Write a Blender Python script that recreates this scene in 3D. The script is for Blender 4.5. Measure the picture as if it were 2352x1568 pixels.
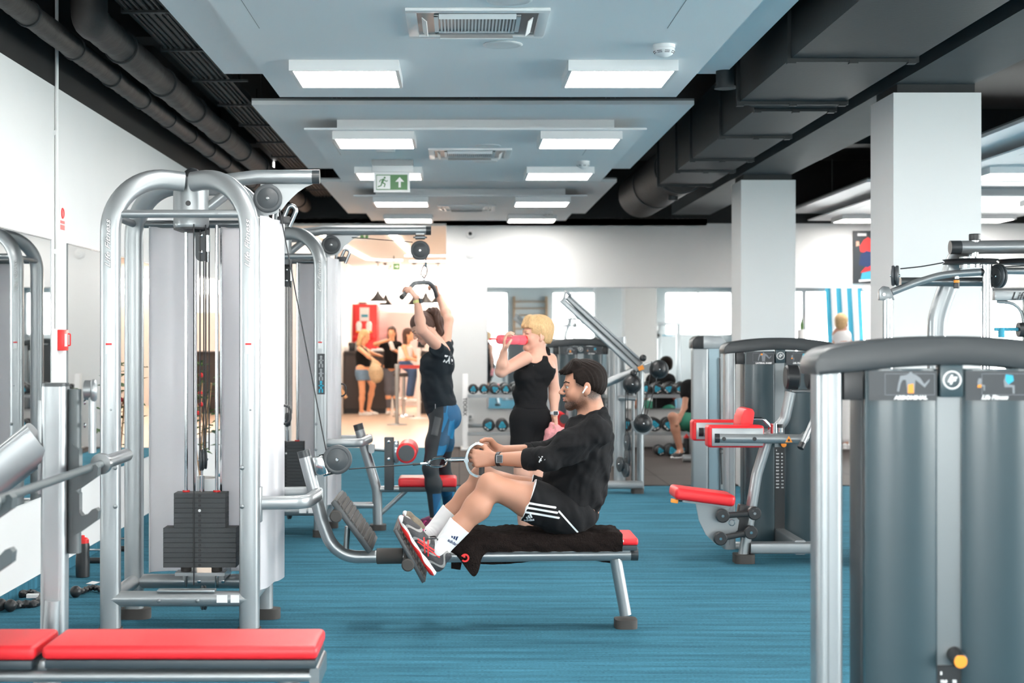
import bpy, bmesh, math, random
import numpy as np
from mathutils import Vector, Matrix, Quaternion
for _o in list(bpy.data.objects):
    bpy.data.objects.remove(_o, do_unlink=True)
SC = bpy.context.scene
COL = SC.collection
PI = math.pi
V = Vector
random.seed(7)
# ---------------------------------------------------------------- camera (55 mm, level, 1.4 m above the floor)
F_PX, CX, CY, HC = 3593.0, 1055.0, 778.0, 1.4
cam = bpy.data.cameras.new('camera'); cam_o = bpy.data.objects.new('camera', cam); COL.objects.link(cam_o)
cam_o.location = (0, 0, HC); cam_o.rotation_euler = (PI / 2, 0, 0)
cam.sensor_width = 36; cam.lens = F_PX / 2352 * 36
cam.shift_x = (1176 - CX) / 2352; cam.shift_y = -(784 - CY) / 2352
cam.clip_start = 0.1; cam.clip_end = 200
cam.dof.use_dof = True; cam.dof.focus_distance = 7.6; cam.dof.aperture_fstop = 3.6
SC.camera = cam_o
# ---------------------------------------------------------------- sky behind the windows
W = bpy.data.worlds.new('world'); SC.world = W; W.use_nodes = True
_n = W.node_tree.nodes; _bg = _n['Background']
_bg.inputs['Color'].default_value = (1.0, 0.99, 0.975, 1); _bg.inputs['Strength'].default_value = 14.0
SC.view_settings.view_transform = 'Standard'; SC.view_settings.look = 'None'
SC.view_settings.gamma = 1.0; SC.view_settings.use_curve_mapping = False
SC.view_settings.exposure = 0.97
LAMP_E = 16.0           # ceiling fixtures
SPOT_E = 15.0           # reception pendants and strips
SC.cycles.max_bounces = 8; SC.cycles.diffuse_bounces = 4; SC.cycles.glossy_bounces = 5
SC.cycles.transmission_bounces = 6; SC.cycles.transparent_max_bounces = 10
SC.cycles.sample_clamp_indirect = 6.0; SC.cycles.caustics_reflective = False; SC.cycles.caustics_refractive = False
SC.cycles.use_denoising = True
# daylight portals sit in the window openings (they add no light of their own)
def portal(name, loc, rot, sx, sy):
    l = bpy.data.lights.new(name, 'AREA'); l.shape = 'RECTANGLE'; l.size = sx; l.size_y = sy
    l.cycles.is_portal = True
    o = bpy.data.objects.new(name, l); COL.objects.link(o); o.location = loc; o.rotation_euler = rot
portal('daylight_portal', (9.0, 3.0, 1.55), (PI / 2, 0, PI / 2), 17, 2.3)
portal('daylight_portal', (3.2, -6.0, 1.6), (PI / 2, 0, PI), 11, 2.4)
portal('daylight_portal', (6.4, 20.2, 1.25), (PI / 2, 0, 0), 5, 1.6)

def P(px, py, Y):
    """a pixel of the photograph at a known distance Y from the camera"""
    return V(((px - CX) * Y / F_PX, Y, HC - (py - CY) * Y / F_PX))

# ---------------------------------------------------------------- materials
MAT = {}
def mat(name, col, rough=0.5, metal=0.0, emit=None, e_str=0, noise=0.0, nscale=20, bump=0.0, bscale=80,
        coat=0, sheen=0, trans=0, alpha=1, sss=0, spec=None, stretch=None, ior=None):
    if name in MAT: return MAT[name]
    m = bpy.data.materials.new(name); m.use_nodes = True
    nt = m.node_tree; N = nt.nodes; L = nt.links
    b = N['Principled BSDF']
    b.inputs['Base Color'].default_value = (*col, 1)
    b.inputs['Roughness'].default_value = rough; b.inputs['Metallic'].default_value = metal
    if coat: b.inputs['Coat Weight'].default_value = coat; b.inputs['Coat Roughness'].default_value = 0.12
    if sheen: b.inputs['Sheen Weight'].default_value = sheen
    if trans: b.inputs['Transmission Weight'].default_value = trans
    if sss: b.inputs['Subsurface Weight'].default_value = sss; b.inputs['Subsurface Radius'].default_value = (.02, .008, .004); b.inputs['Subsurface Scale'].default_value = 0.5
    if spec is not None: b.inputs['Specular IOR Level'].default_value = spec
    if ior: b.inputs['IOR'].default_value = ior
    if emit: b.inputs['Emission Color'].default_value = (*emit, 1); b.inputs['Emission Strength'].default_value = e_str
    if noise or bump:
        tc = N.new('ShaderNodeTexCoord'); mp = N.new('ShaderNodeMapping'); L.new(tc.outputs['Object'], mp.inputs[0])
        if stretch: mp.inputs['Scale'].default_value = stretch
    if noise:
        t = N.new('ShaderNodeTexNoise'); t.inputs['Scale'].default_value = nscale; t.inputs['Detail'].default_value = 5
        L.new(mp.outputs[0], t.inputs['Vector'])
        r = N.new('ShaderNodeMix'); r.data_type = 'RGBA'
        r.inputs[6].default_value = (*[c * (1 - noise) for c in col], 1); r.inputs[7].default_value = (*[min(1, c * (1 + noise)) for c in col], 1)
        L.new(t.outputs['Fac'], r.inputs[0]); L.new(r.outputs[2], b.inputs['Base Color'])
    if bump:
        t2 = N.new('ShaderNodeTexNoise'); t2.inputs['Scale'].default_value = bscale; t2.inputs['Detail'].default_value = 4
        L.new(mp.outputs[0], t2.inputs['Vector'])
        bp = N.new('ShaderNodeBump'); bp.inputs['Strength'].default_value = bump; bp.inputs['Distance'].default_value = 0.01
        L.new(t2.outputs['Fac'], bp.inputs['Height']); L.new(bp.outputs[0], b.inputs['Normal'])
    MAT[name] = m
    return m
mat('wall_white', (.80, .80, .795), .7, noise=.02, nscale=3)
mat('ceiling_black', (.006, .0065, .007), .75, noise=.3, nscale=6)
mat('duct_black', (.010, .0135, .016), .6, noise=.15, nscale=4, bump=.1, bscale=40)
mat('pipe_dark', (.038, .032, .030), .6, noise=.3, nscale=14, bump=.35, bscale=26)
mat('beam_dark', (.022, .031, .037), .75, noise=.2, nscale=5)
mat('raft_white', (.90, .91, .92), .6)
mat('plaster', (.82, .81, .80), .7)
mat('white_plastic', (.82, .82, .82), .35)
mat('lamp_glow', (1, 1, 1), .5, emit=(1, .965, .92), e_str=LAMP_E)
mat('warm_glow', (1, 1, 1), .5, emit=(1, .86, .72), e_str=SPOT_E)
mat('silver', (.33, .35, .36), .38, .62, noise=.05, nscale=2, coat=.4)
mat('silver_dark', (.22, .235, .245), .34, .75, coat=.3)
mat('chrome', (.58, .60, .61), .12, 1.0)
mat('steel_brushed', (.40, .42, .43), .28, 1.0, noise=.1, nscale=60, stretch=(1, 1, 12))
mat('black_plastic', (.018, .019, .021), .38)
mat('grey_plastic', (.055, .063, .070), .42, bump=.06, bscale=300)
mat('cap_grey', (.032, .038, .042), .38, bump=.05, bscale=400)
mat('panel_blue', (.30, .40, .45), .2, .3)
mat('panel_grey', (.030, .056, .068), .32, coat=.2)
mat('steel_grey', (.065, .08, .085), .42)
mat('weight_iron', (.05, .054, .058), .6, bump=.15, bscale=300)
mat('rubber', (.05, .046, .043), .75)
mat('cable_black', (.02, .02, .022), .5)
mat('shroud_frost', (.78, .78, .82), .38, coat=.15)
mat('red_vinyl', (.80, .022, .030), .40, bump=.05, bscale=220)
mat('red_plastic', (.78, .03, .03), .35)
mat('dark_vinyl', (.03, .045, .055), .45)
mat('orange', (.95, .32, .03), .4)
mat('cyan_print', (.02, .42, .62), .45)
mat('white_print', (.85, .85, .85), .5)
mat('black_print', (.015, .015, .018), .5)
mat('navy_print', (.01, .03, .10), .6)
mat('placard', (.028, .034, .04), .35)
mat('green_sign', (.07, .22, .07), .4)
mat('sign_white', (.9, .9, .88), .4)
mat('skin_tan', (.50, .245, .16), .5, noise=.10, nscale=9, sss=.10, bump=.05, bscale=200)
mat('skin_pink', (.68, .38, .28), .5, noise=.07, nscale=9, sss=.12)
mat('skin_orange', (.85, .42, .24), .5, noise=.05, nscale=9)
mat('hair_dark', (.011, .0065, .005), .62, noise=.7, nscale=55, stretch=(1, 1, 4), bump=.35, bscale=160, spec=.15)
mat('eye_white', (.45, .42, .40), .3)
mat('hair_brown', (.07, .026, .014), .45, noise=.6, nscale=60, stretch=(4, 4, 1), bump=.5, bscale=150)
mat('hair_blonde', (.70, .45, .22), .5, noise=.45, nscale=45, stretch=(3, 3, 1), bump=.6, bscale=120)
mat('beard', (.040, .022, .016), .85, noise=.5, nscale=120, bump=.6, bscale=300)
mat('lip', (.55, .18, .15), .45)
mat('cloth_black', (.007, .007, .008), .9, spec=.25, noise=.2, nscale=8, bump=.25, bscale=30)
mat('cloth_navyblack', (.011, .016, .021), .85, spec=.25, noise=.15, nscale=8, bump=.2, bscale=30)
mat('cloth_heather', (.028, .03, .035), .8, noise=.2, nscale=10, bump=.3, bscale=25)
mat('cloth_white', (.85, .84, .84), .75, bump=.15, bscale=50)
mat('denim', (.16, .27, .40), .8, noise=.2, nscale=40)
mat('jeans_dark', (.05, .10, .22), .8, noise=.2, nscale=40)
mat('legging_grey', (.13, .14, .17), .8)
mat('tote_straw', (.55, .42, .27), .85, noise=.3, nscale=30, bump=.5, bscale=60)
mat('towel_brown', (.014, .010, .009), .98, spec=.1, noise=.4, nscale=60, bump=1.0, bscale=130)
mat('towel_pink', (.85, .35, .36), .9, noise=.15, nscale=60, bump=.6, bscale=90)
mat('wood_oak', (.55, .33, .18), .5, noise=.2, nscale=8, stretch=(1, 8, 8))
mat('counter_dark', (.05, .042, .042), .5)
mat('leaf', (.06, .14, .03), .5)
mat('terracotta', (.45, .16, .08), .7)
mat('soil', (.03, .02, .015), .9)
mat('stripe_blue', (.05, .33, .47), .8)
mat('watch_yellow', (.72, .72, .28), .5)
mat('green_short', (.03, .22, .14), .8)
mat('yellow_cloth', (.75, .66, .25), .8)
mat('shoe_grey', (.045, .044, .048), .6, noise=.5, nscale=30, bump=.3, bscale=120)
mat('shoe_camo', (.22, .18, .13), .6, noise=.8, nscale=26)
mat('shoe_purple', (.16, .015, .08), .6)
mat('lace_pink', (.75, .05, .25), .6)
mat('outdoor_ground', (.45, .47, .45), .9)
mat('outdoor_green', (.13, .25, .08), .9, noise=.5, nscale=3)
mat('tape_red', (.8, .03, .03), .5)
mat('sock_white', (.84, .84, .85), .9)

# stubble: the skin carries a painted 'stubble' amount per point, broken up into fine hairs
_m = MAT['skin_tan']; _N = _m.node_tree.nodes; _L = _m.node_tree.links; _b = _N['Principled BSDF']
_at = _N.new('ShaderNodeAttribute'); _at.attribute_name = 'stubble'; _tc = _N.new('ShaderNodeTexCoord'); _tn = _N.new('ShaderNodeTexNoise'); _tn.inputs['Scale'].default_value = 420; _L.new(_tc.outputs['Object'], _tn.inputs['Vector'])
_ma = _N.new('ShaderNodeMath'); _ma.operation = 'MULTIPLY'; _mb = _N.new('ShaderNodeMapRange'); _mb.inputs[1].default_value = .25; _mb.inputs[2].default_value = .6; _mb.inputs[3].default_value = .55; _mb.inputs[4].default_value = 1.15; _L.new(_tn.outputs['Fac'], _mb.inputs[0])
_L.new(_at.outputs['Fac'], _ma.inputs[0]); _L.new(_mb.outputs[0], _ma.inputs[1]); _ma.use_clamp = True
_mx = _N.new('ShaderNodeMix'); _mx.data_type = 'RGBA'; _L.new(_ma.outputs[0], _mx.inputs[0]); _src = _b.inputs['Base Color'].links[0].from_socket; _L.new(_src, _mx.inputs[6]); _mx.inputs[7].default_value = (.035, .018, .012, 1); _L.new(_mx.outputs[2], _b.inputs['Base Color'])

def custom(name):
    m = bpy.data.materials.new(name); m.use_nodes = True; MAT[name] = m
    return m, m.node_tree.nodes, m.node_tree.links, m.node_tree.nodes['Principled BSDF']
# blue ribbed carpet: long fibres running left to right
m, N, L, b = custom('carpet_blue')
b.inputs['Roughness'].default_value = 1; b.inputs['Specular IOR Level'].default_value = .03
tc = N.new('ShaderNodeTexCoord')
mp = N.new('ShaderNodeMapping'); mp.inputs['Scale'].default_value = (1.1, 60, 1); L.new(tc.outputs['Object'], mp.inputs[0])
n1 = N.new('ShaderNodeTexNoise'); n1.inputs['Scale'].default_value = 2.4; n1.inputs['Detail'].default_value = 6; n1.inputs['Roughness'].default_value = .75; L.new(mp.outputs[0], n1.inputs['Vector'])
mp2 = N.new('ShaderNodeMapping'); mp2.inputs['Scale'].default_value = (35, 240, 1); L.new(tc.outputs['Object'], mp2.inputs[0])
n2 = N.new('ShaderNodeTexNoise'); n2.inputs['Scale'].default_value = 2.2; n2.inputs['Detail'].default_value = 3; L.new(mp2.outputs[0], n2.inputs['Vector'])
ad = N.new('ShaderNodeMath'); ad.operation = 'ADD'; L.new(n1.outputs['Fac'], ad.inputs[0]); L.new(n2.outputs['Fac'], ad.inputs[1])
cr = N.new('ShaderNodeValToRGB'); hf = N.new('ShaderNodeMath'); hf.operation = 'MULTIPLY'; hf.inputs[1].default_value = .5
L.new(ad.outputs[0], hf.inputs[0]); L.new(hf.outputs[0], cr.inputs[0])
cr.color_ramp.elements[0].position = .38; cr.color_ramp.elements[0].color = (.022, .075, .104, 1)
cr.color_ramp.elements[1].position = .64; cr.color_ramp.elements[1].color = (.080, .265, .370, 1)
L.new(cr.outputs[0], b.inputs['Base Color'])
bp = N.new('ShaderNodeBump'); bp.inputs['Strength'].default_value = .35; bp.inputs['Distance'].default_value = .004
L.new(hf.outputs[0], bp.inputs['Height']); L.new(bp.outputs[0], b.inputs['Normal'])
mp3 = N.new('ShaderNodeMapping'); mp3.inputs['Scale'].default_value = (.55, 9, 1); L.new(tc.outputs['Object'], mp3.inputs[0])
n3 = N.new('ShaderNodeTexNoise'); n3.inputs['Scale'].default_value = 1.6; n3.inputs['Detail'].default_value = 4; L.new(mp3.outputs[0], n3.inputs['Vector'])
m3 = N.new('ShaderNodeMix'); m3.data_type = 'RGBA'; m3.blend_type = 'MULTIPLY'; m3.inputs[0].default_value = 1; r3 = N.new('ShaderNodeMapRange'); r3.inputs[1].default_value = .35; r3.inputs[2].default_value = .65; r3.inputs[3].default_value = .80; r3.inputs[4].default_value = 1.15; L.new(n3.outputs['Fac'], r3.inputs[0])
L.new(cr.outputs[0], m3.inputs[6]); L.new(r3.outputs[0], m3.inputs[7]); L.new(m3.outputs[2], b.inputs['Base Color'])
# speckled rubber tiles
m, N, L, b = custom('rubber_mat')
b.inputs['Roughness'].default_value = .8; b.inputs['Specular IOR Level'].default_value = .25
tc = N.new('ShaderNodeTexCoord'); br = N.new('ShaderNodeTexBrick'); L.new(tc.outputs['Object'], br.inputs['Vector'])
br.offset = 0; br.inputs['Scale'].default_value = 1; br.inputs['Brick Width'].default_value = 1.0; br.inputs['Row Height'].default_value = 1.0
br.inputs['Mortar Size'].default_value = .008; br.inputs['Color1'].default_value = (.075, .062, .057, 1); br.inputs['Color2'].default_value = (.06, .05, .047, 1); br.inputs['Mortar'].default_value = (.03, .026, .025, 1)
L.new(br.outputs[0], b.inputs['Base Color'])
# pale reception floor
m, N, L, b = custom('floor_cream')
b.inputs['Roughness'].default_value = .35
tc = N.new('ShaderNodeTexCoord'); n1 = N.new('ShaderNodeTexNoise'); n1.inputs['Scale'].default_value = 3; L.new(tc.outputs['Object'], n1.inputs['Vector'])
cr = N.new('ShaderNodeValToRGB'); L.new(n1.outputs['Fac'], cr.inputs[0])
cr.color_ramp.elements[0].color = (.60, .42, .31, 1); cr.color_ramp.elements[1].color = (.72, .54, .41, 1); L.new(cr.outputs[0], b.inputs['Base Color'])
# mirror
m, N, L, b = custom('mirror')
b.inputs['Base Color'].default_value = (.93, .95, .95, 1); b.inputs['Metallic'].default_value = 1; b.inputs['Roughness'].default_value = .015
# clear pane
m, N, L, b = custom('clear_glass')
N.remove(b); tr = N.new('ShaderNodeBsdfTransparent'); tr.inputs[0].default_value = (.96, .98, .98, 1)
gl = N.new('ShaderNodeBsdfGlossy'); gl.inputs['Roughness'].default_value = .02
fr = N.new('ShaderNodeFresnel'); fr.inputs[0].default_value = 1.45; mx = N.new('ShaderNodeMixShader')
L.new(fr.outputs[0], mx.inputs[0]); L.new(tr.outputs[0], mx.inputs[1]); L.new(gl.outputs[0], mx.inputs[2]); L.new(mx.outputs[0], N['Material Output'].inputs[0])
# frosted translucent shroud
m, N, L, b = custom('shroud_clear')
b.inputs['Base Color'].default_value = (.93, .92, .94, 1); b.inputs['Roughness'].default_value = .35
tl = N.new('ShaderNodeBsdfTranslucent'); tl.inputs[0].default_value = (.88, .87, .89, 1); mx = N.new('ShaderNodeMixShader'); mx.inputs[0].default_value = .45
L.new(b.outputs[0], mx.inputs[1]); L.new(tl.outputs[0], mx.inputs[2]); L.new(mx.outputs[0], N['Material Output'].inputs[0])
# pink see-through bottle
m, N, L, b = custom('bottle_pink')
b.inputs['Base Color'].default_value = (1, .30, .37, 1); b.inputs['Roughness'].default_value = .2
tl = N.new('ShaderNodeBsdfTranslucent'); tl.inputs[0].default_value = (1, .42, .48, 1); mx = N.new('ShaderNodeMixShader'); mx.inputs[0].default_value = .7
L.new(b.outputs[0], mx.inputs[1]); L.new(tl.outputs[0], mx.inputs[2]); L.new(mx.outputs[0], N['Material Output'].inputs[0])
# blue facet print leggings
m, N, L, b = custom('legging_print')
b.inputs['Roughness'].default_value = .6
tc = N.new('ShaderNodeTexCoord'); mp = N.new('ShaderNodeMapping'); mp.inputs['Scale'].default_value = (1.6, 1, .8); mp.inputs['Rotation'].default_value = (0, .6, 0); L.new(tc.outputs['Object'], mp.inputs[0])
vo = N.new('ShaderNodeTexVoronoi'); vo.inputs['Scale'].default_value = 9; L.new(mp.outputs[0], vo.inputs['Vector'])
cr = N.new('ShaderNodeValToRGB'); L.new(vo.outputs['Color'], cr.inputs[0]); cr.color_ramp.interpolation = 'CONSTANT'
e = cr.color_ramp.elements; e[0].color = (.001, .055, .12, 1); e[1].position = .35; e[1].color = (.0, .15, .33, 1)
k = e.new(.6); k.color = (.001, .085, .20, 1); k = e.new(.8); k.color = (.004, .22, .45, 1)
L.new(cr.outputs[0], b.inputs['Base Color'])

# cloth with a printed mark: the point attribute 'mark' above one half is the second colour
def marked(name, base, col):
    m = MAT[base].copy(); m.name = name; MAT[name] = m; N = m.node_tree.nodes; L = m.node_tree.links; b = N['Principled BSDF']
    at = N.new('ShaderNodeAttribute'); at.attribute_name = 'mark'; g = N.new('ShaderNodeMath'); g.operation = 'GREATER_THAN'; g.inputs[1].default_value = .5; L.new(at.outputs['Fac'], g.inputs[0])
    mx = N.new('ShaderNodeMix'); mx.data_type = 'RGBA'; L.new(g.outputs[0], mx.inputs[0]); lk = b.inputs['Base Color'].links
    if lk: L.new(lk[0].from_socket, mx.inputs[6])
    else: mx.inputs[6].default_value = b.inputs['Base Color'].default_value
    mx.inputs[7].default_value = (*col, 1); L.new(mx.outputs[2], b.inputs['Base Color'])
marked('shorts_striped', 'cloth_black', (.85, .85, .85)); marked('legging_panelled', 'legging_print', (.010, .015, .020))
marked('shoe_grey_marked', 'shoe_grey', (.30, .29, .28)); marked('sole_marked', 'white_print', (.75, .03, .03))

# ---------------------------------------------------------------- mesh builder
def basis(d, up=None):
    d = V(d).normalized()
    up = V(up) if up is not None else (V((0, 0, 1)) if abs(d.z) < .9 else V((0, 1, 0)))
    x = up.cross(d)
    if x.length < 1e-6: x = V((1, 0, 0)).cross(d)
    x.normalize(); y = d.cross(x).normalized()
    return x, y, d
class MB:
    def __init__(s): s.bm = bmesh.new(); s.mats = []; s.mi = 0
    def mt(s, name):
        if name not in s.mats: s.mats.append(name)
        s.mi = s.mats.index(name); return s
    def _faces(s, fs):
        for f in fs: f.material_index = s.mi
        return s
    def ringloft(s, rings, cap=True, closed=False):
        bm = s.bm; R = [[bm.verts.new(p) for p in r] for r in rings]; fs = []
        n = len(R[0]); m = len(R)
        for i in range(m if closed else m - 1):
            a, b = R[i], R[(i + 1) % m]
            for j in range(n):
                fs.append(bm.faces.new((a[j], a[(j + 1) % n], b[(j + 1) % n], b[j])))
        if cap and not closed:
            fs.append(bm.faces.new(R[0][::-1])); fs.append(bm.faces.new(R[-1]))
        return s._faces(fs)
    def box(s, c, size, rot=None, bev=0, seg=2):
        bm2 = bmesh.new(); bmesh.ops.create_cube(bm2, size=1)
        bmesh.ops.scale(bm2, vec=V(size), verts=bm2.verts)
        if bev: bmesh.ops.bevel(bm2, geom=bm2.edges[:], offset=bev, segments=seg, profile=.6, affect='EDGES')
        if rot is not None: bmesh.ops.transform(bm2, matrix=rot.to_4x4(), verts=bm2.verts)
        bmesh.ops.translate(bm2, vec=V(c), verts=bm2.verts)
        return s.join(bm2)
    def box2(s, a, b, bev=0, seg=2):
        a = V(a); b = V(b)
        return s.box((a + b) / 2, [abs(b[i] - a[i]) for i in range(3)], None, bev, seg)
    def join(s, bm2):
        mp = {v: s.bm.verts.new(v.co) for v in bm2.verts}; fs = []
        for f in bm2.faces:
            try: fs.append(s.bm.faces.new([mp[v] for v in f.verts]))
            except ValueError: pass
        bm2.free(); return s._faces(fs)
    def cyl(s, a, b, r, r2=None, n=24, bev=0):
        a = V(a); b = V(b); r2 = r if r2 is None else r2
        x, y, d = basis(b - a)
        def ring(p, q): return [p + x * q * math.cos(t * 2 * PI / n) + y * q * math.sin(t * 2 * PI / n) for t in range(n)]
        if bev: rr = [ring(a, r - bev), ring(a + d * bev, r), ring(b - d * bev, r2), ring(b, r2 - bev)]
        else: rr = [ring(a, r), ring(b, r2)]
        return s.ringloft(rr)
    def prof(s, a, d, pr, n=28):
        """lathe: pr is a list of (distance along d, radius)"""
        a = V(a); x, y, d = basis(d)
        return s.ringloft([[a + d * t + (x * math.cos(k * 2 * PI / n) + y * math.sin(k * 2 * PI / n)) * max(r, 1e-4) for k in range(n)] for t, r in pr])
    def sweep(s, pts, sec, up=None, cap=True):
        """sec: list of (u, v); u along the sideways axis, v along the up-ish axis"""
        pts = [V(p) for p in pts]; rings = []
        prev = None
        for i, p in enumerate(pts):
            if i == 0: d = pts[1] - p
            elif i == len(pts) - 1: d = p - pts[-2]
            else: d = (p - pts[i - 1]).normalized() + (pts[i + 1] - p).normalized()
            d.normalize()
            if up is not None: x, y, d = basis(d, up)
            elif prev is None: x, y, d = basis(d)
            else:
                x = prev - d * prev.dot(d); x.normalize(); y = d.cross(x).normalized()
            prev = x
            k = 1.0
            if 0 < i < len(pts) - 1:
                c = (p - pts[i - 1]).normalized().dot((pts[i + 1] - p).normalized()); k = 1
            rings.append([p + x * u * k + y * v * k for u, v in sec])
        return s.ringloft(rings, cap)
    def tube(s, pts, r, n=16, up=None, smooth=0):
        if smooth: pts = spline(pts, smooth)
        return s.sweep(pts, [(r * math.cos(t * 2 * PI / n), r * math.sin(t * 2 * PI / n)) for t in range(n)], up)
    def torus(s, c, axis, R, r, n=32, k=10, a0=0, a1=2 * PI):
        x, y, d = basis(axis); c = V(c); full = abs(a1 - a0 - 2 * PI) < 1e-6
        rings = []
        for i in range(n if full else n + 1):
            t = a0 + (a1 - a0) * i / n; e = x * math.cos(t) + y * math.sin(t)
            rings.append([c + e * (R + r * math.cos(j * 2 * PI / k)) + d * r * math.sin(j * 2 * PI / k) for j in range(k)])
        return s.ringloft(rings, not full, full)
    def prism(s, poly, o, ux, uy, t, bev=0):
        """extrude polygon (u, v) lying at o with axes ux, uy by vector t"""
        o = V(o); ux = V(ux); uy = V(uy); t = V(t)
        bm2 = bmesh.new(); a = [bm2.verts.new(o + ux * u + uy * v) for u, v in poly]; b = [bm2.verts.new(x.co + t) for x in a]
        n = len(poly)
        bm2.faces.new(a[::-1]); bm2.faces.new(b)
        for i in range(n): bm2.faces.new((a[i], a[(i + 1) % n], b[(i + 1) % n], b[i]))
        bmesh.ops.recalc_face_normals(bm2, faces=bm2.faces)
        if bev:
            es = [e for e in bm2.edges if (e.calc_face_angle(0) or 0) > .5]
            bmesh.ops.bevel(bm2, geom=es, offset=bev, segments=2, profile=.6, affect='EDGES')
        return s.join(bm2)
    def sphere(s, c, r, sc=(1, 1, 1), rot=None, sub=3):
        bm2 = bmesh.new(); bmesh.ops.create_icosphere(bm2, subdivisions=sub, radius=r)
        bmesh.ops.scale(bm2, vec=V(sc), verts=bm2.verts)
        if rot is not None: bmesh.ops.transform(bm2, matrix=rot.to_4x4(), verts=bm2.verts)
        bmesh.ops.translate(bm2, vec=V(c), verts=bm2.verts)
        return s.join(bm2)
    def raw(s, vs, fs):
        vv = [s.bm.verts.new(p) for p in vs]
        return s._faces([s.bm.faces.new([vv[i] for i in f]) for f in fs])
    def build(s, name, material=None, parent=None, smooth=True, ang=38):
        bm = s.bm
        bmesh.ops.recalc_face_normals(bm, faces=bm.faces)
        if smooth:
            ca = math.radians(ang)
            for f in bm.faces: f.smooth = True
            for e in bm.edges: e.smooth = len(e.link_faces) == 2 and e.calc_face_angle(0) < ca
        me = bpy.data.meshes.new(name); bm.to_mesh(me); bm.free()
        if s.mats and material is None:
            for x in s.mats: me.materials.append(MAT[x])
        else: me.materials.append(MAT[material])
        return link(name, me, parent)
def root_of(p):
    while p.parent: p = p.parent
    return p
def link(name, me, parent=None):
    o = bpy.data.objects.new(name, me); COL.objects.link(o)
    attach(o, parent); return o
def attach(o, parent):
    if parent is not None:
        o.parent = parent
        # meshes are written in world coordinates: undo the thing's own origin
        o.location = -V(parent.get('_origin', (0, 0, 0))) if parent.type == 'EMPTY' else (0, 0, 0)
def spline(pts, n=6):
    pts = [V(p) for p in pts]; q = [pts[0] * 2 - pts[1]] + pts + [pts[-1] * 2 - pts[-2]]; out = []
    for i in range(1, len(q) - 2):
        a, b, c, d = q[i - 1:i + 3]
        for k in range(n):
            t = k / n
            out.append(.5 * ((2 * b) + (c - a) * t + (2 * a - 5 * b + 4 * c - d) * t * t + (3 * b - a - 3 * c + d) * t ** 3))
    return out + [pts[-1]]
def fillet(pts, r, n=8):
    """round the inner corners of a polyline"""
    pts = [V(p) for p in pts]; out = [pts[0]]
    for i in range(1, len(pts) - 1):
        a, b, c = pts[i - 1:i + 2]; ra = r[i - 1] if isinstance(r, (list, tuple)) else r
        u = (a - b).normalized(); w = (c - b).normalized(); ang = u.angle(w); t = ra / math.tan(ang / 2)
        p0 = b + u * t; p1 = b + w * t; ctr = b + (u + w).normalized() * (ra / math.sin(ang / 2))
        e0 = p0 - ctr; e1 = p1 - ctr; th = e0.angle(e1)
        for k in range(n + 1):
            s = k / n; out.append(ctr + (e0 * math.sin((1 - s) * th) + e1 * math.sin(s * th)) / math.sin(th))
    return out + [pts[-1]]
def oval(w, h, n=20, p=2.6):
    o = []
    for i in range(n):
        t = i * 2 * PI / n; c, s_ = math.cos(t), math.sin(t)
        o.append((w / 2 * abs(c) ** (2 / p) * (1 if c > 0 else -1), h / 2 * abs(s_) ** (2 / p) * (1 if s_ > 0 else -1)))
    return o
def rrect(w, h, r, n=4):
    o = []
    for cx, cy, a in ((w / 2 - r, h / 2 - r, 0), (-w / 2 + r, h / 2 - r, PI / 2), (-w / 2 + r, -h / 2 + r, PI), (w / 2 - r, -h / 2 + r, 1.5 * PI)):
        for k in range(n + 1): t = a + PI / 2 * k / n; o.append((cx + r * math.cos(t), cy + r * math.sin(t)))
    return o
def tag(o, label, cat, group=None, kind=None):
    if label: o['label'] = label
    if cat: o['category'] = cat
    if group: o['group'] = group
    if kind: o['kind'] = kind
    return o
def thing(name, label, cat, loc=(0, 0, 0), group=None):
    o = bpy.data.objects.new(name, None); COL.objects.link(o); o.empty_display_size = .1
    o.location = loc; o['_origin'] = tuple(loc); return tag(o, label, cat, group)
def struct(name, mb, m, smooth=False):
    o = mb.build(name, m, None, smooth); o['kind'] = 'structure'; return o
def copy_tree(o, parent=None):
    c = o.copy(); COL.objects.link(c); c.parent = parent
    for ch in list(o.children): copy_tree(ch, c)
    return c
def dup(src, delta, label, group=None, rz=None):
    c = copy_tree(src)
    c.location = src.location + V(delta)
    if rz is not None: c.rotation_euler.z = rz
    if label: c['label'] = label
    if group: c['group'] = group
    return c
def text(s, size, loc, xd, yd, material, parent=None, name='lettering', shear=0, bold=0, ext=.0006, align='LEFT', sx=1):
    cu = bpy.data.curves.new('t', 'FONT'); cu.body = s; cu.size = size; cu.extrude = ext; cu.shear = shear; cu.offset = bold
    cu.align_x = align; cu.resolution_u = 3
    to = bpy.data.objects.new('t', cu); COL.objects.link(to)
    dg = bpy.context.evaluated_depsgraph_get(); dg.update()
    me = bpy.data.meshes.new_from_object(to.evaluated_get(dg)); bpy.data.objects.remove(to); bpy.data.curves.remove(cu)
    xd = V(xd).normalized(); yd = V(yd).normalized(); zd = xd.cross(yd).normalized()
    M = Matrix((xd, yd, zd)).transposed().to_4x4(); M.translation = V(loc)
    me.transform(M @ Matrix.Diagonal((sx, 1, 1, 1))); me.materials.clear(); me.materials.append(MAT[material]); me.name = name
    return link(name, me, parent)
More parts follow.
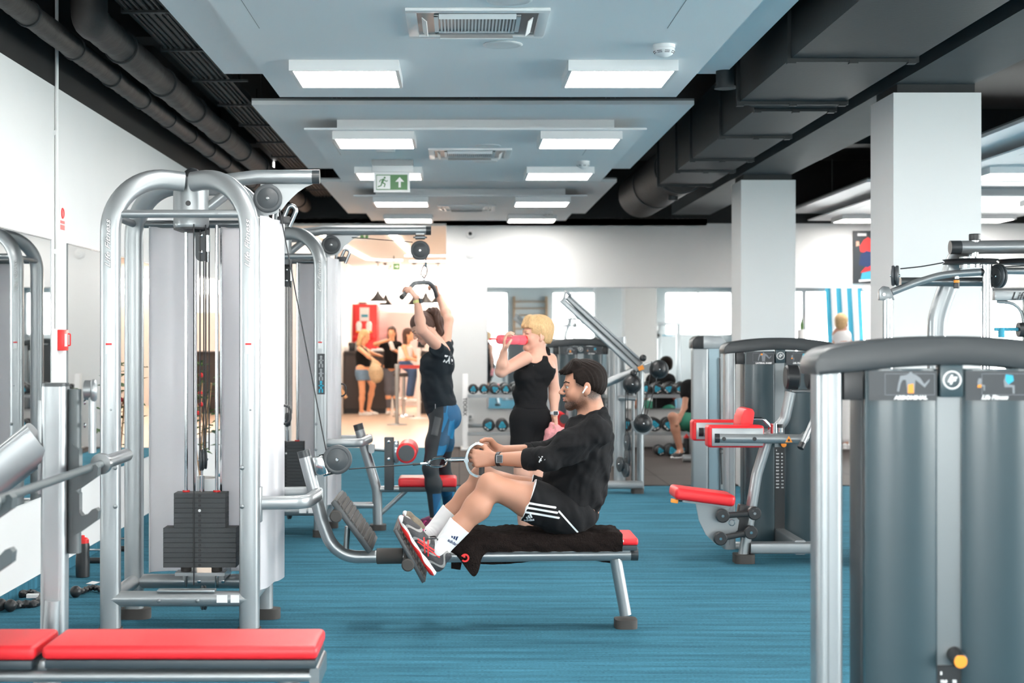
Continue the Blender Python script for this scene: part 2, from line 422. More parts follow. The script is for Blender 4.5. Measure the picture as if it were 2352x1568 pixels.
# ================================================================ the room
XL, XR, YB, YR, ZT = -2.39, 9.0, 20.2, -6.0, 2.89
def sbox(name, a, b, m): mb = MB(); mb.box2(a, b); return struct(name, mb, m)
sbox('floor', (XL - .2, YR - .2, -.2), (XR + .2, YB, 0), 'carpet_blue')
sbox('floor_rubber', (-.15, 14.9, 0), (XR, YB, .008), 'rubber_mat')
sbox('floor_reception', (XL - .2, YB, -.2), (3.2, 33.2, -.001), 'floor_cream')
sbox('ceiling', (XL - .2, YR - .2, 3.7), (XR + .2, YB + .2, 3.9), 'ceiling_black')
mb = MB(); mb.mt('wall_white').box2((XL - .2, YR, 0), (XL, YB, ZT)); mb.mt('ceiling_black').box2((XL - .2, YR, ZT), (XL - .012, YB, 3.7))
struct('wall_left', mb, None)
sbox('baseboard_left', (XL, YR, 0), (XL + .012, YB, .06), 'carpet_blue')
# back wall: solid up to the mirrors, window band to the right, dark header over everything
def wall_with_holes(name, axis, c0, c1, u0, u1, z0, z1, holes, m, extra=None):
    """wall of thickness c0..c1 on axis ('x' or 'y'); holes are (u0, u1, z0, z1), sorted"""
    mb = MB(); mb.mt(m)
    def bx(a, b, lo, hi):
        if b - a < 1e-4 or hi - lo < 1e-4: return
        if axis == 'y': mb.box2((a, c0, lo), (b, c1, hi))
        else: mb.box2((c0, a, lo), (c1, b, hi))
    u = u0
    for a, b, lo, hi in holes:
        bx(u, a, z0, z1); bx(a, b, z0, lo); bx(a, b, hi, z1); u = b
    bx(u, u1, z0, z1)
    if extra: extra(mb)
    return struct(name, mb, None)
WB = [(3.92, 8.9, .5, 2.06)]
wall_with_holes('wall_back', 'y', YB, YB + .2, -.169, XR, 0, ZT, WB, 'wall_white',
                lambda mb: mb.mt('ceiling_black').box2((XL, YB, ZT), (XR, YB + .2, 3.7)))
WR = [(-5.2, -1.2, .5, 2.7), (-.9, 3.1, .5, 2.7), (3.4, 7.4, .5, 2.7), (7.7, 11.4, .5, 2.7)]
wall_with_holes('wall_right', 'x', XR, XR + .2, YR, YB, 0, 3.7, WR, 'wall_white')
WF = [(-2.2, 1.45, .6, 2.8), (2.75, 4.1, .6, 2.8), (6.1, 8.1, 1.5, 2.8)]  # first one widened and second one added to let in more daylight
wall_with_holes('wall_front', 'y', YR - .2, YR, XL, XR, 0, 3.7, WF, 'wall_white')
wn = [0]
def window(axis, c, u0, u1, z0, z1, bars, label):
    wn[0] += 1
    fr = MB(); w = .05
    def bx(mb, a, b, lo, hi, t=.05):
        if axis == 'y': mb.box2((a, c - t / 2, lo), (b, c + t / 2, hi))
        else: mb.box2((c - t / 2, a, lo), (c + t / 2, b, hi))
    bx(fr, u0, u0 + w, z0, z1); bx(fr, u1 - w, u1, z0, z1); bx(fr, u0 + w, u1 - w, z0, z0 + w); bx(fr, u0 + w, u1 - w, z1 - w, z1)
    for q in bars: bx(fr, q - w / 2, q + w / 2, z0 + w, z1 - w)
    o = struct('window_%d' % wn[0], fr, 'silver_dark'); o['label'] = label
    g = MB(); bx(g, u0 + w, u1 - w, z0 + w, z1 - w, .008); g.build('pane', 'clear_glass', o, False)
window('y', YB + .1, 3.92, 8.9, .5, 2.06, (4.47, 5.9, 6.7, 7.6), 'long bright window band in the far wall beside the striped curtain')
for (a, b, lo, hi) in WR: window('x', XR + .1, a, b, lo, hi, ((a + b) / 2,), 'tall window in the right hand wall')
for (a, b, lo, hi) in WF: window('y', YR - .1, a, b, lo, hi, ((a + b) / 2,), 'window in the wall behind the camera')
# reception beyond the opening
sbox('wall_reception_left', (XL - .2, YB, 0), (-2.17, 33, 2.86), 'plaster')
sbox('wall_reception_back', (XL - .2, 33, 0), (3.2, 33.2, 2.86), 'plaster')
sbox('wall_reception_right', (3.0, YB + .2, 0), (3.2, 33, 2.86), 'plaster')
sbox('ceiling_reception', (XL - .2, YB, 2.86), (3.2, 33.2, 2.95), 'plaster')
# outside
sbox('ground_outside', (-30, YB + 14, -.3), (40, 60, -.25), 'outdoor_ground')
sbox('ground_yard', (XR + .2, -30, -.3), (40, YB + 14, -.25), 'outdoor_ground')
sbox('ground_forecourt', (-30, -30, -.3), (XR + .2, YR - .2, -.25), 'outdoor_ground')
# square columns
for i, (y0, y1, x0, x1) in enumerate(((9.53, 10.06, 2.645, 3.18), (14.77, 15.28, 2.66, 3.175))):
    sbox('column', (x0, y0, 0), (x1, y1, 2.90), 'wall_white')['label'] = ('thick white square column in front on the right', 'white square column farther back on the right')[i]
    sbox('column_head', (x0 + .03, y0 + .03, 2.90), (x1 - .03, y1 - .03, 2.96), 'duct_black')
sbox('ceiling_beam', (2.66, YR, 2.955), (3.14, 19.6, 3.7), 'beam_dark')
for i, yy in enumerate((4.8, 10.1, 15.65)):
    sbox('ceiling_joist', (XL, yy, 3.35), (XR, yy + .3, 3.7), 'ceiling_black')
# mirrors
def mirror(name, a, b, label, joints=()):
    t = thing(name, label, 'mirror', ((a[0] + b[0]) / 2, (a[1] + b[1]) / 2, a[2]), 'wall mirrors')
    mb = MB(); mb.box2(a, b); mb.build('mirror_glass', 'mirror', t, False)
    e = MB(); w = .006
    if abs(a[0] - b[0]) < .05:
        e.box2((a[0] - .002, a[1] - w, a[2]), (b[0] + .002, a[1], b[2])); e.box2((a[0] - .002, b[1], a[2]), (b[0] + .002, b[1] + w, b[2]))
        e.box2((a[0] - .002, a[1] - w, b[2]), (b[0] + .004, b[1] + w, b[2] + w))
        for j in joints: e.box2((a[0], j - .002, a[2]), (b[0] + .001, j + .002, b[2]))
    else:
        e.box2((a[0] - w, a[1] - .002, a[2]), (a[0], b[1], b[2])); e.box2((b[0], a[1] - .002, a[2]), (b[0] + w, b[1], b[2]))
        e.box2((a[0] - w, a[1] - .004, b[2]), (b[0] + w, b[1], b[2] + w))
        for j in joints: e.box2((j - .002, a[1] - .001, a[2]), (j + .002, b[1], b[2]))
    e.build('mirror_edge', 'silver_dark', t, False)
mirror('wall_mirror', (XL, 2.0, .5), (XL + .008, 9.12, 1.975), 'wall mirror left of the fire call point, at the edge of the picture')
mirror('wall_mirror', (XL, 9.52, .5), (XL + .008, 19.9, 1.975), 'long wall mirror right of the fire call point, behind the cable tower', (12.5, 15.5, 18))
mirror('wall_mirror', (.365, YB - .008, .5), (3.62, YB, 2.06), 'wide wall mirror behind the dumbbell racks', (1.45, 2.54))
# ---------------------------------------------------------------- ceiling rafts and what hangs on them
LB = {(0, 1): 'nearest stepped white ceiling raft, overhead', (0, 2): 'middle stepped white ceiling raft with the exit sign', (0, 3): 'farthest stepped white ceiling raft over the mirror wall'}
def raft(dx, g):
    y0 = 5.47 + 5.3 * (g - 1); lab = LB.get((dx, g)) or (('white stepped ceiling raft beyond the square columns' if g > 0 else 'white stepped ceiling raft behind the camera, right row') if dx else 'white stepped ceiling raft behind the camera, over the aisle')
    t = thing('ceiling_raft', lab, 'ceiling panel', (.09 + dx, y0 + 2, 2.92), ('ceiling rafts beyond the columns' if g > 0 else 'right rafts behind the camera') if dx else ('ceiling rafts over the aisle' if g else 'ceiling rafts behind the camera'))
    y1 = min(y0 + 4.05, 20.12)
    m = MB(); m.box2((-1.43 + dx, y0, 3.012), (1.617 + dx, y1, 3.04)); m.build('upper_panel', 'raft_white', t, False)
    m = MB(); m.box2((-1.43 + dx, y0, 3.0401), (1.617 + dx, y1, 3.055)); m.build('profile_grid', 'silver_dark', t, False)
    m = MB(); m.box2((-.90 + dx, y0 + .74, 2.936), (1.14 + dx, min(y0 + 4.2, 20.14), 3.012)); m.build('core_box', 'raft_white', t, False)
    m = MB(); m.box2((-1.13 + dx, y0 + .62, 2.922), (1.365 + dx, min(y0 + 4.38, 20.16), 2.936)); m.build('lower_panel', 'raft_white', t, False)
    for x in (-.98, 1.02): m = MB(); m.box2((x - .0015 + dx, y0 + 1.35, 2.9214), (x + .0015 + dx, y0 + 2.2, 2.9222)); m.build('hatch_joint', 'silver_dark', t, False)
    for yy in (y0 + .08, y1 - .1):
        for x in (-.85, .1, 1.05):
            m = MB(); m.cyl((x + dx, yy, 3.055), (x + dx, yy, 3.7), .004, n=6); m.box2((x - .035 + dx, yy - .02, 3.055), (x + .035 + dx, yy + .02, 3.062)); m.box2((x - .035 + dx, yy - .02, 3.08), (x - .031 + dx, yy + .02, 3.055)); m.box2((x + .031 + dx, yy - .02, 3.08), (x + .035 + dx, yy + .02, 3.055))
            m.build('hanger', 'silver_dark', t)
for dx in (0, 5.62):
    for g in (0, 1, 2, 3): raft(dx, g)
def ceiling_light(x, y, label, group):
    t = thing('ceiling_light', label, 'ceiling light', (x, y, 2.86), group); w = .3
    m = MB()
    for a, b in (((-w, -w), (w, -w + .02)), ((-w, w - .02), (w, w)), ((-w, -w + .02), (-w + .02, w - .02)), ((w - .02, -w + .02), (w, w - .02))):
        m.box2((x + a[0], y + a[1], 2.862), (x + b[0], y + b[1], 2.9215))
    m.box2((x - w + .02, y - w + .02, 2.905), (x + w - .02, y + w - .02, 2.9215)); m.build('frame', 'white_plastic', t, False)
    m = MB(); m.box2((x - w + .021, y - w + .021, 2.864), (x + w - .021, y + w - .021, 2.870)); m.build('diffuser', 'lamp_glow', t, False)
    return t
names = {(1, 1, 0): 'nearest bright square ceiling light on the left', (1, 1, 1): 'nearest bright square ceiling light on the right, beside the smoke detector',
         (2, 0, 0): 'square ceiling light on the left at the front of the middle raft', (2, 0, 1): 'square ceiling light on the right at the front of the middle raft',
         (2, 1, 0): 'square ceiling light half hidden behind the exit sign', (2, 1, 1): 'square ceiling light on the right at the back of the middle raft',
         (3, 0, 0): 'square ceiling light on the left of the farthest raft, below the exit sign', (3, 0, 1): 'square ceiling light on the right at the front of the farthest raft',
         (3, 1, 0): 'smallest ceiling light on the left, over the reception opening', (3, 1, 1): 'smallest ceiling light on the right, over the mirror wall'}
for dx in (0, 5.62):
    for g in (0, 1, 2, 3):
        for q, yy in enumerate((6.45, 8.83)):
            for s, xx in enumerate((-.63, .895)):
                lab = names.get((g, q, s)) if dx == 0 else None
                if dx and g == 3 and q == 1 and s == 0: lab = 'square ceiling light between the two white columns'
                if dx and g == 2 and q == 1 and s == 0: lab = 'square ceiling light at the right edge, beyond the near column'
                ceiling_light(xx + dx, yy + 5.3 * (g - 1), lab or ('square ceiling light of the raft row beyond the columns' if dx else 'square ceiling light above or behind the camera'),
                              'ceiling lights over the aisle' if lab and not dx else ('other ceiling lights beyond the columns' if dx else 'other ceiling lights'))
def cassette(x, y, label):
    t = thing('air_conditioner_cassette', label, 'air conditioner', (x, y, 2.9), 'ceiling air conditioners'); w = .335
    m = MB()
    for a, b in (((-w, -w), (w, -w + .055)), ((-w, w - .055), (w, w)), ((-w, -w + .055), (-w + .05, w - .055)), ((w - .05, -w + .055), (w, w - .055))):
        m.box2((x + a[0], y + a[1], 2.906), (x + b[0], y + b[1], 2.922), .004)
    m.build('frame', 'white_plastic', t)
    m = MB(); m.box2((x - w + .05, y - w + .055, 2.918), (x + w - .05, y + w - .055, 2.9219)); m.build('recess', 'silver_dark', t, False)
    m = MB(); g = .205
    m.box2((x - g, y - g, 2.9085), (x + g, y - g + .02, 2.916)); m.box2((x - g, y + g - .02, 2.9085), (x + g, y + g, 2.916))
    m.box2((x - g, y - g, 2.9085), (x - g + .02, y + g, 2.916)); m.box2((x + g - .02, y - g, 2.9085), (x + g, y + g, 2.916))
    k = -g + .03
    while k < g - .02: m.box2((x + k, y - g + .02, 2.909), (x + k + .008, y + g - .02, 2.9155)); k += .0165
    m.build('grille', 'white_plastic', t, False)
    for sx, sy in ((-1, 0), (1, 0), (0, -1), (0, 1)):
        m = MB(); c = (x + sx * .25, y + sy * .25, 2.898)
        m.box(c, (.03 if sx else .36, .03 if sy else .36, .004), Matrix.Rotation(sx * -.7, 3, 'Y') @ Matrix.Rotation(sy * .7, 3, 'X')); m.build('flap', 'white_plastic', t, False)
for g, lab in ((1, 'large air conditioner cassette in the nearest ceiling raft'), (2, 'air conditioner cassette in the middle ceiling raft'), (3, 'smallest air conditioner cassette, in the farthest ceiling raft')):
    cassette(.085, 7.52 + 5.3 * (g - 1), lab)
for g in (1, 2, 3):
    for yy, w_ in ((8.08, 'behind'), (7.02, 'in front of')):
        m = MB(); m.prof((.225, yy + 5.3 * (g - 1), 2.9215), (0, 0, -1), [(0, .1), (.004, .103), (.008, .098), (.009, .085), (.007, .08), (.012, .04), (.013, 0)], 36)
        tag(m.build('ceiling_speaker', 'white_plastic'), 'round white ceiling speaker just %s the air conditioner of the %s raft' % (w_, ('nearest', 'middle', 'farthest')[g - 1]), 'speaker', 'round ceiling speakers')
    y = 8.1 + 5.3 * (g - 1); x = 1.06
    t = thing('smoke_detector', 'white smoke detector right of the air conditioner on the %s raft' % ('nearest', 'middle', 'farthest')[g - 1], 'smoke detector', (x, y, 2.87), 'smoke detectors')
    m = MB(); m.prof((x, y, 2.9218), (0, 0, -1), [(0, .058), (.018, .058), (.02, .054)]); m.build('base', 'white_plastic', t)
    m = MB(); m.prof((x, y, 2.9018), (0, 0, -1), [(0, .054), (.012, .056), (.03, .044), (.044, .02), (.047, .012), (.047, 0)]); m.build('head', 'white_plastic', t)
    m = MB()
    for k in range(8):
        a = k * PI / 4 + .2
        for zz, rr in ((2.885, .0535), (2.878, .048)): m.box((x + rr * math.cos(a), y + rr * math.sin(a), zz), (.003, .026, .0025), Matrix.Rotation(a, 3, 'Z'))
    m.build('vent_slot', 'black_plastic', t, False)
# little sensor box beyond the left light of the middle raft
m = MB(); p0 = P(865, 345, 12.45); p1 = P(907, 356, 12.45); m.box2((p0.x, 12.4, 2.885), (p1.x, 12.5, 2.9218), .004); tag(m.build('motion_sensor', 'white_plastic'), 'small white sensor box behind the left light of the middle raft', 'sensor')
# exit signs
def running_man(mb, o, ux, uz, s):
    """o: lower left corner of a unit square of size s"""
    q = lambda u, v: V(o) + V(ux) * u * s + V(uz) * v * s
    nrm = V(ux).cross(V(uz)).normalized() * -.001
    def seg(a, b, w=.07):
        a_ = q(*a); b_ = q(*b); d = (b_ - a_).normalized(); n = V(ux).cross(V(uz)).cross(d).normalized() * w * s / 2
        mb.prism([(0, 0), (1, 0), (1, 1), (0, 1)], a_ - n, b_ - a_, n * 2, nrm)
    c = q(.62, .80); mb.cyl(c, c + nrm, .075 * s, n=14)
    for a, b, w in (((.55, .72), (.42, .42), .15), ((.55, .68), (.74, .52), .07), ((.74, .52), (.84, .60), .06), ((.5, .68), (.3, .62), .07), ((.3, .62), (.24, .48), .06),
                    ((.45, .44), (.66, .34), .09), ((.66, .34), (.58, .12), .08), ((.42, .44), (.36, .22), .09), ((.36, .22), (.12, .14), .08)): seg(a, b, w)
def exit_sign(name, x0, x1, y, z0, z1, label, housing=True, arrow='up'):
    t = thing(name, label, 'exit sign', ((x0 + x1) / 2, y, z1)); w = x1 - x0; h = z1 - z0; mid = (x0 + x1) / 2
    m = MB(); m.box2((x0 - .02, y, z0 - .02), (x1 + .02, y + .006, z1 + .02)); m.build('acrylic_plate', 'white_plastic', t, False)
    m = MB(); m.box2((x0, y - .0015, z0), (x1, y - .0003, z1)); m.build('green_field', 'green_sign', t, False)
    s = min(h, w / 2) * .9; yy = y - .0018; m = MB()
    m.box2((x0 + .02 * w, yy - .0004, z0 + .06 * h), (mid - .05 * w, yy, z1 - .06 * h)); m.build('door_pictogram', 'sign_white', t, False)
    m = MB(); running_man(m, (x0 + .0 * w, yy - .0006, z0 + .08 * h), (1, 0, 0), (0, 0, 1), s); m.build('running_figure', 'green_sign', t, False)
    m = MB(); cx = (mid + x1) / 2; cz = (z0 + z1) / 2; r = s * .38
    A = [(-.22, -1), (.22, -1), (.22, .1), (.85, .1), (0, 1), (-.85, .1), (-.22, .1)]
    if arrow == 'right': A = [(v, -u) for u, v in A]
    m.prism([(u * r, v * r) for u, v in A], (cx, yy, cz), (1, 0, 0), (0, 0, 1), (0, -.001, 0)); m.build('arrow', 'sign_white', t, False)
    if housing:
        m = MB(); m.box2((x0 - .035, y - .03, z1 + .02), (x1 + .05, y + .04, z1 + .075), .006); m.build('lamp_housing', 'white_plastic', t)
        m = MB(); m.box2((x0 - .035, y - .03, z1 + .0751), (x1 + .05, y + .04, 2.9218)); m.build('bracket', 'silver_dark', t, False)
    else:
        m = MB(); m.box2((mid - .01, y, z1 + .02), (mid + .01, y + .006, 2.8595)); m.build('bracket', 'silver_dark', t, False)
a = P(864, 436, 13.3); b = P(936, 401, 13.3); exit_sign('exit_sign', a.x, b.x, 13.3, a.z, b.z, 'green and white exit sign hanging from the middle ceiling raft, arrow up')
a = P(891, 619, 27.5); b = P(918, 605, 27.5); exit_sign('exit_sign', a.x, b.x, 27.5, a.z, b.z, 'small green exit sign with a right arrow over the reception', False, 'right')
a = P(812, 548, 22.0); b = P(846, 536, 22.0); exit_sign('exit_sign', a.x, b.x, 22.0, a.z, b.z, 'green exit sign partly hidden behind the upper pulley plate of the far cable tower', False)
# ---------------------------------------------------------------- ducts, pipes, tray
t = thing('ventilation_duct', 'large black square ventilation duct running beside the ceiling beam', 'duct', (2.15, 5, 2.9))
m = MB(); m.box2((1.775, -2, 2.90), (2.44, 9.9, 3.34)); m.build('duct_body', 'duct_black', t, False)
m = MB(); m.raw([(1.775, 9.9, 2.9), (2.44, 9.9, 2.9), (2.44, 9.9, 3.34), (1.775, 9.9, 3.34), (1.94, 10.2, 2.9), (2.44, 10.2, 2.9), (2.44, 10.2, 3.34), (1.94, 10.2, 3.34)],
                [(0, 1, 5, 4), (1, 2, 6, 5), (2, 3, 7, 6), (3, 0, 4, 7)]); m.build('duct_reducer', 'duct_black', t, False)
m = MB(); m.box2((1.94, 10.2, 2.90), (2.44, 15.25, 3.34)); m.build('duct_body', 'duct_black', t, False)
for yy, x0 in ((2.6, 1.775), (5.5, 1.775), (8.38, 1.775), (9.9, 1.775), (10.2, 1.94), (11.57, 1.94), (13.05, 1.94), (13.93, 1.94), (15.2, 1.94)):
    m = MB(); w = .02
    m.box2((x0 - w, yy - .015, 2.88), (2.44 + w, yy + .015, 2.8999)); m.box2((x0 - w, yy - .015, 2.9), (x0 - .0001, yy + .015, 3.36)); m.box2((2.4401, yy - .015, 2.9), (2.44 + w, yy + .015, 3.36))
    c = (x0 + 2.44) / 2
    for q in (x0, c, 2.42): m.box2((q - .02, yy - .022, 2.872), (q + .025, yy + .022, 2.89))
    m.build('flange', 'duct_black', t, False)
t = thing('spiral_duct', 'round ribbed black duct at the far end of the square duct', 'duct', (2.1, 16.5, 2.9))
m = MB(); pr = []; L_ = 2.3; n_ = 46
for k in range(n_ + 1): pr.append((L_ * k / n_, .245 + .009 * (k % 2)))
m.prof((2.17, 15.30, 3.08), (-.06, 1, -.03), pr, 36); m.build('ribbed_body', 'pipe_dark', t)
for yy in (.02, 1.25): m = MB(); c = V((2.17, 15.30, 3.08)) + V((-.06, 1, -.03)) * yy; m.cyl(c, c + V((-.06, 1, -.03)) * .05, .262, n=36); m.build('collar', 'duct_black', t)
m = MB(); m.cyl((2.13, 15.6, 2.78), (2.13, 15.6, 2.86), .05, n=18); m.build('duct_stub', 'duct_black', t)
for (x, y, lab) in ((1.60, 9.42, 'near'),):
    m = MB(); m.cyl((x, y, 2.92), (x, y, 3.06), .055, n=20); m.cyl((x, y, 2.905), (x, y, 2.92), .065, n=20); m.cyl((x, y, 3.06), (x, y, 3.7), .03, n=10)
    tag(m.build('sprinkler_stub', 'duct_black'), 'small dark round stub under the ceiling beside the %s end of the duct' % lab, 'pipe')
m = MB(); m.tube(fillet([(-1.3, 9.95, 3.7), (-1.3, 9.95, 3.2), (1.65, 9.95, 3.2), (1.65, 9.95, 3.7)], .08), .03, 10); tag(m.build('cross_pipe', 'duct_black'), 'thin black pipe crossing above the gap between two ceiling rafts', 'pipe')
def lagged_pipe(name, x, z, r, y0, y1, rise, label, step):
    t = thing(name, label, 'pipe', (x, y0, z)); rnd = random.Random(int(r * 1000))
    pts = [(x, y0, z + rise)] if rise else []
    yy = y0; n = 24; m = MB(); pr = []; L_ = y1 - y0; k = 0
    while k <= L_: pr.append((k, r * (1 + .05 * rnd.uniform(-1, 1)))); k += .055
    m.prof((x, y0, z), (0, 1, 0), pr, n)
    if rise: m.tube(fillet([(x, y0 + .1, z), (x, y0 - .02, z), (x, y0 - .04, z + rise)], .05), r * 1.1, 20)
    m.build('lagging', 'pipe_dark', t)
    yy = y0 + step * .6
    while yy < y1: m = MB(); m.cyl((x, yy, z), (x, yy + .025, z), r * 1.14, n=n); m.build('band', 'duct_black', t); yy += step
    return t
lagged_pipe('insulated_pipe', -2.19, 3.05, .062, 4.5, 20.0, 0, 'thinner dark lagged pipe under the ceiling, close to the left wall', .95)
lagged_pipe('insulated_pipe', -1.97, 3.10, .088, 8.35, 20.0, .55, 'thicker dark lagged pipe bending down under the ceiling on the left', 1.25)
t = thing('cable_tray', 'dark perforated cable tray hung under the ceiling left of the rafts', 'cable tray', (-1.7, 5, 3.2))
m = MB(); m.box2((-1.86, 3, 3.23), (-1.62, 20.0, 3.234)); m.box2((-1.864, 3, 3.23), (-1.86, 20, 3.28)); m.box2((-1.62, 3, 3.23), (-1.616, 20, 3.28)); m.build('tray', 'pipe_dark', t, False)
m = MB()
for x in (-1.83, -1.8, -1.765, -1.72, -1.68, -1.65): m.tube([(x, 3, 3.222), (x, 20, 3.222)], .009, 6)
m.build('cable', 'pipe_dark', t)
yy = 4.03
while yy < 20: m = MB(); m.box2((-1.868, yy, 3.200), (-1.48, yy + .04, 3.213)); m.cyl((-1.866, yy + .02, 3.2), (-1.866, yy + .02, 3.7), .005, n=6); m.cyl((-1.53, yy + .02, 3.2), (-1.53, yy + .02, 3.7), .005, n=6); m.build('support_bar', 'duct_black', t, False); yy += 1.15
# ---------------------------------------------------------------- small things on the walls
m = MB(); m.cyl((XL + .012, 9.24, 1.46), (XL + .012, 9.24, 3.7), .011, n=10); m.box2((XL, 9.22, 1.9), (XL + .012, 9.26, 1.93)); m.box2((XL, 9.22, 2.6), (XL + .012, 9.26, 2.63)); tag(m.build('conduit', 'wall_white'), 'thin white conduit running down the left wall to the red call point', 'conduit')
t = thing('fire_call_point', 'red fire call point on the white wall between the two left mirrors', 'fire alarm', (XL, 9.37, 1.33))
m = MB(); m.box2((XL, 9.30, 1.33), (XL + .032, 9.44, 1.455), .005); m.build('case', 'red_plastic', t)
m = MB(); m.box2((XL + .032, 9.345, 1.355), (XL + .034, 9.40, 1.43)); m.build('glass_plate', 'white_print', t, False)
m = MB(); m.tube(fillet([(XL + .03, 9.43, 1.36), (XL + .045, 9.43, 1.36), (XL + .045, 9.43, 1.43), (XL + .03, 9.43, 1.43)], .006, 4), .004, 8); m.build('cover_handle', 'red_plastic', t)
t = thing('fire_sign', 'narrow red and white fire alarm sign high above the red call point', 'sign', (XL, 9.4, 2.05)); xs = XL + .0032
m = MB(); m.box2((XL, 9.35, 2.05), (XL + .003, 9.47, 2.25)); m.build('plate', 'white_plastic', t, False)
m = MB(); m.box2((XL + .003, 9.36, 2.055), (xs + .001, 9.46, 2.085)); m.box2((XL + .003, 9.36, 2.092), (xs + .001, 9.46, 2.11)); m.torus((xs, 9.41, 2.155), (1, 0, 0), .028, .006, 20, 6); m.box2((XL + .003, 9.402, 2.14), (xs + .001, 9.418, 2.17)); m.build('pictogram', 'red_plastic', t, False)
c = P(1080, 537, YB); m = MB(); m.prof((c.x, YB, c.z), (0, -1, 0), [(0, .06), (.02, .06), (.05, .045), (.07, .02), (.072, 0)]); o = m.build('dome_camera', 'white_plastic'); tag(o, 'white dome camera high on the far wall right of the opening', 'camera')
m = MB(); m.sphere((c.x, YB - .06, c.z), .026, sub=2); m.build('lens', 'black_plastic', o)
c = P(1080, 583, YB); m = MB(); m.prof((c.x, YB, c.z), (0, -1, 0), [(0, .065), (.012, .065), (.02, .05), (.022, .03), (.03, .028), (.03, 0)]); tag(m.build('wall_detector', 'white_plastic'), 'flat round white detector below the dome camera', 'detector')
c = P(1080, 957, YB); m = MB(); m.box2((c.x - .04, YB - .012, c.z - .04), (c.x + .04, YB, c.z + .04), .003); o = m.build('wall_socket', 'white_plastic'); tag(o, 'white wall socket behind the left dumbbell rack', 'socket')
m = MB(); m.cyl((c.x, YB - .014, c.z), (c.x, YB - .0121, c.z), .02, n=16); m.build('socket_insert', 'silver_dark', o)
# poster
a = P(1958, 651, YB); b = P(2026, 530, YB); t = thing('poster', 'dark framed poster of a figure in red on the far wall beside the near column', 'poster', (a.x, YB, a.z))
m = MB(); m.box2((a.x, YB - .03, a.z), (b.x, YB, b.z)); m.build('frame', 'black_plastic', t, False)
w = b.x - a.x; h = b.z - a.z; q = lambda u, v: (a.x + u * w, YB - .0305, a.z + v * h)
def pic(nm, pts, mt_, d): m = MB(); m.prism([(u * w, v * h) for u, v in pts], (a.x, YB - .0302 - d, a.z), (1, 0, 0), (0, 0, 1), (0, -.001, 0)); m.build(nm, mt_, t, False)
pic('picture_ground', [(.03, .02), (.97, .02), (.97, .98), (.03, .98)], 'placard', 0)
pic('red_top', [(.25, .6), (.7, .56), (.85, .7), (.7, .8), (.5, .88), (.35, .82), (.22, .7)], 'red_plastic', .0012)
pic('red_stripe', [(.25, .2), (.95, .3), (.95, .55), (.75, .45), (.45, .33)], 'red_vinyl', .0012)
pic('dark_figure', [(.2, .35), (.5, .30), (.8, .42), (.75, .58), (.45, .62), (.25, .55)], 'navy_print', .0014); pic('blue_panel', [(.25, .08), (.95, .08), (.95, .28), (.3, .2)], 'stripe_blue', .0013)
pic('pale_shape', [(.1, .7), (.22, .72), (.2, .8), (.1, .8)], 'skin_pink', .0012); pic('light_spot', [(.15, .9), (.45, .9), (.45, .95), (.15, .95)], 'white_print', .0012); pic('light_spot', [(.2, .03), (.6, .05), (.6, .08), (.2, .07)], 'white_print', .0016)
# striped curtain and a pale curtain edge
m = MB(); x0, x1 = 4.70, 5.17; n_ = 48
for k in range(n_):
    u0 = x0 + (x1 - x0) * k / n_; u1 = x0 + (x1 - x0) * (k + 1) / n_; f = lambda u: YB - .10 + .025 * math.sin((u - x0) * 45)
    m.mt('stripe_blue' if int((k / n_) * 7) % 2 == 0 else 'cloth_white')
    m.raw([(u0, f(u0), 2.05), (u1, f(u1), 2.05), (u1 + .07, f(u1), .6), (u0 + .07, f(u0), .6)], [(0, 1, 2, 3)])
tag(m.build('striped_curtain', None, None, False), 'blue and white striped cloth hanging at the far window', 'curtain')
m = MB(); m.box(((5.26), YB - .12, 1.3), (.09, .02, 1.5), Matrix.Rotation(-.035, 3, 'Y')); m.box2((5.2, YB - .14, 2.03), (5.34, YB - .0, 2.07)); tag(m.build('blind_strip', 'wall_white'), 'pale slanting blind strip right of the striped cloth', 'blind')
# wall bars on the wall behind the camera (seen in the mirror)
t = thing('wall_bars', 'wooden wall bars seen in the far mirror', 'wall bars', (2.1, YR + .05, 0))
for x in (1.62, 2.58): m = MB(); m.box2((x - .03, YR, .1), (x + .03, YR + .1, 2.65)); m.build('side_board', 'wood_oak', t, False)
for k in range(12): m = MB(); z = .3 + k * .2; m.cyl((1.65, YR + .07, z), (2.55, YR + .07, z), .02, n=10); m.build('rung', 'wood_oak', t)
# ================================================================ cable towers
def bolt(mb, c, d, r=.008): c = V(c); mb.prof(c, d, [(0, r), (.004, r), (.006, r * .5), (.006, 0)], 10)
def pulley(name, c, axis, r, w, parent, m='grey_plastic'):
    """pulley wheel with side covers, hub screw as sub-part"""
    c = V(c); d = V(axis).normalized()
    mb = MB(); mb.prof(c - d * w / 2, d, [(0, 0), (0, r * .70), (.002, r * .74), (.001, r * .80), (.001, r * .94), (.004, r), (w * .36, r), (w * .5, r * .88), (w * .64, r), (w - .004, r), (w - .001, r * .94), (w - .001, r * .80), (w - .002, r * .74), (w, r * .70), (w, 0)], 40)
    o = mb.build(name, m, parent)
    s = MB(); s.prof(c - d * (w / 2 + .006), d, [(0, 0), (0, r * .09), (.003, r * .13), (w + .009, r * .13), (w + .012, r * .09), (w + .012, 0)], 12); s.build('hub_screw', 'chrome', o)
    return o
def logo_vertical(x, y, z, size, parent, face=(0, -1, 0)):
    text('Life Fitness', size, (x, y, z), (0, 0, 1), (-1, 0, 0), 'black_print', parent, 'logo', .35, .0035, .0004)
    text('Life Fitness', size, (x, y - .0008, z), (0, 0, 1), (-1, 0, 0), 'white_print', parent, 'logo', .35, .0012, .0006)
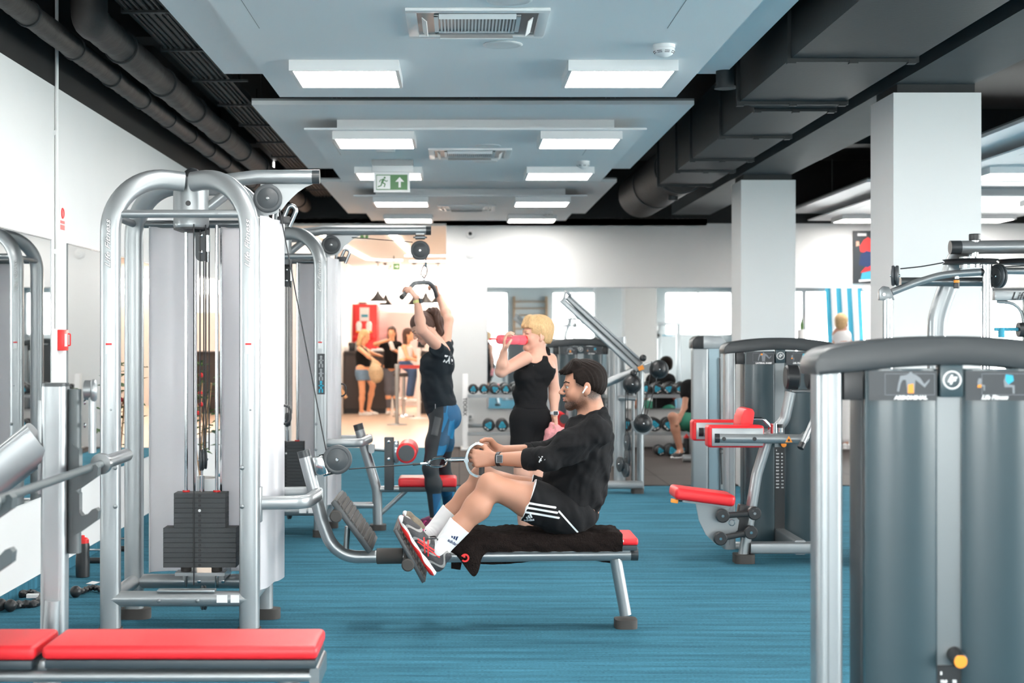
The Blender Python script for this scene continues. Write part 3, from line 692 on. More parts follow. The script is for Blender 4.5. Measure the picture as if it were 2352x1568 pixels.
def tower(dx, dy, name, label, cat, beam_end, group=None):
    t = thing(name, label, cat, (-1.3 + dx, 7.6 + dy, 0), group)
    D = V((dx, dy, 0)); A = lambda x, y, z: V((x + dx, y + dy, z))
    xl, xr, yf, yb = -1.632, -.982, 7.32, 7.85; sec = oval(.094, .072, 24, 3.0)
    for (x, y, ex, ey) in ((xl, yf, -1.318, 7.47), (xr, yf, -1.272, 7.47), (xl, yb, -1.318, 7.70), (xr, yb, -1.272, 7.70)):
        m = MB(); m.sweep(fillet([A(x, y, .03), A(x, y, 2.175), A(ex, ey, 2.15)], .25, 14), sec, up=(0, 1, 0)); o = m.build('frame_post', 'silver', t)
        m = MB(); m.sweep([A(x, y, 0), A(x, y, .05)], oval(.17 if y > 7.5 else .11, .11, 24, 2.6), up=(0, 1, 0)); m.build('foot_pad', 'rubber', o)
        if y < 7.5:
            s = MB()
            for zz in (.62, .80): bolt(s, A(x + (.03 if x < -1.3 else -.03), y - .036, zz), (0, -1, 0), .011)
            bolt(s, A(x + .01, y - .036, 1.07), (0, -1, 0), .005); s.build('bolt_row', 'silver_dark', o)
            m = MB(); m.box2(A(x - .014, y - .0385, 1.33), A(x + .014, y - .037, 1.37)); m.build('warning_label', 'white_print', o, False)
            m = MB(); m.box2(A(x - .014, y - .039, 1.372), A(x + .014, y - .037, 1.38)); m.build('label_stripe', 'tape_red', o, False)
            text('Life Fitness', .033, A(x + .006, y - .0372, 1.73), (0, 0, 1), (-1, 0, 0), 'black_print', o, 'logo', .45, .0016, .0003, sx=1.5)
            text('Life Fitness', .033, A(x + .006, y - .0376, 1.73), (0, 0, 1), (-1, 0, 0), 'white_print', o, 'logo', .45, .0006, .0005, sx=1.5)
    # hub
    m = MB(); m.prof(A(-1.30, 7.585, 1.935), (0, 0, 1), [(0, .05), (-.0, .082), (.012, .086), (.02, .086), (.24, .086), (.245, .07), (.25, 0)], 40); hub = m.build('hub', 'silver', t)
    m = MB(); m.prof(A(-1.30, 7.585, 1.936), (0, 0, -1), [(0, .085), (.008, .084), (.02, .05), (.022, 0)], 40); m.build('hub_cap', 'black_plastic', hub)
    m = MB()
    for a, zz, r in ((-1.57, 2.05, .013), (-2.1, 2.12, .0065), (-1.05, 2.12, .0065), (-1.57, 1.995, .008), (-2.7, 2.12, .0065)):
        c = A(-1.30, 7.585, zz) + V((math.cos(a), math.sin(a), 0)) * .084; m.cyl(c, c + V((math.cos(a), math.sin(a), 0)) * .003, r, n=14)
    m.build('hub_hole', 'black_plastic', hub)
    m = MB(); m.sphere(A(-1.295, 7.585, 2.17), .05, (1, 1, 1.2), sub=3); m.build('hub_dome', 'black_plastic', hub)
    for y, z, r in ((yf, 1.985, .0195), (yb, 1.975, .0195)):
        m = MB(); m.cyl(A(xl, y, z), A(xr, y, z), r); m.build('cross_tube', 'silver_dark' if y > 7.5 else 'silver', t)
    for y in (yf, yb):
        m = MB(); m.cyl(A(xl, y, .185), A(xr, y, .185), .036); o = m.build('base_tube', 'silver', t)
        if y < 7.5:
            s = MB(); s.box2(A(-1.41, y - .03, .219), A(-1.14, y + .03, .229), .002); s.build('cover_plate', 'silver', o)
            for xx in (-1.40, -1.22): s = MB(); bolt(s, A(xx, y - .035, .18), (0, -1, 0), .010); s.build('plug', 'silver_dark', o)
            for xx, w in ((-1.13, .05), (-1.065, .04)): s = MB(); s.box2(A(xx, y - .038, .172), A(xx + w, y - .033, .208)); s.build('sticker', 'white_print', o, False)
        else:
            for xx in (-1.30, -1.18): s = MB(); bolt(s, A(xx, y - .036, .19), (0, -1, 0), .010); s.build('bolt', 'chrome', o)
    for x in (xl, xr):
        m = MB(); m.cyl(A(x, yf, .185), A(x, yb, .185), .034); m.build('side_tube', 'silver', t)
        m = MB(); m.cyl(A(x, yf, 1.98), A(x, yb, 1.975), .018); m.build('side_tube', 'silver_dark', t)
    # weight stack
    cx = -1.246; yc = 7.56; th = .0238
    for k in range(15):
        z = .303 + k * th; w = .175 if k < 8 else .124
        m = MB(); m.mt('weight_iron').box2(A(cx - w, yc - .055, z + .0004), A(cx + w, yc + .055, z + th - .0004), .0008, 1)
        m.mt('white_print' if k == 11 else 'black_print').cyl(A(cx, yc - .0575, z + th / 2), A(cx, yc - .055, z + th / 2), .0070, n=12)
        m.build('weight_plate', None, t)
    for xx in (-.074, .074):
        m = MB(); m.cyl(A(cx + xx, yc, .2), A(cx + xx, yc, 1.95), .0085, n=14); m.build('guide_rod', 'chrome', t)
        m = MB(); m.cyl(A(cx + xx, yc, .661), A(cx + xx, yc, .669), .018, n=16); m.build('stack_ring', 'red_plastic', t)
        m = MB(); m.cyl(A(cx + xx, yc, .279), A(cx + xx, yc, .302), .026, n=16); m.build('stack_buffer', 'rubber', t)
    m = MB(); m.box2(A(cx - .12, yc - .05, .262), A(cx + .12, yc + .05, .278)); m.box2(A(cx - .10, yc + .05, .225), A(cx + .10, yb + .02, .278)); m.build('stack_rest', 'silver', t, False)
    m = MB(); m.cyl(A(cx + .002, yc, .66), A(cx + .002, yc, .74), .012, n=14); m.cyl(A(cx + .002, yc, .72), A(cx + .002, yc, .80), .006, n=10); m.build('selector_stem', 'chrome', t)
    pulley('moving_pulley', A(cx, yc, .815), (1, .25, 0), .052, .022, t)
    pulley('moving_pulley', A(cx + .01, yc + .04, .815), (1, .25, 0), .048, .018, t)
    pulley('floor_pulley', A(cx + .03, yc - .12, .17), (1, .3, 0), .058, .026, t)
    m = MB(); m.prism(rrect(.066, .17, .03), A(-1.245, yc + .01, 1.86), (1, 0, 0), (0, 0, 1), (0, .006, 0)); o = m.build('pulley_bracket', 'grey_plastic', t)
    s = MB(); bolt(s, A(-1.25, yc + .01, 1.90), (0, -1, 0), .009); s.build('bolt', 'chrome', o); s = MB(); bolt(s, A(-1.25, yc + .01, 1.82), (0, -1, 0), .009); s.build('bolt', 'chrome', o)
    m = MB(); m.cyl(A(-1.215, yc - .01, 1.82), A(-1.215, yc - .01, 1.90), .013, n=14); m.cyl(A(-1.215, yc - .01, 1.77), A(-1.215, yc - .01, 1.82), .006, n=8); m.build('cable_end', 'chrome', t)
    for xx, z0, yy in ((-1.272, .22, yc - .065), (-1.25, .86, yc - .02), (-1.238, .86, yc + .02), (-1.222, .86, yc - .02), (-1.214, .86, yc + .03)):
        m = MB(); m.cyl(A(xx, yy, z0), A(xx, yy, 1.95), .0032, n=8); m.build('cable', 'cable_black', t)
    # shrouds
    def shroud(nm, plan, z0, z1, mt_):
        m = MB(); n_ = len(plan); rings = []
        inner = []
        for i, (x, y) in enumerate(plan):
            a = V(plan[max(0, i - 1)]); b = V(plan[min(n_ - 1, i + 1)]); d = (b - a).normalized(); inner.append((x - d.y * .004, y + d.x * .004))
        loop = plan + inner[::-1]
        m.ringloft([[A(x, y, z) for x, y in loop] for z in (z0, z1)]); return m.build(nm, mt_, t, True, 50)
    arc = lambda p, n=6: [(q.x, q.y) for q in spline([(a, b, 0) for a, b in p], n)]
    shroud('rear_shroud', arc([(-1.545, 7.80), (-1.53, 7.83), (-1.44, 7.86), (-1.335, 7.84), (-1.315, 7.82)]), .235, 1.96, 'shroud_clear')
    shroud('rear_shroud', arc([(-1.19, 7.82), (-1.17, 7.84), (-1.09, 7.86), (-1.0, 7.82)]), .235, 1.96, 'shroud_clear')
    shroud('side_shroud', arc([(-.935, 7.36), (-.912, 7.42), (-.905, 7.5), (-.898, 7.6), (-.882, 7.64), (-.868, 7.75), (-.88, 7.86)]), .22, 1.98, 'shroud_clear')
    for xx in (-1.32, -1.187):
        m = MB(); m.box2(A(xx - .005, 7.79, .24), A(xx + .005, 7.80, 1.95)); m.build('shroud_rail', 'chrome', t, False)
    m = MB(); m.tube(fillet([A(-.868, 7.74, .98), A(-.835, 7.74, .98), A(-.835, 7.74, 1.07), A(-.868, 7.74, 1.07)], .03), .006, 8); m.build('shroud_hook', 'black_plastic', t)
    # top beam
    pts = fillet([A(-1.24, 7.6, 2.03), A(-1.10, 7.6, 2.165), A(-.98, 7.6, 2.185), A(beam_end, 7.6, 2.185)], .12)
    m = MB(); m.tube([A(-1.24, 7.6, 2.02), A(-1.06, 7.6, 2.16)], .026, 18); m.build('beam_strut', 'silver', t)
    m = MB(); m.tube([A(-1.27, 7.6, 2.15), A(-1.1, 7.6, 2.172), A(-.98, 7.6, 2.187), A(beam_end - .035, 7.6, 2.187)], .034, 22); beam = m.build('top_beam', 'silver', t)
    m = MB(); m.tube([A(beam_end - .036, 7.6, 2.187), A(beam_end, 7.6, 2.187)], .0345, 22); m.build('beam_cap', 'cap_grey', beam)
    q = lambda px, py: (P(px, py, 7.6).x, P(px, py, 7.6).z)
    poly = [q(*a) for a in ((597, 420), (719, 421), (700, 429), (684, 440), (671, 452), (659, 464), (650, 476), (640, 487), (625, 492), (607, 494), (597, 488))]
    m = MB(); m.prism([(u + dx, v) for u, v in poly], (0, 7.62 + dy, 0), (1, 0, 0), (0, 0, 1), (0, .006, 0)); m.build('gusset_plate', 'silver', beam, False)
    c = P(615, 455.5, 7.6); pulley('top_pulley', c + D, (0, 1, 0), .069, .03, t)
    m = MB(); m.tube(fillet([A(-.86, 7.68, 2.0), A(-.825, 7.68, 2.08), A(-.80, 7.68, 2.03), A(-.835, 7.68, 1.95)], .02), .011, 10); m.build('hook_bracket', 'steel_brushed', t)
    m = MB(); m.box2(A(-.89, 7.66, 1.965), A(-.83, 7.70, 2.0), .004); m.build('guide_block', 'black_plastic', t)
    m = MB(); m.cyl(A(-.90, 7.7, 1.9), A(-.90, 7.7, 2.06), .012, n=12); m.build('bracket_post', 'silver', t)
    return t
Q = lambda px, py: P(px, py, 7.6)
row = tower(0, 0, 'cable_row_machine', 'large silver cable tower with low row bench and weight stack, used by the seated man', 'gym machine', -.678)
def arm_to(t, y0, y1, z, r=.03):
    m = MB(); m.sweep(fillet([V((-.945, y0, z)), V((-.72, y0 + (.0 if y0 < 7.5 else 0), z + .004)), V((-.686, y1, z + .02))], .07, 8), oval(.045, .064, 18, 3), up=(0, 0, 1)); return m.build('row_arm', 'silver', t)
arm_to(row, 7.37, 7.58, .627); arm_to(row, 7.82, 7.62, .627)
m = MB(); m.box2((-.94, 7.33, .54), (-.928, 7.41, .705), .003); m.build('mount_plate', 'silver', row)
m = MB(); m.tube(fillet([Q(698, 1040), Q(739, 1195), Q(770, 1279), Q(1465, 1272)], [.25, .16], 12), .031, 24); up = m.build('row_frame', 'silver', row)
m = MB(); a = Q(698, 1040); d = (Q(698, 1040) - Q(739, 1195)).normalized(); m.cyl(a - d * .02, a + d * .012, .0315, n=24); m.build('frame_cap', 'cap_grey', up)
m = MB(); m.cyl(Q(865, 1276.5), Q(926, 1276), .0385, n=28, bev=.003); m.build('rubber_sleeve', 'rubber', up)
m = MB(); a = Q(736, 1050); b = Q(750, 1088); m.cyl(a, b, .017, n=18); m.box(Q(735, 1068), (.05, .05, .09), Matrix.Rotation(-.24, 3, 'Y'), .004)
m.cyl(Q(733, 1047), Q(757, 1041), .005, n=8); m.cyl(Q(743, 1092), Q(766, 1086), .005, n=8); m.build('pulley_hinge', 'chrome', row)
pulley('row_pulley', Q(775, 1055), (0, 1, 0), .071, .034, row)
m = MB(); m.cyl(Q(642, 480), Q(750, 1040), .0032, n=8); m.build('cable', 'cable_black', row)
m = MB(); m.cyl(Q(801, 1077), Q(950, 1066), .0032, n=8); m.build('cable', 'cable_black', row)
m = MB(); m.cyl(Q(948, 1066), Q(968, 1065), .007, .005, n=12); m.build('cable_sheath', 'black_plastic', row)
m = MB(); m.cyl(Q(966, 1065), Q(982, 1064), .006, n=12); m.build('cable_ferrule', 'chrome', row)
def foot_plate(pa, pb, y0, y1, th, side, roll, rr):
    a = V(P(*pa, y0)); b = V(P(*pb, y0)); d = (b - a); n = V((d.z, 0, -d.x)).normalized()
    if n.x < 0: n = -n
    m = MB(); L_ = d.length; dn = d.normalized()
    m.prism([(-.0, 0), (L_, 0), (L_, -th), (0, -th)], a, dn, n, (0, y1 - y0, 0), .005)
    o = m.build('foot_plate', 'cap_grey', row)
    k = .012
    while k < L_ - .02:
        m = MB(); m.prism([(0, 0), (.022, 0), (.020, .004), (.002, .006)], a + dn * k + V((0, .015, 0)), dn, n, (0, y1 - y0 - .03, 0)); m.build('tread_rib', 'rubber', o, False); k += .027
    for py_ in roll:
        c = a + dn * L_ * py_ - n * (th + rr * .55); m = MB(); m.cyl(V((c.x, y0 - .01, c.z)), V((c.x, y1 + .01, c.z)), rr, n=22, bev=.006); m.build('plate_roller', 'rubber', o)
    m = MB(); c = (a + b) / 2 - n * (th + .03); m.cyl(V((c.x, 7.6, c.z)), V((c.x - .01, 7.6, .35)), .014, n=10); m.build('plate_hinge', 'silver_dark', o)
    return o
foot_plate((770, 1147), (856, 1264), 7.36, 7.84, .028, 0, (.22,), .030)
foot_plate((911, 1213), (978, 1335), 7.30, 7.90, .020, 0, (.62,), .030)
# seat
m = MB(); x0 = Q(1036, 0).x; x1 = P(1466, 0, 7.45).x
m.box2((x0, 7.44, .418), (x1, 7.78, .452), .014, 4); sp = m.build('seat_pad', 'red_vinyl', row)
m = MB(); m.box2((x0 + .005, 7.447, .392), (x1 - .004, 7.773, .4175), .004); m.build('pad_board', 'dark_vinyl', row)
m = MB(); m.box2((x1 - .10, 7.439, .434), (x1 - .07, 7.441, .444)); m.build('sticker', 'white_print', sp, False)
m = MB(); m.box2((x0 + .3, 7.54, .372), (x1 - .03, 7.68, .3915)); m.build('pad_bracket', 'silver_dark', row, False)
m = MB(); m.cyl(Q(1448, 1272), Q(1465, 1272), .0315, n=22); m.build('frame_cap', 'cap_grey', up)
m = MB(); m.cyl(Q(1414, 1282), Q(1437, 1412), .029, n=22); m.build('rear_leg', 'silver', row)
m = MB(); c = Q(1437, 0); m.sweep([(c.x, 7.6, 0), (c.x, 7.6, .042)], rrect(.108, .13, .035), up=(0, 1, 0)); m.build('foot_pad', 'rubber', row)
# ---------------------------------------------------------------- far tower with pulldown seat
lat = tower(.0, 3.75, 'lat_pulldown_machine', 'second silver cable tower farther back with a long overhead arm and red seat', 'gym machine', -.205)
R_ = lambda px, py, y=11.48: P(px, py, y)
m = MB(); m.tube(fillet([R_(823, 978), R_(866, 1125), R_(868, 1215)], .25, 10), .036, 22); up2 = m.build('seat_post', 'silver', lat)
m = MB(); a = R_(823, 978); d = (R_(823, 978) - R_(866, 1125)).normalized(); m.cyl(a - d * .03, a + d * .015, .0365, n=24); m.build('frame_cap', 'cap_grey', up2)
m = MB(); c = R_(868, 0); m.sweep([(c.x, 11.48, 0), (c.x, 11.48, .04)], rrect(.12, .13, .04), up=(0, 1, 0)); m.build('foot_pad', 'rubber', lat)
for y0, y1 in ((11.12, 11.45), (11.57, 11.51)):
    m = MB(); z = .66; m.sweep(fillet([V((-.945, y0, z)), V((-.70, y0, z)), V((-.655, y1, z + .01))], .07, 8), oval(.045, .06, 18, 3), up=(0, 0, 1)); m.build('seat_arm', 'silver', lat)
m = MB(); m.tube([R_(770, 1160), R_(860, 1160)], .024, 16); m.build('lower_tube', 'silver', lat)
m = MB(); m.tube([R_(872, 1123), R_(1046, 1121)], .024, 16); m.build('seat_tube', 'silver', lat)
m = MB(); m.tube([R_(874, 1180), R_(935, 1124)], .017, 14); m.build('seat_strut', 'silver', lat)
m = MB(); x0 = R_(916, 0).x; x1 = R_(1049, 0).x; m.box2((x0, 11.345, .325), (x1, 11.635, .39), .022, 4); m.build('seat_pad', 'red_vinyl', lat)
m = MB(); m.box2((x0 + .006, 11.35, .29), (x1 - .002, 11.63, .324), .005); m.build('pad_board', 'dark_vinyl', lat)
m = MB(); a = R_(883, 1125); b = R_(905, 1003); m.box2((a.x, 11.45, a.z), (b.x, 11.51, b.z), .008); o = m.build('thigh_post', 'grey_plastic', lat)
for yy in (1014, 1054): s = MB(); c = R_(893, yy, 11.45); bolt(s, c, (0, -1, 0), .012); s.build('bolt', 'chrome', o)
m = MB(); m.tube([R_(858, 1031), R_(884, 1033)], .014, 12); m.prism(rrect(.045, .07, .02), R_(853, 1030, 11.43), (1, 0, 0), (0, 0, 1), (0, .09, 0)); m.build('thigh_link', 'silver', lat)
m = MB(); m.cyl((R_(905, 0).x, 11.48, .572), (R_(905, 0).x + .035, 11.48, .572), .085, n=30, bev=.01); m.build('pad_disc', 'panel_blue', lat)
c = R_(936, 1035); m = MB(); m.cyl((c.x, 11.24, c.z), (c.x, 11.72, c.z), .074, n=32, bev=.012); o = m.build('thigh_roller', 'red_vinyl', lat)
m = MB(); m.cyl((c.x, 11.232, c.z), (c.x, 11.2395, c.z), .058, n=28, bev=.003); m.build('roller_cap', 'grey_plastic', o)
m = MB(); m.tube([R_(905, 1045), (c.x, 11.48, c.z)], .012, 10); m.build('roller_axle', 'silver_dark', lat)
# hanging pulley and cable of the far tower
c = P(965, 575, 11.35); pulley('hanging_pulley', c, (0, 1, 0), .071, .034, lat)
m = MB(); a = P(965, 545, 11.35); m.cyl(a - V((.035, 0, 0)), a + V((.035, 0, 0)), .016, n=16); m.box(a + V((0, 0, .025)), (.06, .05, .012)); m.cyl(a - V((.05, 0, 0)), a + V((.05, 0, 0)), .006, n=8); m.build('pulley_hinge', 'silver_dark', lat)
m = MB(); m.cyl(P(808, 545, 11.35), P(948, 556, 11.35), .0032, n=8); m.build('cable', 'cable_black', lat)
m = MB(); m.cyl(P(978, 590, 11.35), P(978, 604, 11.35), .0035, n=8); m.build('cable', 'cable_black', lat)
m = MB(); a, b = P(735, 812, 11.07), P(737, 812, 11.07)
p0 = P(730, 905, 11.065); p1 = P(747, 812, 11.065); m.box2((p0.x, 11.028, p0.z), (p1.x, 11.0335, p1.z)); o = m.build('instruction_placard', 'placard', lat, False)
for k, zz in enumerate((.82, .5, .2)):
    s = MB(); z = p0.z + (p1.z - p0.z) * zz; xm = (p0.x + p1.x) / 2; s.cyl((xm, 11.0278, z + .03), (xm, 11.0265, z + .03), .009, n=10); s.box2((xm - .007, 11.0265, z - .02), (xm + .007, 11.0278, z + .02)); s.box2((xm - .018, 11.0265, z + .0), (xm + .018, 11.0278, z + .008)); s.box2((xm - .016, 11.0265, z - .045), (xm - .006, 11.0278, z - .02)); s.box2((xm + .004, 11.0265, z - .045), (xm + .014, 11.0278, z - .02)); s.build('pictogram', 'cyan_print' if k == 2 else 'silver_dark', o, False)
# lat bar with its clip (held by the woman)
bar = thing('lat_pulldown_bar', 'grey padded angled pulldown bar held overhead by the standing woman', 'cable handle', P(975, 650, 11.5))
bp = [P(924, 681, 11.10), P(947, 655, 11.24), P(955, 650, 11.36), P(973, 648.5, 11.50), P(988, 651, 11.60), P(997, 663, 11.75), P(1003, 681, 11.88)]
m = MB(); m.tube(spline(bp, 6), .017, 16); m.build('bar_tube', 'grey_plastic', bar)
m = MB(); a = bp[0]; d = (bp[0] - bp[1]).normalized(); m.cyl(a - d * .01, a + d * .012, .0185, n=18); m.build('bar_end', 'rubber', bar)
for f in (968, 985): m = MB(); c = P(f, 649, 11.5 + (f - 974) * .008); m.cyl(c - V((.004, 0, 0)), c + V((.004, 0, 0)), .0185, n=18); m.build('bar_collar', 'white_print', bar)
m = MB(); m.tube([P(975, 648, 11.5), P(974, 637, 11.5)], .008, 10); m.torus(P(974, 634, 11.5), (0, 1, 0), .009, .004, 16, 8); m.build('swivel_eye', 'steel_brushed', bar)
clip = MB(); clip.tube(spline([P(974, 638, 11.42), P(967, 630, 11.42), P(971, 614, 11.38), P(977, 607, 11.36), P(981, 616, 11.38), P(980, 630, 11.42), P(974, 638, 11.42)], 6), .004, 8); clip.cyl(P(977, 612, 11.37), P(978, 603, 11.35), .008, n=10); tag(clip.build('snap_hook', 'chrome'), 'steel snap hook above the pulldown bar', 'hook')
# row handle
rh = thing('row_handle', 'chrome close-grip row handle held by the seated man', 'cable handle', Q(1090, 1055))
def band2(yy, nm):
    pts = spline([P(1110, 1021, yy), P(1094, 1018, yy), P(1078, 1030, yy), P(1071, 1055, yy), P(1077, 1080, yy), P(1092, 1092, yy), P(1107, 1093, yy)], 6)
    rings = []
    for i, p in enumerate(pts):
        d = (pts[min(i + 1, len(pts) - 1)] - pts[max(i - 1, 0)]).normalized(); n = V((d.z, 0, -d.x)); w = .017; t_ = .0055
        rings.append([p + n * t_ + V((0, w, 0)), p + n * t_ - V((0, w, 0)), p - n * t_ - V((0, w, 0)), p - n * t_ + V((0, w, 0))])
    m = MB(); m.ringloft(rings); return m.build(nm, 'chrome', rh, True, 30)
band2(7.52, 'handle_bow'); band2(7.66, 'handle_bow')
for yy in (7.52, 7.66): m = MB(); m.cyl(P(1106, 1093, yy), P(1108, 1021, yy), .0135, n=18); m.build('handle_grip', 'black_plastic', rh)
m = MB(); m.cyl((P(1071, 1055, 7.6).x, 7.52, P(0, 1055, 7.6).z), (P(1071, 1055, 7.6).x, 7.66, P(0, 1055, 7.6).z), .012, n=14); m.cyl(Q(1035, 1056), Q(1071, 1055), .013, n=16); m.prof(Q(1035, 1056), (-1, 0, 0), [(0, .013), (.012, .006), (.03, .004), (.03, 0)], 12); m.build('handle_stem', 'chrome', rh)
m = MB(); m.tube(spline([Q(984, 1064), Q(992, 1055), Q(1012, 1051), Q(1025, 1056), Q(1024, 1066), Q(1012, 1071), Q(992, 1070), Q(984, 1064)], 6), .0045, 8); m.torus(Q(982, 1064), (0, 1, 0), .008, .004, 14, 8); tag(m.build('snap_hook', 'chrome'), 'steel snap hook between the row cable and the chrome handle', 'hook')
m = MB(); m.torus(Q(1026, 1058), (0, 0, 1), .008, .003, 14, 8); m.build('handle_ring', 'chrome', rh)
# towel over the bench
def towel():
    nx, ny = 90, 44; x0 = Q(1036, 0).x; x1 = Q(1421, 0).x
    # across: near hem -> near edge -> top -> far edge -> far hem
    cum = [(7.425, .392), (7.422, .425), (7.428, .452), (7.445, .464), (7.52, .463), (7.6, .466), (7.70, .462), (7.775, .464), (7.792, .452), (7.80, .42), (7.803, .36), (7.80, .29)]
    sp_ = spline([(0, a, b) for a, b in cum], 4); vs = []; fs = []; rnd = random.Random(3); n = len(sp_)
    for i in range(nx + 1):
        u = i / nx; x = x0 + (x1 - x0) * u
        for j, p in enumerate(sp_):
            v = j / (n - 1); w = .004 * math.sin(x * 31 + j * .6) + .003 * math.sin(x * 77 + j * 1.1) + .002 * math.sin(x * 140 - j)
            y = p.y; z = p.z + (abs(w) * .8 if .12 < v < .75 else 0); xx = x
            if v <= .12:
                y -= .004 + w * .8; e = math.exp(-((u - .11) / .055) ** 2)
                if j < 6: z -= e * .115 * (1 - j / 6); xx += e * (.02 * (6 - j) / 6); y -= .02 * e
            if v > .75: y += .006 + w; z -= .03 * max(0, (v - .85) / .15) * (math.sin(x * 9) * .5 + (1.4 if u < .06 else 0))
            if u > .9: z += .006 * math.sin((u - .9) * 31) * (.12 < v < .75)
            if .2 < v < .7: z += .010 * math.exp(-((u - .80) / .05) ** 2) + .004 * math.sin(u * 26 + v * 7)
            vs.append((xx, y, z))
    for i in range(nx):
        for j in range(n - 1): a = i * n + j; fs.append((a, a + 1, a + n + 1, a + n))
    m = MB(); m.raw(vs, fs); o = m.build('towel', 'towel_brown', None, True, 80)
    md = o.modifiers.new('th', 'SOLIDIFY'); md.thickness = .007; md.offset = 1
    return tag(o, 'dark brown towel spread over the red bench pad under the seated man', 'towel')
tw = towel()
m = MB(); c = P(1068, 1281, 7.385); m.torus(c, (0, 1, 0), .016, .0045, 24, 6, .5, 5.6); m.box(c + V((-.003, 0, .007)), (.010, .003, .010)); m.build('red_emblem', 'tape_red', tw)
# ================================================================ olympic bench in front
ob = thing('olympic_bench', 'red padded bench with silver barbell uprights in the left foreground', 'bench', (-.9, 4.92, 0))
m = MB(); x0 = P(96, 0, 4.78).x; x1 = P(729, 0, 4.78).x; m.box2((x0, 4.77, .42), (x1, 5.07, .463), .02, 5); pad = m.build('back_pad', 'red_vinyl', ob)
m = MB(); m.box2((x0 + .008, 4.776, .392), (x1 - .004, 5.064, .4195), .006); m.build('pad_board', 'dark_vinyl', ob)
m = MB(); m.box2((x0 - .9, 4.77, .418), (x0 - .02, 5.07, .463), .02, 5); m.build('head_pad', 'red_vinyl', ob)
m = MB(); m.box2((x0 - .9, 4.776, .39), (x0 - .03, 5.064, .4175), .006); m.build('pad_board', 'dark_vinyl', ob)
m = MB(); m.tube([(-2.2, 4.92, .352), (x1 - .01, 4.92, .352)], .030, 20); m.tube([(-2.2, 4.80, .365), (x1 - .02, 4.80, .365)], .016, 14); o = m.build('bench_tube', 'silver', ob)
m = MB(); m.prism(rrect(.03, .07, .012), (x1 - .01, 4.785, .36), (1, 0, 0), (0, 0, 1), (0, .27, 0)); m.build('end_cap', 'silver_dark', ob)
m = MB(); m.tube([(x1 - .11, 4.92, .35), (x1 - .03, 4.92, .03)], .034, 20); m.build('front_leg', 'silver', ob)
m = MB(); m.sweep([(x1 - .03, 4.92, 0), (x1 - .03, 4.92, .04)], rrect(.13, .16, .04), up=(0, 1, 0)); m.build('foot_pad', 'rubber', ob)
m = MB(); m.box2((x0 - .035, 4.86, .36), (x0 - .005, 4.98, .40), .005); m.build('pad_hinge', 'silver', ob)
for sgn, yy in ((1, 5.44), (-1, 4.40)):
    m = MB(); m.sweep(fillet([(-1.47, yy, .03), (-1.408, yy, .32), (-1.404, yy, 1.235)], .3, 8), rrect(.086, .085, .022, 5), up=(0, 1, 0)); o = m.build('upright', 'silver', ob)
    m = MB(); m.sweep([(-1.404, yy, 1.2351), (-1.404, yy, 1.247)], rrect(.084, .083, .022, 5), up=(0, 1, 0)); m.build('upright_cap', 'cap_grey', o)
    m = MB(); m.sweep([(-1.341, yy + .012, .655), (-1.341, yy + .012, 1.225)], rrect(.042, .055, .018, 5), up=(0, 1, 0)); m.build('guard_strip', 'steel_grey', o)
    # hook plates
    def hook(z, e=0.0):
        poly = [(-.02, -.095), (.0, -.085), (.064, -.040), (.067, -.010), (.058, .0), (.045, -.004), (.028, -.022), (.010, -.026), (.001, -.014), (.001, .05), (-.02, .07)]
        mm = MB(); mm.prism(poly, (-1.318, yy - .022 + e, z), (1, 0, 0), (0, 0, 1), (0, .05 - 2 * e, 0)); mm.build('bar_hook', 'steel_grey', o)
    hook(.965); hook(.813, .003)
    for z in (1.18, 1.10, .93): s = MB(); bolt(s, (-1.303, yy - .005, z), (1, 0, 0), .009); s.build('bolt', 'chrome', o)
    m = MB(); m.box2((-1.46, yy - .03, .86), (-1.443, yy + .03, 1.19), .008); m.build('brace_plate', 'silver', o)
    m = MB(); m.sweep([(-1.455, yy, 1.05), (-1.75, yy, .82), (-2.0, yy, .55)], rrect(.145, .085, .03), up=(0, 1, 0)); m.build('rear_brace', 'silver', ob)
    m = MB(); m.tube(fillet([(-1.40, yy - .055, .50), (-1.415, yy - .06, .20), (-1.5, yy - .06, .03)], .1), .026, 16); m.build('lower_brace', 'silver', ob)
    m = MB(); m.box2((-1.58, yy - .06, 0), (-1.36, yy + .06, .032), .01); m.build('foot_pad', 'rubber', ob)
m = MB(); m.tube([(-1.45, 4.42, .12), (-1.45, 5.42, .12)], .03, 16); m.build('base_tube', 'silver', ob)
m = MB(); m.cyl((-1.315, 5.5, 1.22), (-1.285, 5.5, 1.22), .035, n=26); m.torus((-1.28, 5.48, 1.22), (1, .2, 0), .028, .012, 22, 10); m.build('safety_ring', 'silver', ob)
m = MB(); m.sweep([(-1.29, 5.5, 1.0), (-1.29, 5.5, 1.2)], rrect(.02, .05, .008), up=(0, 1, 0)); m.build('ring_rail', 'silver', ob)
bb = thing('barbell', 'long steel barbell resting in the hooks of the foreground bench', 'barbell', (-1.282, 4.92, .953))
bx, bz = -1.282, .953
m = MB(); m.cyl((bx, 3.62 + .2, bz), (bx, 5.60, bz), .014, n=18); m.build('bar', 'steel_grey', bb)
for s in (1, -1):
    y0 = 4.92 + s * .665; m = MB(); m.prof((bx, y0, bz), (0, s, 0), [(0, .015), (0, .036), (.01, .038), (.03, .038), (.04, .030), (.042, .025), (.44, .025), (.445, .02), (.445, 0)], 30); m.build('sleeve', 'steel_brushed', bb)
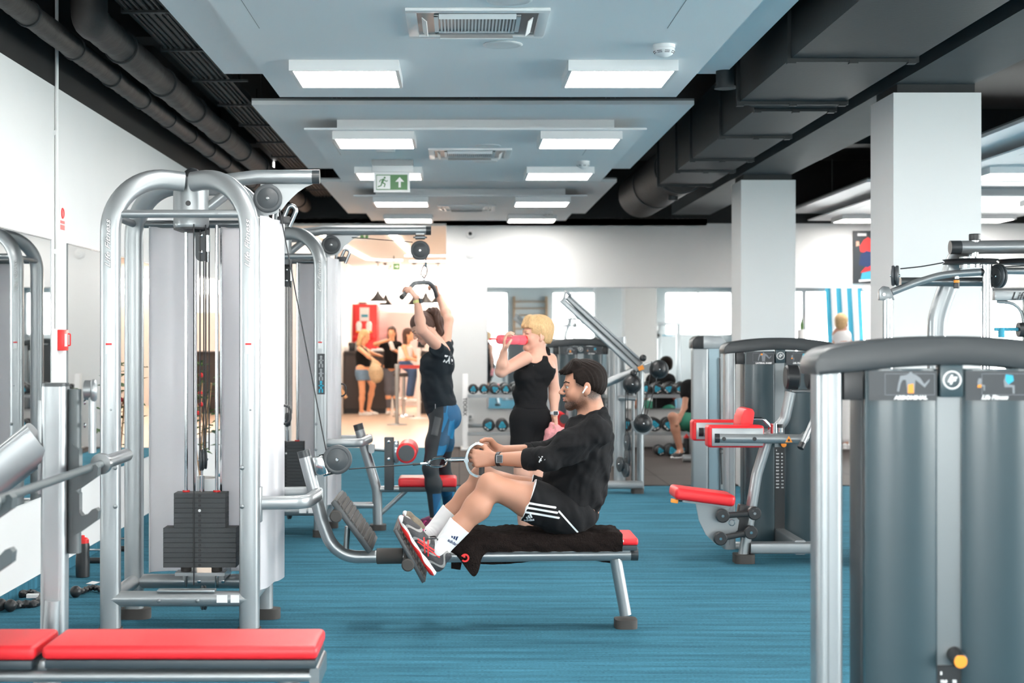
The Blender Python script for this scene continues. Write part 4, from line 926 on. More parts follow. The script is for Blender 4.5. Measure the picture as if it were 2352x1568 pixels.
# ================================================================ selector cabinets
def figure(parent, x, y, z, s, spot, kind=0):
    """grey muscle figure of a placard with one coloured muscle"""
    f = lambda pts, nm, mt_, d=0: (lambda mb: (mb.prism([(u * s, v * s) for u, v in pts], (x, y - d, z), (1, 0, 0), (0, 0, 1), (0, -.0006, 0)), mb.build(nm, mt_, parent, False)))(MB())
    if kind == 0:
        f([(-.30, .45), (-.1, .52), (-.06, .62), (.06, .62), (.1, .52), (.30, .45), (.24, .1), (.18, -.5), (-.18, -.5), (-.24, .1)], 'torso_print', 'print_grey')
        f([(-.30, .45), (-.55, .42), (-.66, 0), (-.72, -.4), (-.62, -.42), (-.52, .02), (-.42, .2), (-.26, .2)], 'arm_print', 'print_grey')
        f([(.30, .45), (.5, .3), (.72, -.02), (1.0, .25), (.98, .12), (.74, -.2), (.5, .0), (.26, .2)], 'arm_print', 'print_grey')
        f(spot, 'muscle_print', 'orange', .0007)
    else:
        f([(-.1, .5), (.1, .5), (.14, .3), (.1, 0), (.4, -.05), (.4, -.5), (.3, -.5), (.28, -.15), (-.15, -.15), (-.2, .2)], 'figure_print', 'print_grey')
        f(spot, 'muscle_print', 'cyan_print' if kind == 1 else 'orange', .0007)
mat('print_grey', (.22, .24, .26), .5)
def cabinet(name, lx, yf, label, title, spot, knob_z, group=None, dep=.16):
    t = thing(name, label, 'gym machine', (lx, yf + dep / 2, 0), group)
    B = lambda nm, m_, a, b, bev=0, par=None: (lambda mb: (mb.box2((lx + a[0], yf + a[1], a[2]), (lx + b[0], yf + b[1], b[2]), bev), mb.build(nm, m_, par or t, bev > 0))[1])(MB())
    for s in (-1, 1):
        m = MB(); m.sweep([(lx + s * .333, yf + .05, .0), (lx + s * .333, yf + .05, 1.306)], rrect(.074, .10, .022, 5), up=(0, 1, 0)); o = m.build('side_post', 'silver', t)
        m = MB(); m.box2((lx + s * .333 - .008, yf - .0012, .03), (lx + s * .333 - .004, yf, 1.30)); m.build('post_groove', 'silver_dark', o, False)
    top = spline([(-.376, 0, 1.302), (-.378, 0, 1.335), (-.355, 0, 1.366), (-.30, 0, 1.383), (-.15, 0, 1.402), (0, 0, 1.408), (.15, 0, 1.402), (.30, 0, 1.383), (.355, 0, 1.366), (.378, 0, 1.335), (.376, 0, 1.302)], 4)
    bot = spline([(.376, 0, 1.300), (.28, 0, 1.308), (.14, 0, 1.322), (0, 0, 1.328), (-.14, 0, 1.322), (-.28, 0, 1.308), (-.376, 0, 1.300)], 3)
    m = MB(); m.prism([(p.x, p.z) for p in top[:-1]] + [(p.x, p.z) for p in bot], (lx, yf - .012, 0), (1, 0, 0), (0, 0, 1), (0, dep + .02, 0), .010); m.build('arched_cap', 'cap_grey', t)
    for s in (-1, 1):
        B('header_block', 'black_plastic', (min(s * .242, s * .295), .004, 1.232), (max(s * .242, s * .295), .07, 1.312), .003)
        x0, x1 = (-.236, -.037) if s < 0 else (.030, .236)
        m = MB(); pl = [(x0, .01), (x0 + .012, 0), ((x0 + x1) / 2, -.006), (x1 - .01, 0), (x1, .01), (x1, .03), (x0, .03)]
        m.ringloft([[V((lx + u, yf + v, z)) for u, v in pl] for z in (.02, 1.318)]); p_ = m.build('front_panel', 'panel_grey', t, True, 50)
        m = MB(); m.box2((lx + x0 + .006, yf - .0075, 1.231), (lx + x1 - .006, yf - .0062, 1.312)); plc = m.build('placard', 'placard', p_, False)
        m = MB(); a_, b_ = lx + x0 + .05, lx + x1 - .012
        for q in ((a_, 1.246, b_, 1.247), (a_, 1.304, b_, 1.305), (a_, 1.247, a_ + .001, 1.304), (b_ - .001, 1.247, b_, 1.304)): m.box2((q[0], yf - .0082, q[1]), (q[2], yf - .0076, q[3]))
        m.build('placard_border', 'print_grey', plc, False)
        if s < 0:
            figure(plc, lx - .115, yf - .0077, 1.277, .052, spot)
            text(title, .0135, (lx - .115, yf - .0078, 1.2345), (1, 0, 0), (0, 0, 1), 'white_print', plc, 'title', .15, .0009, .0003, 'CENTER', 1.15)
        else:
            figure(plc, lx + .075, yf - .0077, 1.275, .034, [(-.2, -.05), (.1, 0), (.1, -.25), (-.2, -.25)], 2)
            figure(plc, lx + .150, yf - .0077, 1.275, .050, [(-.1, .55), (.3, .5), (.35, .2), (.05, 0), (-.1, .2)], 1)
            text('Life Fitness', .016, (lx + .115, yf - .0078, 1.2345), (1, 0, 0), (0, 0, 1), 'white_print', plc, 'logo', .35, .0009, .0003, 'CENTER')
    lb = B('logo_block', 'panel_grey', (-.034, -.010, 1.24), (.029, .04, 1.329), .004)
    m = MB(); c = V((lx - .0025, yf - .0112, 1.287)); m.torus(c, (0, 1, 0), .0235, .0024, 36, 6); m.build('logo_ring', 'white_print', lb, False)
    m = MB()
    def st(pts): m.prism([(u * .02, v * .02) for u, v in pts], c, (1, 0, 0), (0, 0, 1), (0, -.0008, 0))
    st([(-.55, -.1), (-.1, .75), (.15, .75), (-.25, -.05), (.0, -.05), (-.1, -.3), (-.6, -.3)]); st([(.1, .45), (.75, .45), (.65, .2), (.0, .2)]); st([(-.1, .1), (.6, .1), (.5, -.15), (.15, -.15), (-.05, -.6), (-.35, -.6), (-.05, .0)]); m.build('logo_mark', 'white_print', lb, False)
    B('slot_plate', 'silver_dark', (-.036, .018, .35), (.03, .03, 1.24))
    B('rear_shroud', 'grey_plastic', (-.24, .05, .02), (.24, dep, 1.30), .02)
    B('slot_back', 'black_plastic', (-.036, .012, .03), (.03, .018, knob_z - .02))
    for zz in (knob_z, knob_z + .052) if dep > .2 else (knob_z,):
        m = MB(); m.cyl((lx + .012, yf + .02, zz + .012), (lx + .014, yf - .03, zz), .021, n=24, bev=.003); kb = m.build('selector_knob', 'black_plastic', t)
        m = MB(); m.cyl((lx + .014, yf - .0305, zz), (lx + .0142, yf - .034, zz), .0185, n=24, bev=.001); m.build('knob_face', 'orange', kb)
    z = knob_z - .045; k = 5
    while z > knob_z - .30:
        text(('%d' % k) if k == 5 else '%.1f' % (k * 1.0), .011, (lx - .028, yf + .0115, z), (1, 0, 0), (0, 0, 1), 'white_print', t, 'weight_number', 0, .0008, .0003)
        if k > 5: text('%.0f' % (k * 2.2), .011, (lx + .006, yf + .0115, z), (1, 0, 0), (0, 0, 1), 'white_print', t, 'weight_number', 0, .0008, .0003)
        z -= .0225; k += 5
    m = MB(); m.cyl((lx - .005, yf + .10, .03), (lx - .005, yf + .10, 1.25), .003, n=6); m.build('cable', 'cable_black', t)
    B('base_rail', 'silver', (-.37, .02, 0), (.37, dep, .03), .004)
    return t
SP_AB = [(-.14, -.05), (.14, 0), (.16, -.5), (-.16, -.5)]
SP_SH = [(-.34, .5), (-.1, .48), (-.12, .3), (-.36, .28)]
cab1 = cabinet('abdominal_machine', P(2186, 0, 4.3).x - .0, 4.3, 'dark cabinet of the abdominal machine filling the right foreground', 'ABDOMINAL', SP_AB, .52, None, .18)
cab2 = cabinet('lateral_raise_machine', (1793 - CX) * 10.4 / F_PX, 10.4, 'lateral raise machine with red arm pads and red seat, right of centre', 'LATERAL RAISE', SP_SH, .70, None, .18)
cab3 = cabinet('glute_machine', (1334 - CX) * 17.1 / F_PX, 17.1, 'dark selector machine behind the blonde woman and the seated man', 'GLUTE', SP_AB, .6, None, .18)
# red roller and leg of the far machine
m = MB(); c = P(1283, 968, 16.6); m.cyl(c, c + V((0, .35, 0)), .105, n=28, bev=.02); o = m.build('red_roller', 'red_vinyl', cab3); m = MB(); c = P(1296, 962, 16.58); m.cyl(c, c + V((0, .02, 0)), .05, n=20); m.build('roller_cap', 'grey_plastic', o)
m = MB(); m.tube([P(1310, 928, 16.7), P(1294, 1080, 16.7)], .035, 14); m.box2((P(1270, 0, 16.7).x, 16.6, .01), (P(1345, 0, 16.7).x, 17.1, .07)); m.build('seat_frame', 'silver', cab3)
# ---------------------------------------------------------------- lateral raise seat and arms
LR = cab2
def Z(px, py, y=9.8): return P(px, py, y)
m = MB(); m.tube(fillet([Z(1706, 1285), Z(1738, 1090), Z(1764, 1005), Z(1802, 965), Z(1816, 900)], [.3, .2, .12]), .034, 20); m.build('main_frame', 'silver', LR)
m = MB(); c = Z(1708, 0); m.sweep([(c.x, 9.8, 0), (c.x, 9.8, .055)], rrect(.125, .15, .03), up=(0, 1, 0)); m.build('foot_pad', 'rubber', LR)
m = MB(); m.sweep([Z(1722, 1257), Z(1885, 1257, 9.8), V((cab2.location.x + .2, 9.8, Z(0, 1257).z))], rrect(.09, .07, .012), up=(0, 0, 1)); m.sweep([(cab2.location.x, 9.8, Z(0, 1257).z), (cab2.location.x, 10.42, Z(0, 1257).z)], rrect(.07, .09, .012), up=(0, 0, 1)); m.build('base_beam', 'silver', LR)
for yy, nm in ((9.50, 'near'), (10.13, 'far')):
    k = 9.5 / yy; f = lambda px, py: P(CX + (px - CX) * k, CY + (py - CY) * k, yy)
    a = f(1626, 1028); b = f(1756, 977)
    m = MB(); m.box2((a.x, yy + .002, a.z), (b.x, yy + .13, b.z), .022, 4); pad_ = m.build('arm_pad', 'red_vinyl', LR)
    a2 = f(1635, 1024); b2 = f(1753, 983); m = MB(); m.box2((a2.x, yy - .008, a2.z), (b2.x, yy + .004, b2.z), .004); m.build('pad_plate', 'silver', pad_)
    m = MB(); m.tube([f(1650, 1006), f(1845, 1008)], .029, 20); ab = m.build('arm_beam', 'silver', LR)
    m = MB(); m.tube([f(1641, 1006), f(1652, 1006)], .0295, 20); m.build('beam_cap', 'black_plastic', ab)
    for q in (1661, 1731): m = MB(); c = f(q, 1007); m.cyl(c + V((0, -.032, 0)), c + V((0, -.026, 0)), .0125, n=16); m.build('plug', 'black_plastic', ab)
m = MB(); m.tube([P(1845, 1008, 9.5), P(1850, 1000, 10.1)], .03, 16); m.tube([P(1770, 1008, 9.5), Z(1764, 1000), P(1735, 996, 10.13)], .025, 14); m.build('yoke', 'silver', LR)
m = MB(); m.prism([(-.022, -.02), (.022, -.02), (0, .02)], P(1812, 1008, 9.468), (1, 0, 0), (0, 0, 1), (0, -.002, 0)); m.build('warning_triangle', 'orange', LR, False)
m = MB(); m.prism([(-.008, -.008), (.008, -.008), (.004, .006), (-.004, .006)], P(1812, 1010, 9.465), (1, 0, 0), (0, 0, 1), (0, -.001, 0)); m.build('warning_hand', 'black_print', LR, False)
m = MB(); a = Z(1690, 1000); b = Z(1727, 936); m.prism([(0, 0), (.075, 0), (.098, .15), (.085, .172), (.055, .178), (.03, .165), (.012, .12)], (a.x, 9.68, a.z), (1, 0, 0), (0, 0, 1), (0, .26, 0), .014); m.build('chest_pad', 'red_vinyl', LR)
m = MB(); m.tube(fillet([Z(1727, 962), Z(1752, 962), Z(1768, 978), Z(1768, 990)], .03), .011, 12); m.build('pad_bar', 'chrome', LR)
m = MB(); m.cyl(Z(1778, 995, 9.6), Z(1778, 972, 9.6), .022, n=16); m.cyl(Z(1792, 992, 9.6), Z(1792, 982, 9.6), .018, n=16); m.build('adjust_barrel', 'chrome', LR)
m = MB(); m.cyl(Z(1792, 982, 9.6), Z(1792, 974, 9.6), .02, n=16, bev=.003); m.build('adjust_knob', 'black_plastic', LR)
for px in (1819, 1868):
    c = Z(px, 866, 9.7 if px < 1850 else 9.9); m = MB(); m.cyl(c - V((.042, 0, 0)), c + V((.042, 0, 0)), .076, n=32, bev=.010); m.build('shoulder_roller', 'black_plastic', LR)
m = MB(); m.tube([Z(1816, 898), Z(1872, 898, 9.9)], .011, 12); m.tube([Z(1868, 898, 9.9), Z(1872, 868, 9.9)], .011, 12); m.build('roller_bar', 'silver_dark', LR)
m = MB(); m.cyl(Z(1878, 898, 9.7), Z(1886, 896, 9.7), .012, n=12); m.build('bar_end', 'chrome', LR)
m = MB(); m.tube(fillet([Z(1886, 865, 9.5), Z(1884, 930, 9.5), Z(1843, 1020, 9.42)], .12), .017, 16); hb = m.build('hand_lever', 'silver', LR)
m = MB(); d = (Z(1843, 1020, 9.42) - Z(1884, 930, 9.5)).normalized(); m.cyl(Z(1843, 1020, 9.42) - d * .01, Z(1843, 1020, 9.42) + d * .03, .0215, n=16, bev=.003); m.build('lever_cap', 'black_plastic', hb)
m = MB(); R1 = Matrix.Rotation(.13, 3, 'Y'); c = Z(1612, 1137); m.box(c, (.375, .30, .072), R1, .03, 5); seat_ = m.build('seat', 'red_vinyl', LR)
m = MB(); m.box(c + V((.01, 0, -.042)), (.30, .26, .014), R1); m.build('seat_board', 'silver_dark', seat_)
m = MB(); m.prism([(u - Z(1593, 0).x, v - Z(0, 1250).z) for u, v in [(Z(*a).x, Z(*a).z) for a in ((1594, 1150), (1665, 1160), (1694, 1192), (1690, 1215), (1664, 1236), (1651, 1249), (1640, 1246), (1618, 1225), (1602, 1192))]], (Z(1593, 0).x, 9.74, Z(0, 1250).z), (1, 0, 0), (0, 0, 1), (0, .012, 0)); m.build('seat_quadrant', 'silver', LR, False)
m = MB(); m.tube([Z(1558, 1150, 9.7), Z(1592, 1151, 9.7)], .004, 8); m.build('seat_lever', 'black_plastic', LR)
m = MB(); m.box(Z(1549, 1150, 9.7), (.045, .03, .024), Matrix.Rotation(.15, 3, 'Y'), .004); m.build('lever_grip', 'orange', LR)
for yy in (9.66, 9.90):
    for (a, b) in (((1659, 1184), (1732, 1178)), ((1654, 1236), (1724, 1222))):
        pa, pb = Z(*a, yy), Z(*b, yy); m = MB(); m.sweep([pa, pb], rrect(.035, .04, .01), up=(0, 1, 0))
        for p in (pa, pb): m.cyl(p - V((0, .025, 0)), p + V((0, .025, 0)), .042, n=26, bev=.006)
        lk = m.build('parallel_link', 'black_plastic', LR); 
        for p in (pa, pb): m = MB(); m.cyl(p - V((0, .027, 0)), p - V((0, .0255, 0)), .009, n=10); m.build('link_screw', 'chrome', lk)
m = MB(); m.box(Z(1703, 1195), (.075, .09, .20), Matrix.Rotation(.2, 3, 'Y'), .01); m.build('link_bracket', 'black_plastic', LR)
m = MB(); m.torus(Z(1681, 1200, 9.62), (0, 1, 0), .018, .003, 20, 6); m.build('pull_ring', 'chrome', LR)
# ---------------------------------------------------------------- plain silver machine tower
t = thing('silver_machine_tower', 'narrow silver machine tower with dark cap in front of the farther column', 'gym machine', P(1625, 1120, 14.7))
def TB(nm, m_, x0, x1, y0, y1, ya=14.5, yb_=14.7, bev=.0, par=None):
    a = P(x0, y1, ya); b = P(x1, y0, ya); m = MB(); m.box2((a.x, ya, max(0, a.z)), (b.x, yb_, b.z), bev, 3); return m.build(nm, m_, par or t, bev > 0)
TB('tower_post', 'silver', 1590, 1627, 798, 1140, 14.5, 14.6, .02); TB('glass_side', 'panel_blue' if 'panel_blue' in MAT else 'silver', 1628, 1652, 800, 1140, 14.52, 14.66)
TB('tower_post', 'silver', 1654, 1666, 798, 1140, 14.5, 14.6, .008)
m = MB(); x0 = P(1591, 0, 14.48).x; x1 = P(1616, 0, 14.48).x; x2 = P(1667, 0, 14.48).x
m.prism([(0, 1.31), (0, 1.39), (.03, 1.42), (x1 - x0, 1.43), (x1 - x0, 1.31)], (x0, 14.48, 0), (1, 0, 0), (0, 0, 1), (0, .24, 0), .006); m.build('cap_front', 'black_plastic', t)
m = MB(); m.prism([(0, 1.31), (0, 1.43), (x2 - x1 - .04, 1.42), (x2 - x1, 1.38), (x2 - x1, 1.31)], (x1, 14.48, 0), (1, 0, 0), (0, 0, 1), (0, .24, 0), .006); m.build('cap_side', 'silver', t)
m = MB(); m.tube([P(1653, 822, 14.46), P(1655, 1000, 14.46), P(1658, 1112, 14.46)], .008, 8); m.build('black_strap', 'black_plastic', t)
m = MB(); m.torus(P(1658, 1036, 14.45), (0, 1, 0), .02, .005, 14, 8); m.build('strap_hook', 'black_plastic', t)
# ---------------------------------------------------------------- adjustable cable arms in front of the mirror
t = thing('cable_arm_machine', 'silver adjustable cable machine with raised arms and black pulley balls behind the seated man', 'gym machine', P(1440, 1130, 14.2)); G = lambda px, py, y=14.2: P(px, py, y)
m = MB(); c = G(1426, 0); m.sweep([(c.x, 14.3, .1), (c.x, 14.3, 1.42)], oval(.11, .08, 20, 3), up=(0, 1, 0)); m.build('main_post', 'silver', t)
m = MB(); c = G(1471, 0); m.cyl((c.x, 14.2, .03), (c.x, 14.2, 1.12), .033, n=18); m.build('front_post', 'silver', t)
m = MB(); c = G(1457, 0); m.cyl((c.x, 14.3, .1), (c.x, 14.3, 1.12), .016, n=12); m.build('rear_post', 'silver_dark', t)
m = MB(); m.sweep([G(1300, 1113), G(1475, 1113)], rrect(.10, .07, .02), up=(0, 0, 1)); m.build('base_beam', 'silver', t)
m = MB(); c = G(1464, 0); m.sweep([(c.x, 14.2, 0), (c.x, 14.2, .045)], rrect(.11, .13, .03), up=(0, 1, 0)); m.build('foot_pad', 'rubber', t)
m = MB(); c = G(1320, 0); m.sweep([(c.x, 14.2, 0), (c.x, 14.2, .05)], rrect(.11, .13, .03), up=(0, 1, 0)); m.build('foot_pad', 'rubber', t)
m = MB(); m.tube([G(1420, 913), G(1460, 915)], .022, 14); m.build('cross_tube', 'silver', t)
m = MB(); m.sweep([G(1289, 688, 14.1), G(1464, 850, 14.1)], rrect(.05, .05, .012), up=(0, 1, 0)); m.build('lower_rail', 'silver', t)
m = MB(); m.sweep([G(1303, 681, 14.15), G(1471, 838, 14.15)], rrect(.06, .06, .012), up=(0, 1, 0)); o = m.build('upper_rail', 'silver_dark', t)
m = MB(); m.sweep([G(1307, 678, 14.1), G(1473, 828, 14.1)], rrect(.02, .04, .006), up=(0, 1, 0)); m.build('rail_edge', 'silver', o)
m = MB(); m.tube([G(1294, 692, 14.05), G(1299, 670, 14.05), G(1312, 680, 14.05)], .018, 12); m.build('arm_fork', 'silver', t)
m = MB(); m.tube([G(1375, 888, 14.1), G(1456, 852, 14.1)], .036, 18); m.build('swing_arm', 'silver', t)
m = MB(); m.tube([G(1456, 852, 14.1), G(1500, 834, 14.1)], .024, 16); m.prism([(0, 0), (.13, .05), (.24, .02), (.18, -.04), (.05, -.06)], G(1470, 842, 14.06), (1, 0, 0), (0, 0, 1), (0, .05, 0)); m.build('arm_joint', 'silver', t)
m = MB(); m.box(G(1472, 845, 14.04), (.05, .03, .04), Matrix.Rotation(-.4, 3, 'Y')); m.build('warning_sticker', 'orange', t)
for (px, py, r, nm) in ((1452, 882, 19, 'pulley_ball'), (1514, 848, 19, 'pulley_ball'), (1477, 972, 19, 'pulley_ball'), (1477, 822, 8, 'joint_knob'), (1455, 857, 8, 'joint_knob')):
    rr = r / 253; c = G(px, py, 14.0); m = MB(); m.sphere(c, rr, (1, .7, 1), sub=3); o = m.build(nm, 'black_plastic', t)
    if r > 10:
        m = MB(); m.sphere(c - V((0, rr * .7, 0)), .008, sub=2); m.build('ball_screw', 'chrome', o)
        m = MB(); m.torus(c, (0, 1, 0), rr * .98, .012, 28, 8); m.build('ball_rim', 'cap_grey', o)
m = MB(); m.prism([(-.10, .02), (.02, .07), (.12, -.03), (.03, -.10), (-.06, -.07)], G(1474, 974, 14.05), (1, 0, 0), (0, 0, 1), (0, .04, 0)); m.build('pulley_cage', 'silver', t)
for (px, py, yy) in ((1425, 1066, 14.1), (1437, 1078, 14.05)): pulley('low_pulley', G(px, py, yy), (1, .35, 0), .068, .03, t)
pulley('mid_pulley', G(1441, 1015, 14.1), (1, .12, 0), .09, .03, t); pulley('mid_pulley', G(1441, 1050, 14.1), (1, .12, 0), .09, .03, t)
for (a, b) in (((1437, 890), (1437, 1000)), ((1442, 890), (1442, 1000)), ((1480, 955), (1497, 830)), ((1484, 958), (1510, 865)), ((1472, 957), (1486, 900))):
    m = MB(); m.cyl(G(*a, 13.98), G(*b, 13.98), .004, n=6); m.build('cable', 'cable_black', t)
# ---------------------------------------------------------------- fly machine behind the abdominal cabinet
t = thing('fly_machine', 'silver overhead arm machine rising behind the abdominal machine', 'gym machine', (P(2200, 0, 7.3).x, 7.3, 0)); K = lambda px, py, y=7.2: P(px, py, y)
m = MB(); m.tube([K(2205, 568), K(2560, 565)], .031, 22); tb = m.build('top_beam', 'silver', t)
m = MB(); m.tube([K(2182, 568), K(2206, 568)], .0315, 22); m.build('beam_cap', 'cap_grey', tb)
m = MB(); m.cyl(K(2239, 552), K(2239, 537), .027, n=24, bev=.003); m.build('top_knob', 'black_plastic', t)
m = MB(); m.cyl(K(2239, 590), K(2239, 552), .02, n=24); m.build('top_bushing', 'chrome', t)
m = MB(); m.sweep(spline([V((K(2152, 0, 7.35).x, 7.35, .0)), V((K(2152, 0, 7.35).x, 7.35, 1.1)), K(2151, 768, 7.35), K(2156, 718, 7.35), K(2178, 655, 7.35), K(2190, 610, 7.35), K(2210, 572, 7.3)], 6), oval(.085, .065, 20, 3), up=(0, 1, 0)); m.build('mast', 'silver', t)
m = MB(); m.box2((K(2152, 0, 7.35).x - .2, 7.0, 0), (K(2152, 0, 7.35).x + .6, 7.6, .06), .01); m.build('base_plate', 'silver', t)
m = MB(); x = K(2267, 0).x; m.cyl((x, 7.2, .06), (x, 7.2, K(0, 600).z), .0235, n=20); m.build('chrome_post', 'chrome', t)
for (px, rr) in ((2229, .125), (2355, .125)):
    c = K(px, 601); m = MB(); m.prof(c - V((0, 0, .012)), (0, 0, 1), [(0, 0), (0, rr * .8), (.002, rr), (.008, rr * .93), (.012, rr * .90), (.016, rr * .93), (.022, rr), (.024, rr * .8), (.024, 0)], 40); m.build('horizontal_pulley', 'cable_black', t)
m = MB(); m.cyl(K(2229, 615), K(2229, 590), .05, n=24); m.cyl(K(2250, 610), K(2250, 592), .03, n=16); m.build('pulley_boss', 'chrome', t)
m = MB(); m.tube(spline([K(2262, 624), K(2215, 627), K(2164, 632), K(2120, 644), K(2088, 655), K(2048, 671)], 5), .0165, 16); ar = m.build('swing_arm', 'silver', t)
m = MB(); m.tube([K(2252, 625), K(2270, 624)], .0175, 16); m.build('arm_cap', 'black_plastic', ar)
m = MB(); m.prism([(u, v) for u, v in ((0, -.03), (0, .015), (.02, .035), (.045, .03), (.06, .0), (.07, -.03))], K(2020, 674, 7.18), (1, 0, 0), (0, 0, 1), (0, .03, 0), .003); m.build('pivot_plate', 'silver_dark', t)
m = MB(); c = K(2030, 676, 7.17); m.cyl(c, c + V((0, -.006, 0)), .009, n=6); m.build('pivot_bolt', 'chrome', t)
m = MB(); x = K(2039, 0).x; m.cyl((x, 7.2, .5), (x, 7.2, K(0, 686).z), .0245, n=20); m.build('drop_tube', 'steel_brushed', t)
m = MB(); m.box2((x - .03, 7.14, .35), (x + .03, 7.26, .7), .02); m.build('forearm_pad', 'black_plastic', t)
m = MB(); m.tube([V((x, 7.2, .5)), V((K(2152, 0, 7.35).x, 7.3, .45))], .02, 12); m.build('lower_link', 'silver', t)
pulley('side_pulley', K(2056, 633), (1, -.35, 0), .047, .034, t); pulley('side_pulley', K(2293, 634), (1, .3, 0), .055, .03, t)
m = MB(); m.tube(spline([K(2068, 617), K(2115, 612), K(2167, 603)], 5), .0028, 8); m.build('cable', 'cable_black', t)
m = MB(); m.tube([K(2298, 613), K(2400, 608)], .0028, 8); m.build('cable', 'cable_black', t)
m = MB(); m.tube([K(2068, 647, 7.3), K(2290, 647, 7.3)], .021, 16); m.build('rear_tube', 'silver_dark', t)
m = MB(); m.cyl(K(2197, 640), K(2197, 630), .012, n=14); m.build('pin_neck', 'chrome', t)
m = MB(); m.cyl(K(2197, 649), K(2197, 643), .0135, n=16); m.build('pin_band', 'orange', t)
m = MB(); m.cyl(K(2197, 662), K(2197, 649), .0135, n=16, bev=.002); m.build('pin_knob', 'black_plastic', t)
m = MB(); m.tube([K(2300, 622, 7.25), K(2420, 622, 7.25)], .016, 14); m.build('swing_arm', 'silver', t)
# squat frame at the right edge
t = thing('machine_frame', 'pale silver machine beam with black lettering at the right edge, in front of the windows', 'gym machine', (P(2330, 0, 10.5).x, 10.5, 0)); J = lambda px, py, y=10.5: P(px, py, y)
m = MB(); a = J(2279, 690); b = J(2500, 668); m.box2((a.x, 10.45, a.z), (b.x, 10.55, b.z), .008); o = m.build('cross_beam', 'silver', t)
text('Life Fitness', .075, J(2322, 688, 10.445), (1, 0, 0), (0, 0, 1), 'black_print', o, 'logo', .35, .001)
m = MB(); m.tube(spline([J(2352, 745), J(2345, 715), J(2325, 697), J(2290, 692)], 6), .012, 10); m.build('curved_gusset', 'silver', t)
m = MB(); x = J(2345, 0).x; m.box2((x + .02, 10.46, 0), (x + .10, 10.54, J(0, 668).z), .01); m.build('upright', 'silver', t)
m = MB(); x = J(2475, 0).x; m.box2((x, 10.46, 0), (x + .08, 10.54, J(0, 668).z), .01); m.build('upright', 'silver', t)
m = MB(); m.cyl(J(2284, 756), J(2450, 756), .012, n=12); m.cyl(J(2300, 775), J(2300, 752), .022, n=14); m.build('bar', 'stripe_blue', t)
m = MB(); m.cyl(J(2338, 757), J(2365, 757), .05, n=20); m.build('collar', 'black_plastic', t)
# ================================================================ dumbbell racks
def rack(x0, x1, label):
    t = thing('dumbbell_rack', label, 'rack', ((x0 + x1) / 2, 19.8, 0))
    for x in (x0, x1):
        m = MB(); m.prism([(19.56, 0), (19.70, 0), (19.92, .955), (19.84, .955)], (x - .035, 0, 0), (0, 1, 0), (0, 0, 1), (.07, 0, 0), .006); o = m.build('side_leg', 'white_plastic', t)
        m = MB(); m.box2((x - .06, 19.5, 0.008), (x + .06, 20.0, .03), .005); m.build('leg_foot', 'white_plastic', o)
        text('TOORX', .066, (x - .025, 19.555 + .293 * .66, .66), (0, -.293, -1), (1, 0, 0), 'black_print', o, 'lettering', 0, .001, .001)
    for z, y in ((.69, 19.62), (.225, 19.55)):
        m = MB(); m.box2((x0 + .03, y, z - .03), (x1 - .03, y + .02, z + .012), .002); m.box((.5 * (x0 + x1), y + .16, z - .012), (x1 - x0 - .07, .30, .012)); m.build('shelf_tray', 'silver', t, False)
        m = MB(); m.box2((x0 + .03, y + .26, z + .05), (x1 - .03, y + .28, z + .10), .003); m.build('shelf_rail', 'silver_dark', t)
    return t
rack(.075, 1.88, 'white dumbbell rack left of centre below the mirror, behind the blonde woman')
rack(2.03, 3.75, 'second white dumbbell rack below the mirror, behind the cable arm machine')
def dumbbell(name, r, L_, c, label, group, rot=0.0):
    c = V(c); t = thing(name, label, 'dumbbell', c, group)
    for s in (-1, 1):
        m = MB(); a = c + V((0, s * (L_ / 2 - .085), 0)); m.prof(a, (0, s, 0), [(0, r * .6), (.004, r * .93), (.02, r), (.045, r), (.048, r * .95), (.051, r), (.075, r), (.083, r * .9), (.085, r * .8), (.085, 0)], 28); m.build('head', 'black_plastic', t)
    m = MB(); m.prof(c - V((0, L_ / 2 - .08, 0)), (0, 1, 0), [(0, .014), (.05, .016), (L_ - .21, .016), (L_ - .16, .014)], 12); m.build('handle', 'chrome', t)
    y = c.y - L_ / 2; tri = []
    for k in range(3):
        for d in (-.22, .22): a = PI / 2 + rot + k * 2 * PI / 3 + d; tri.append((r * .62 * math.cos(a), r * .62 * math.sin(a)))
    m = MB(); m.prism(tri, (c.x, y - .0002, c.z), (1, 0, 0), (0, 0, 1), (0, -.0015, 0)); e = m.build('emblem', 'cyan_print', t, False)
    m = MB(); m.torus((c.x, y - .0018, c.z), (0, 1, 0), r * .2, r * .035, 14, 5); m.build('emblem_ring', 'black_print', e, False)
    m = MB(); a = rot + PI * 7 / 6 + PI / 3 ; nx, nz = math.cos(a), math.sin(a); o = V((c.x + nx * r * .62, y - .0002, c.z + nz * r * .62)); ux = V((-nz, 0, nx)); uz = V((nx, 0, nz))
    m.prism([(-.4 * r, -.08 * r), (-.08 * r, -.08 * r), (-.08 * r, .1 * r), (-.4 * r, .1 * r)], o, ux, uz, (0, -.0015, 0)); m.prism([(.08 * r, -.08 * r), (.4 * r, -.08 * r), (.4 * r, .1 * r), (.08 * r, .1 * r)], o, ux, uz, (0, -.0015, 0)); m.build('weight_mark', 'white_print', t, False)
    return t
rnd = random.Random(11)
def row_of(x0, n, dx, r, L_, y, z, label, group):
    protos = [dumbbell('dumbbell', r, L_, (x0 + k * dx, y, z), label, group, rnd.uniform(-1, 1)) for k in range(min(3, n))]
    for k in range(3, n): dup(protos[k % 3], (dx * (k - k % 3), 0, 0), label, group)
row_of((1087 - CX) * 19.62 / F_PX, 5, .137, .063, .27, 19.79, .768, 'black dumbbell with cyan triangle on the upper shelf, left of the blonde woman', 'dumbbells on the upper shelf of the left rack')
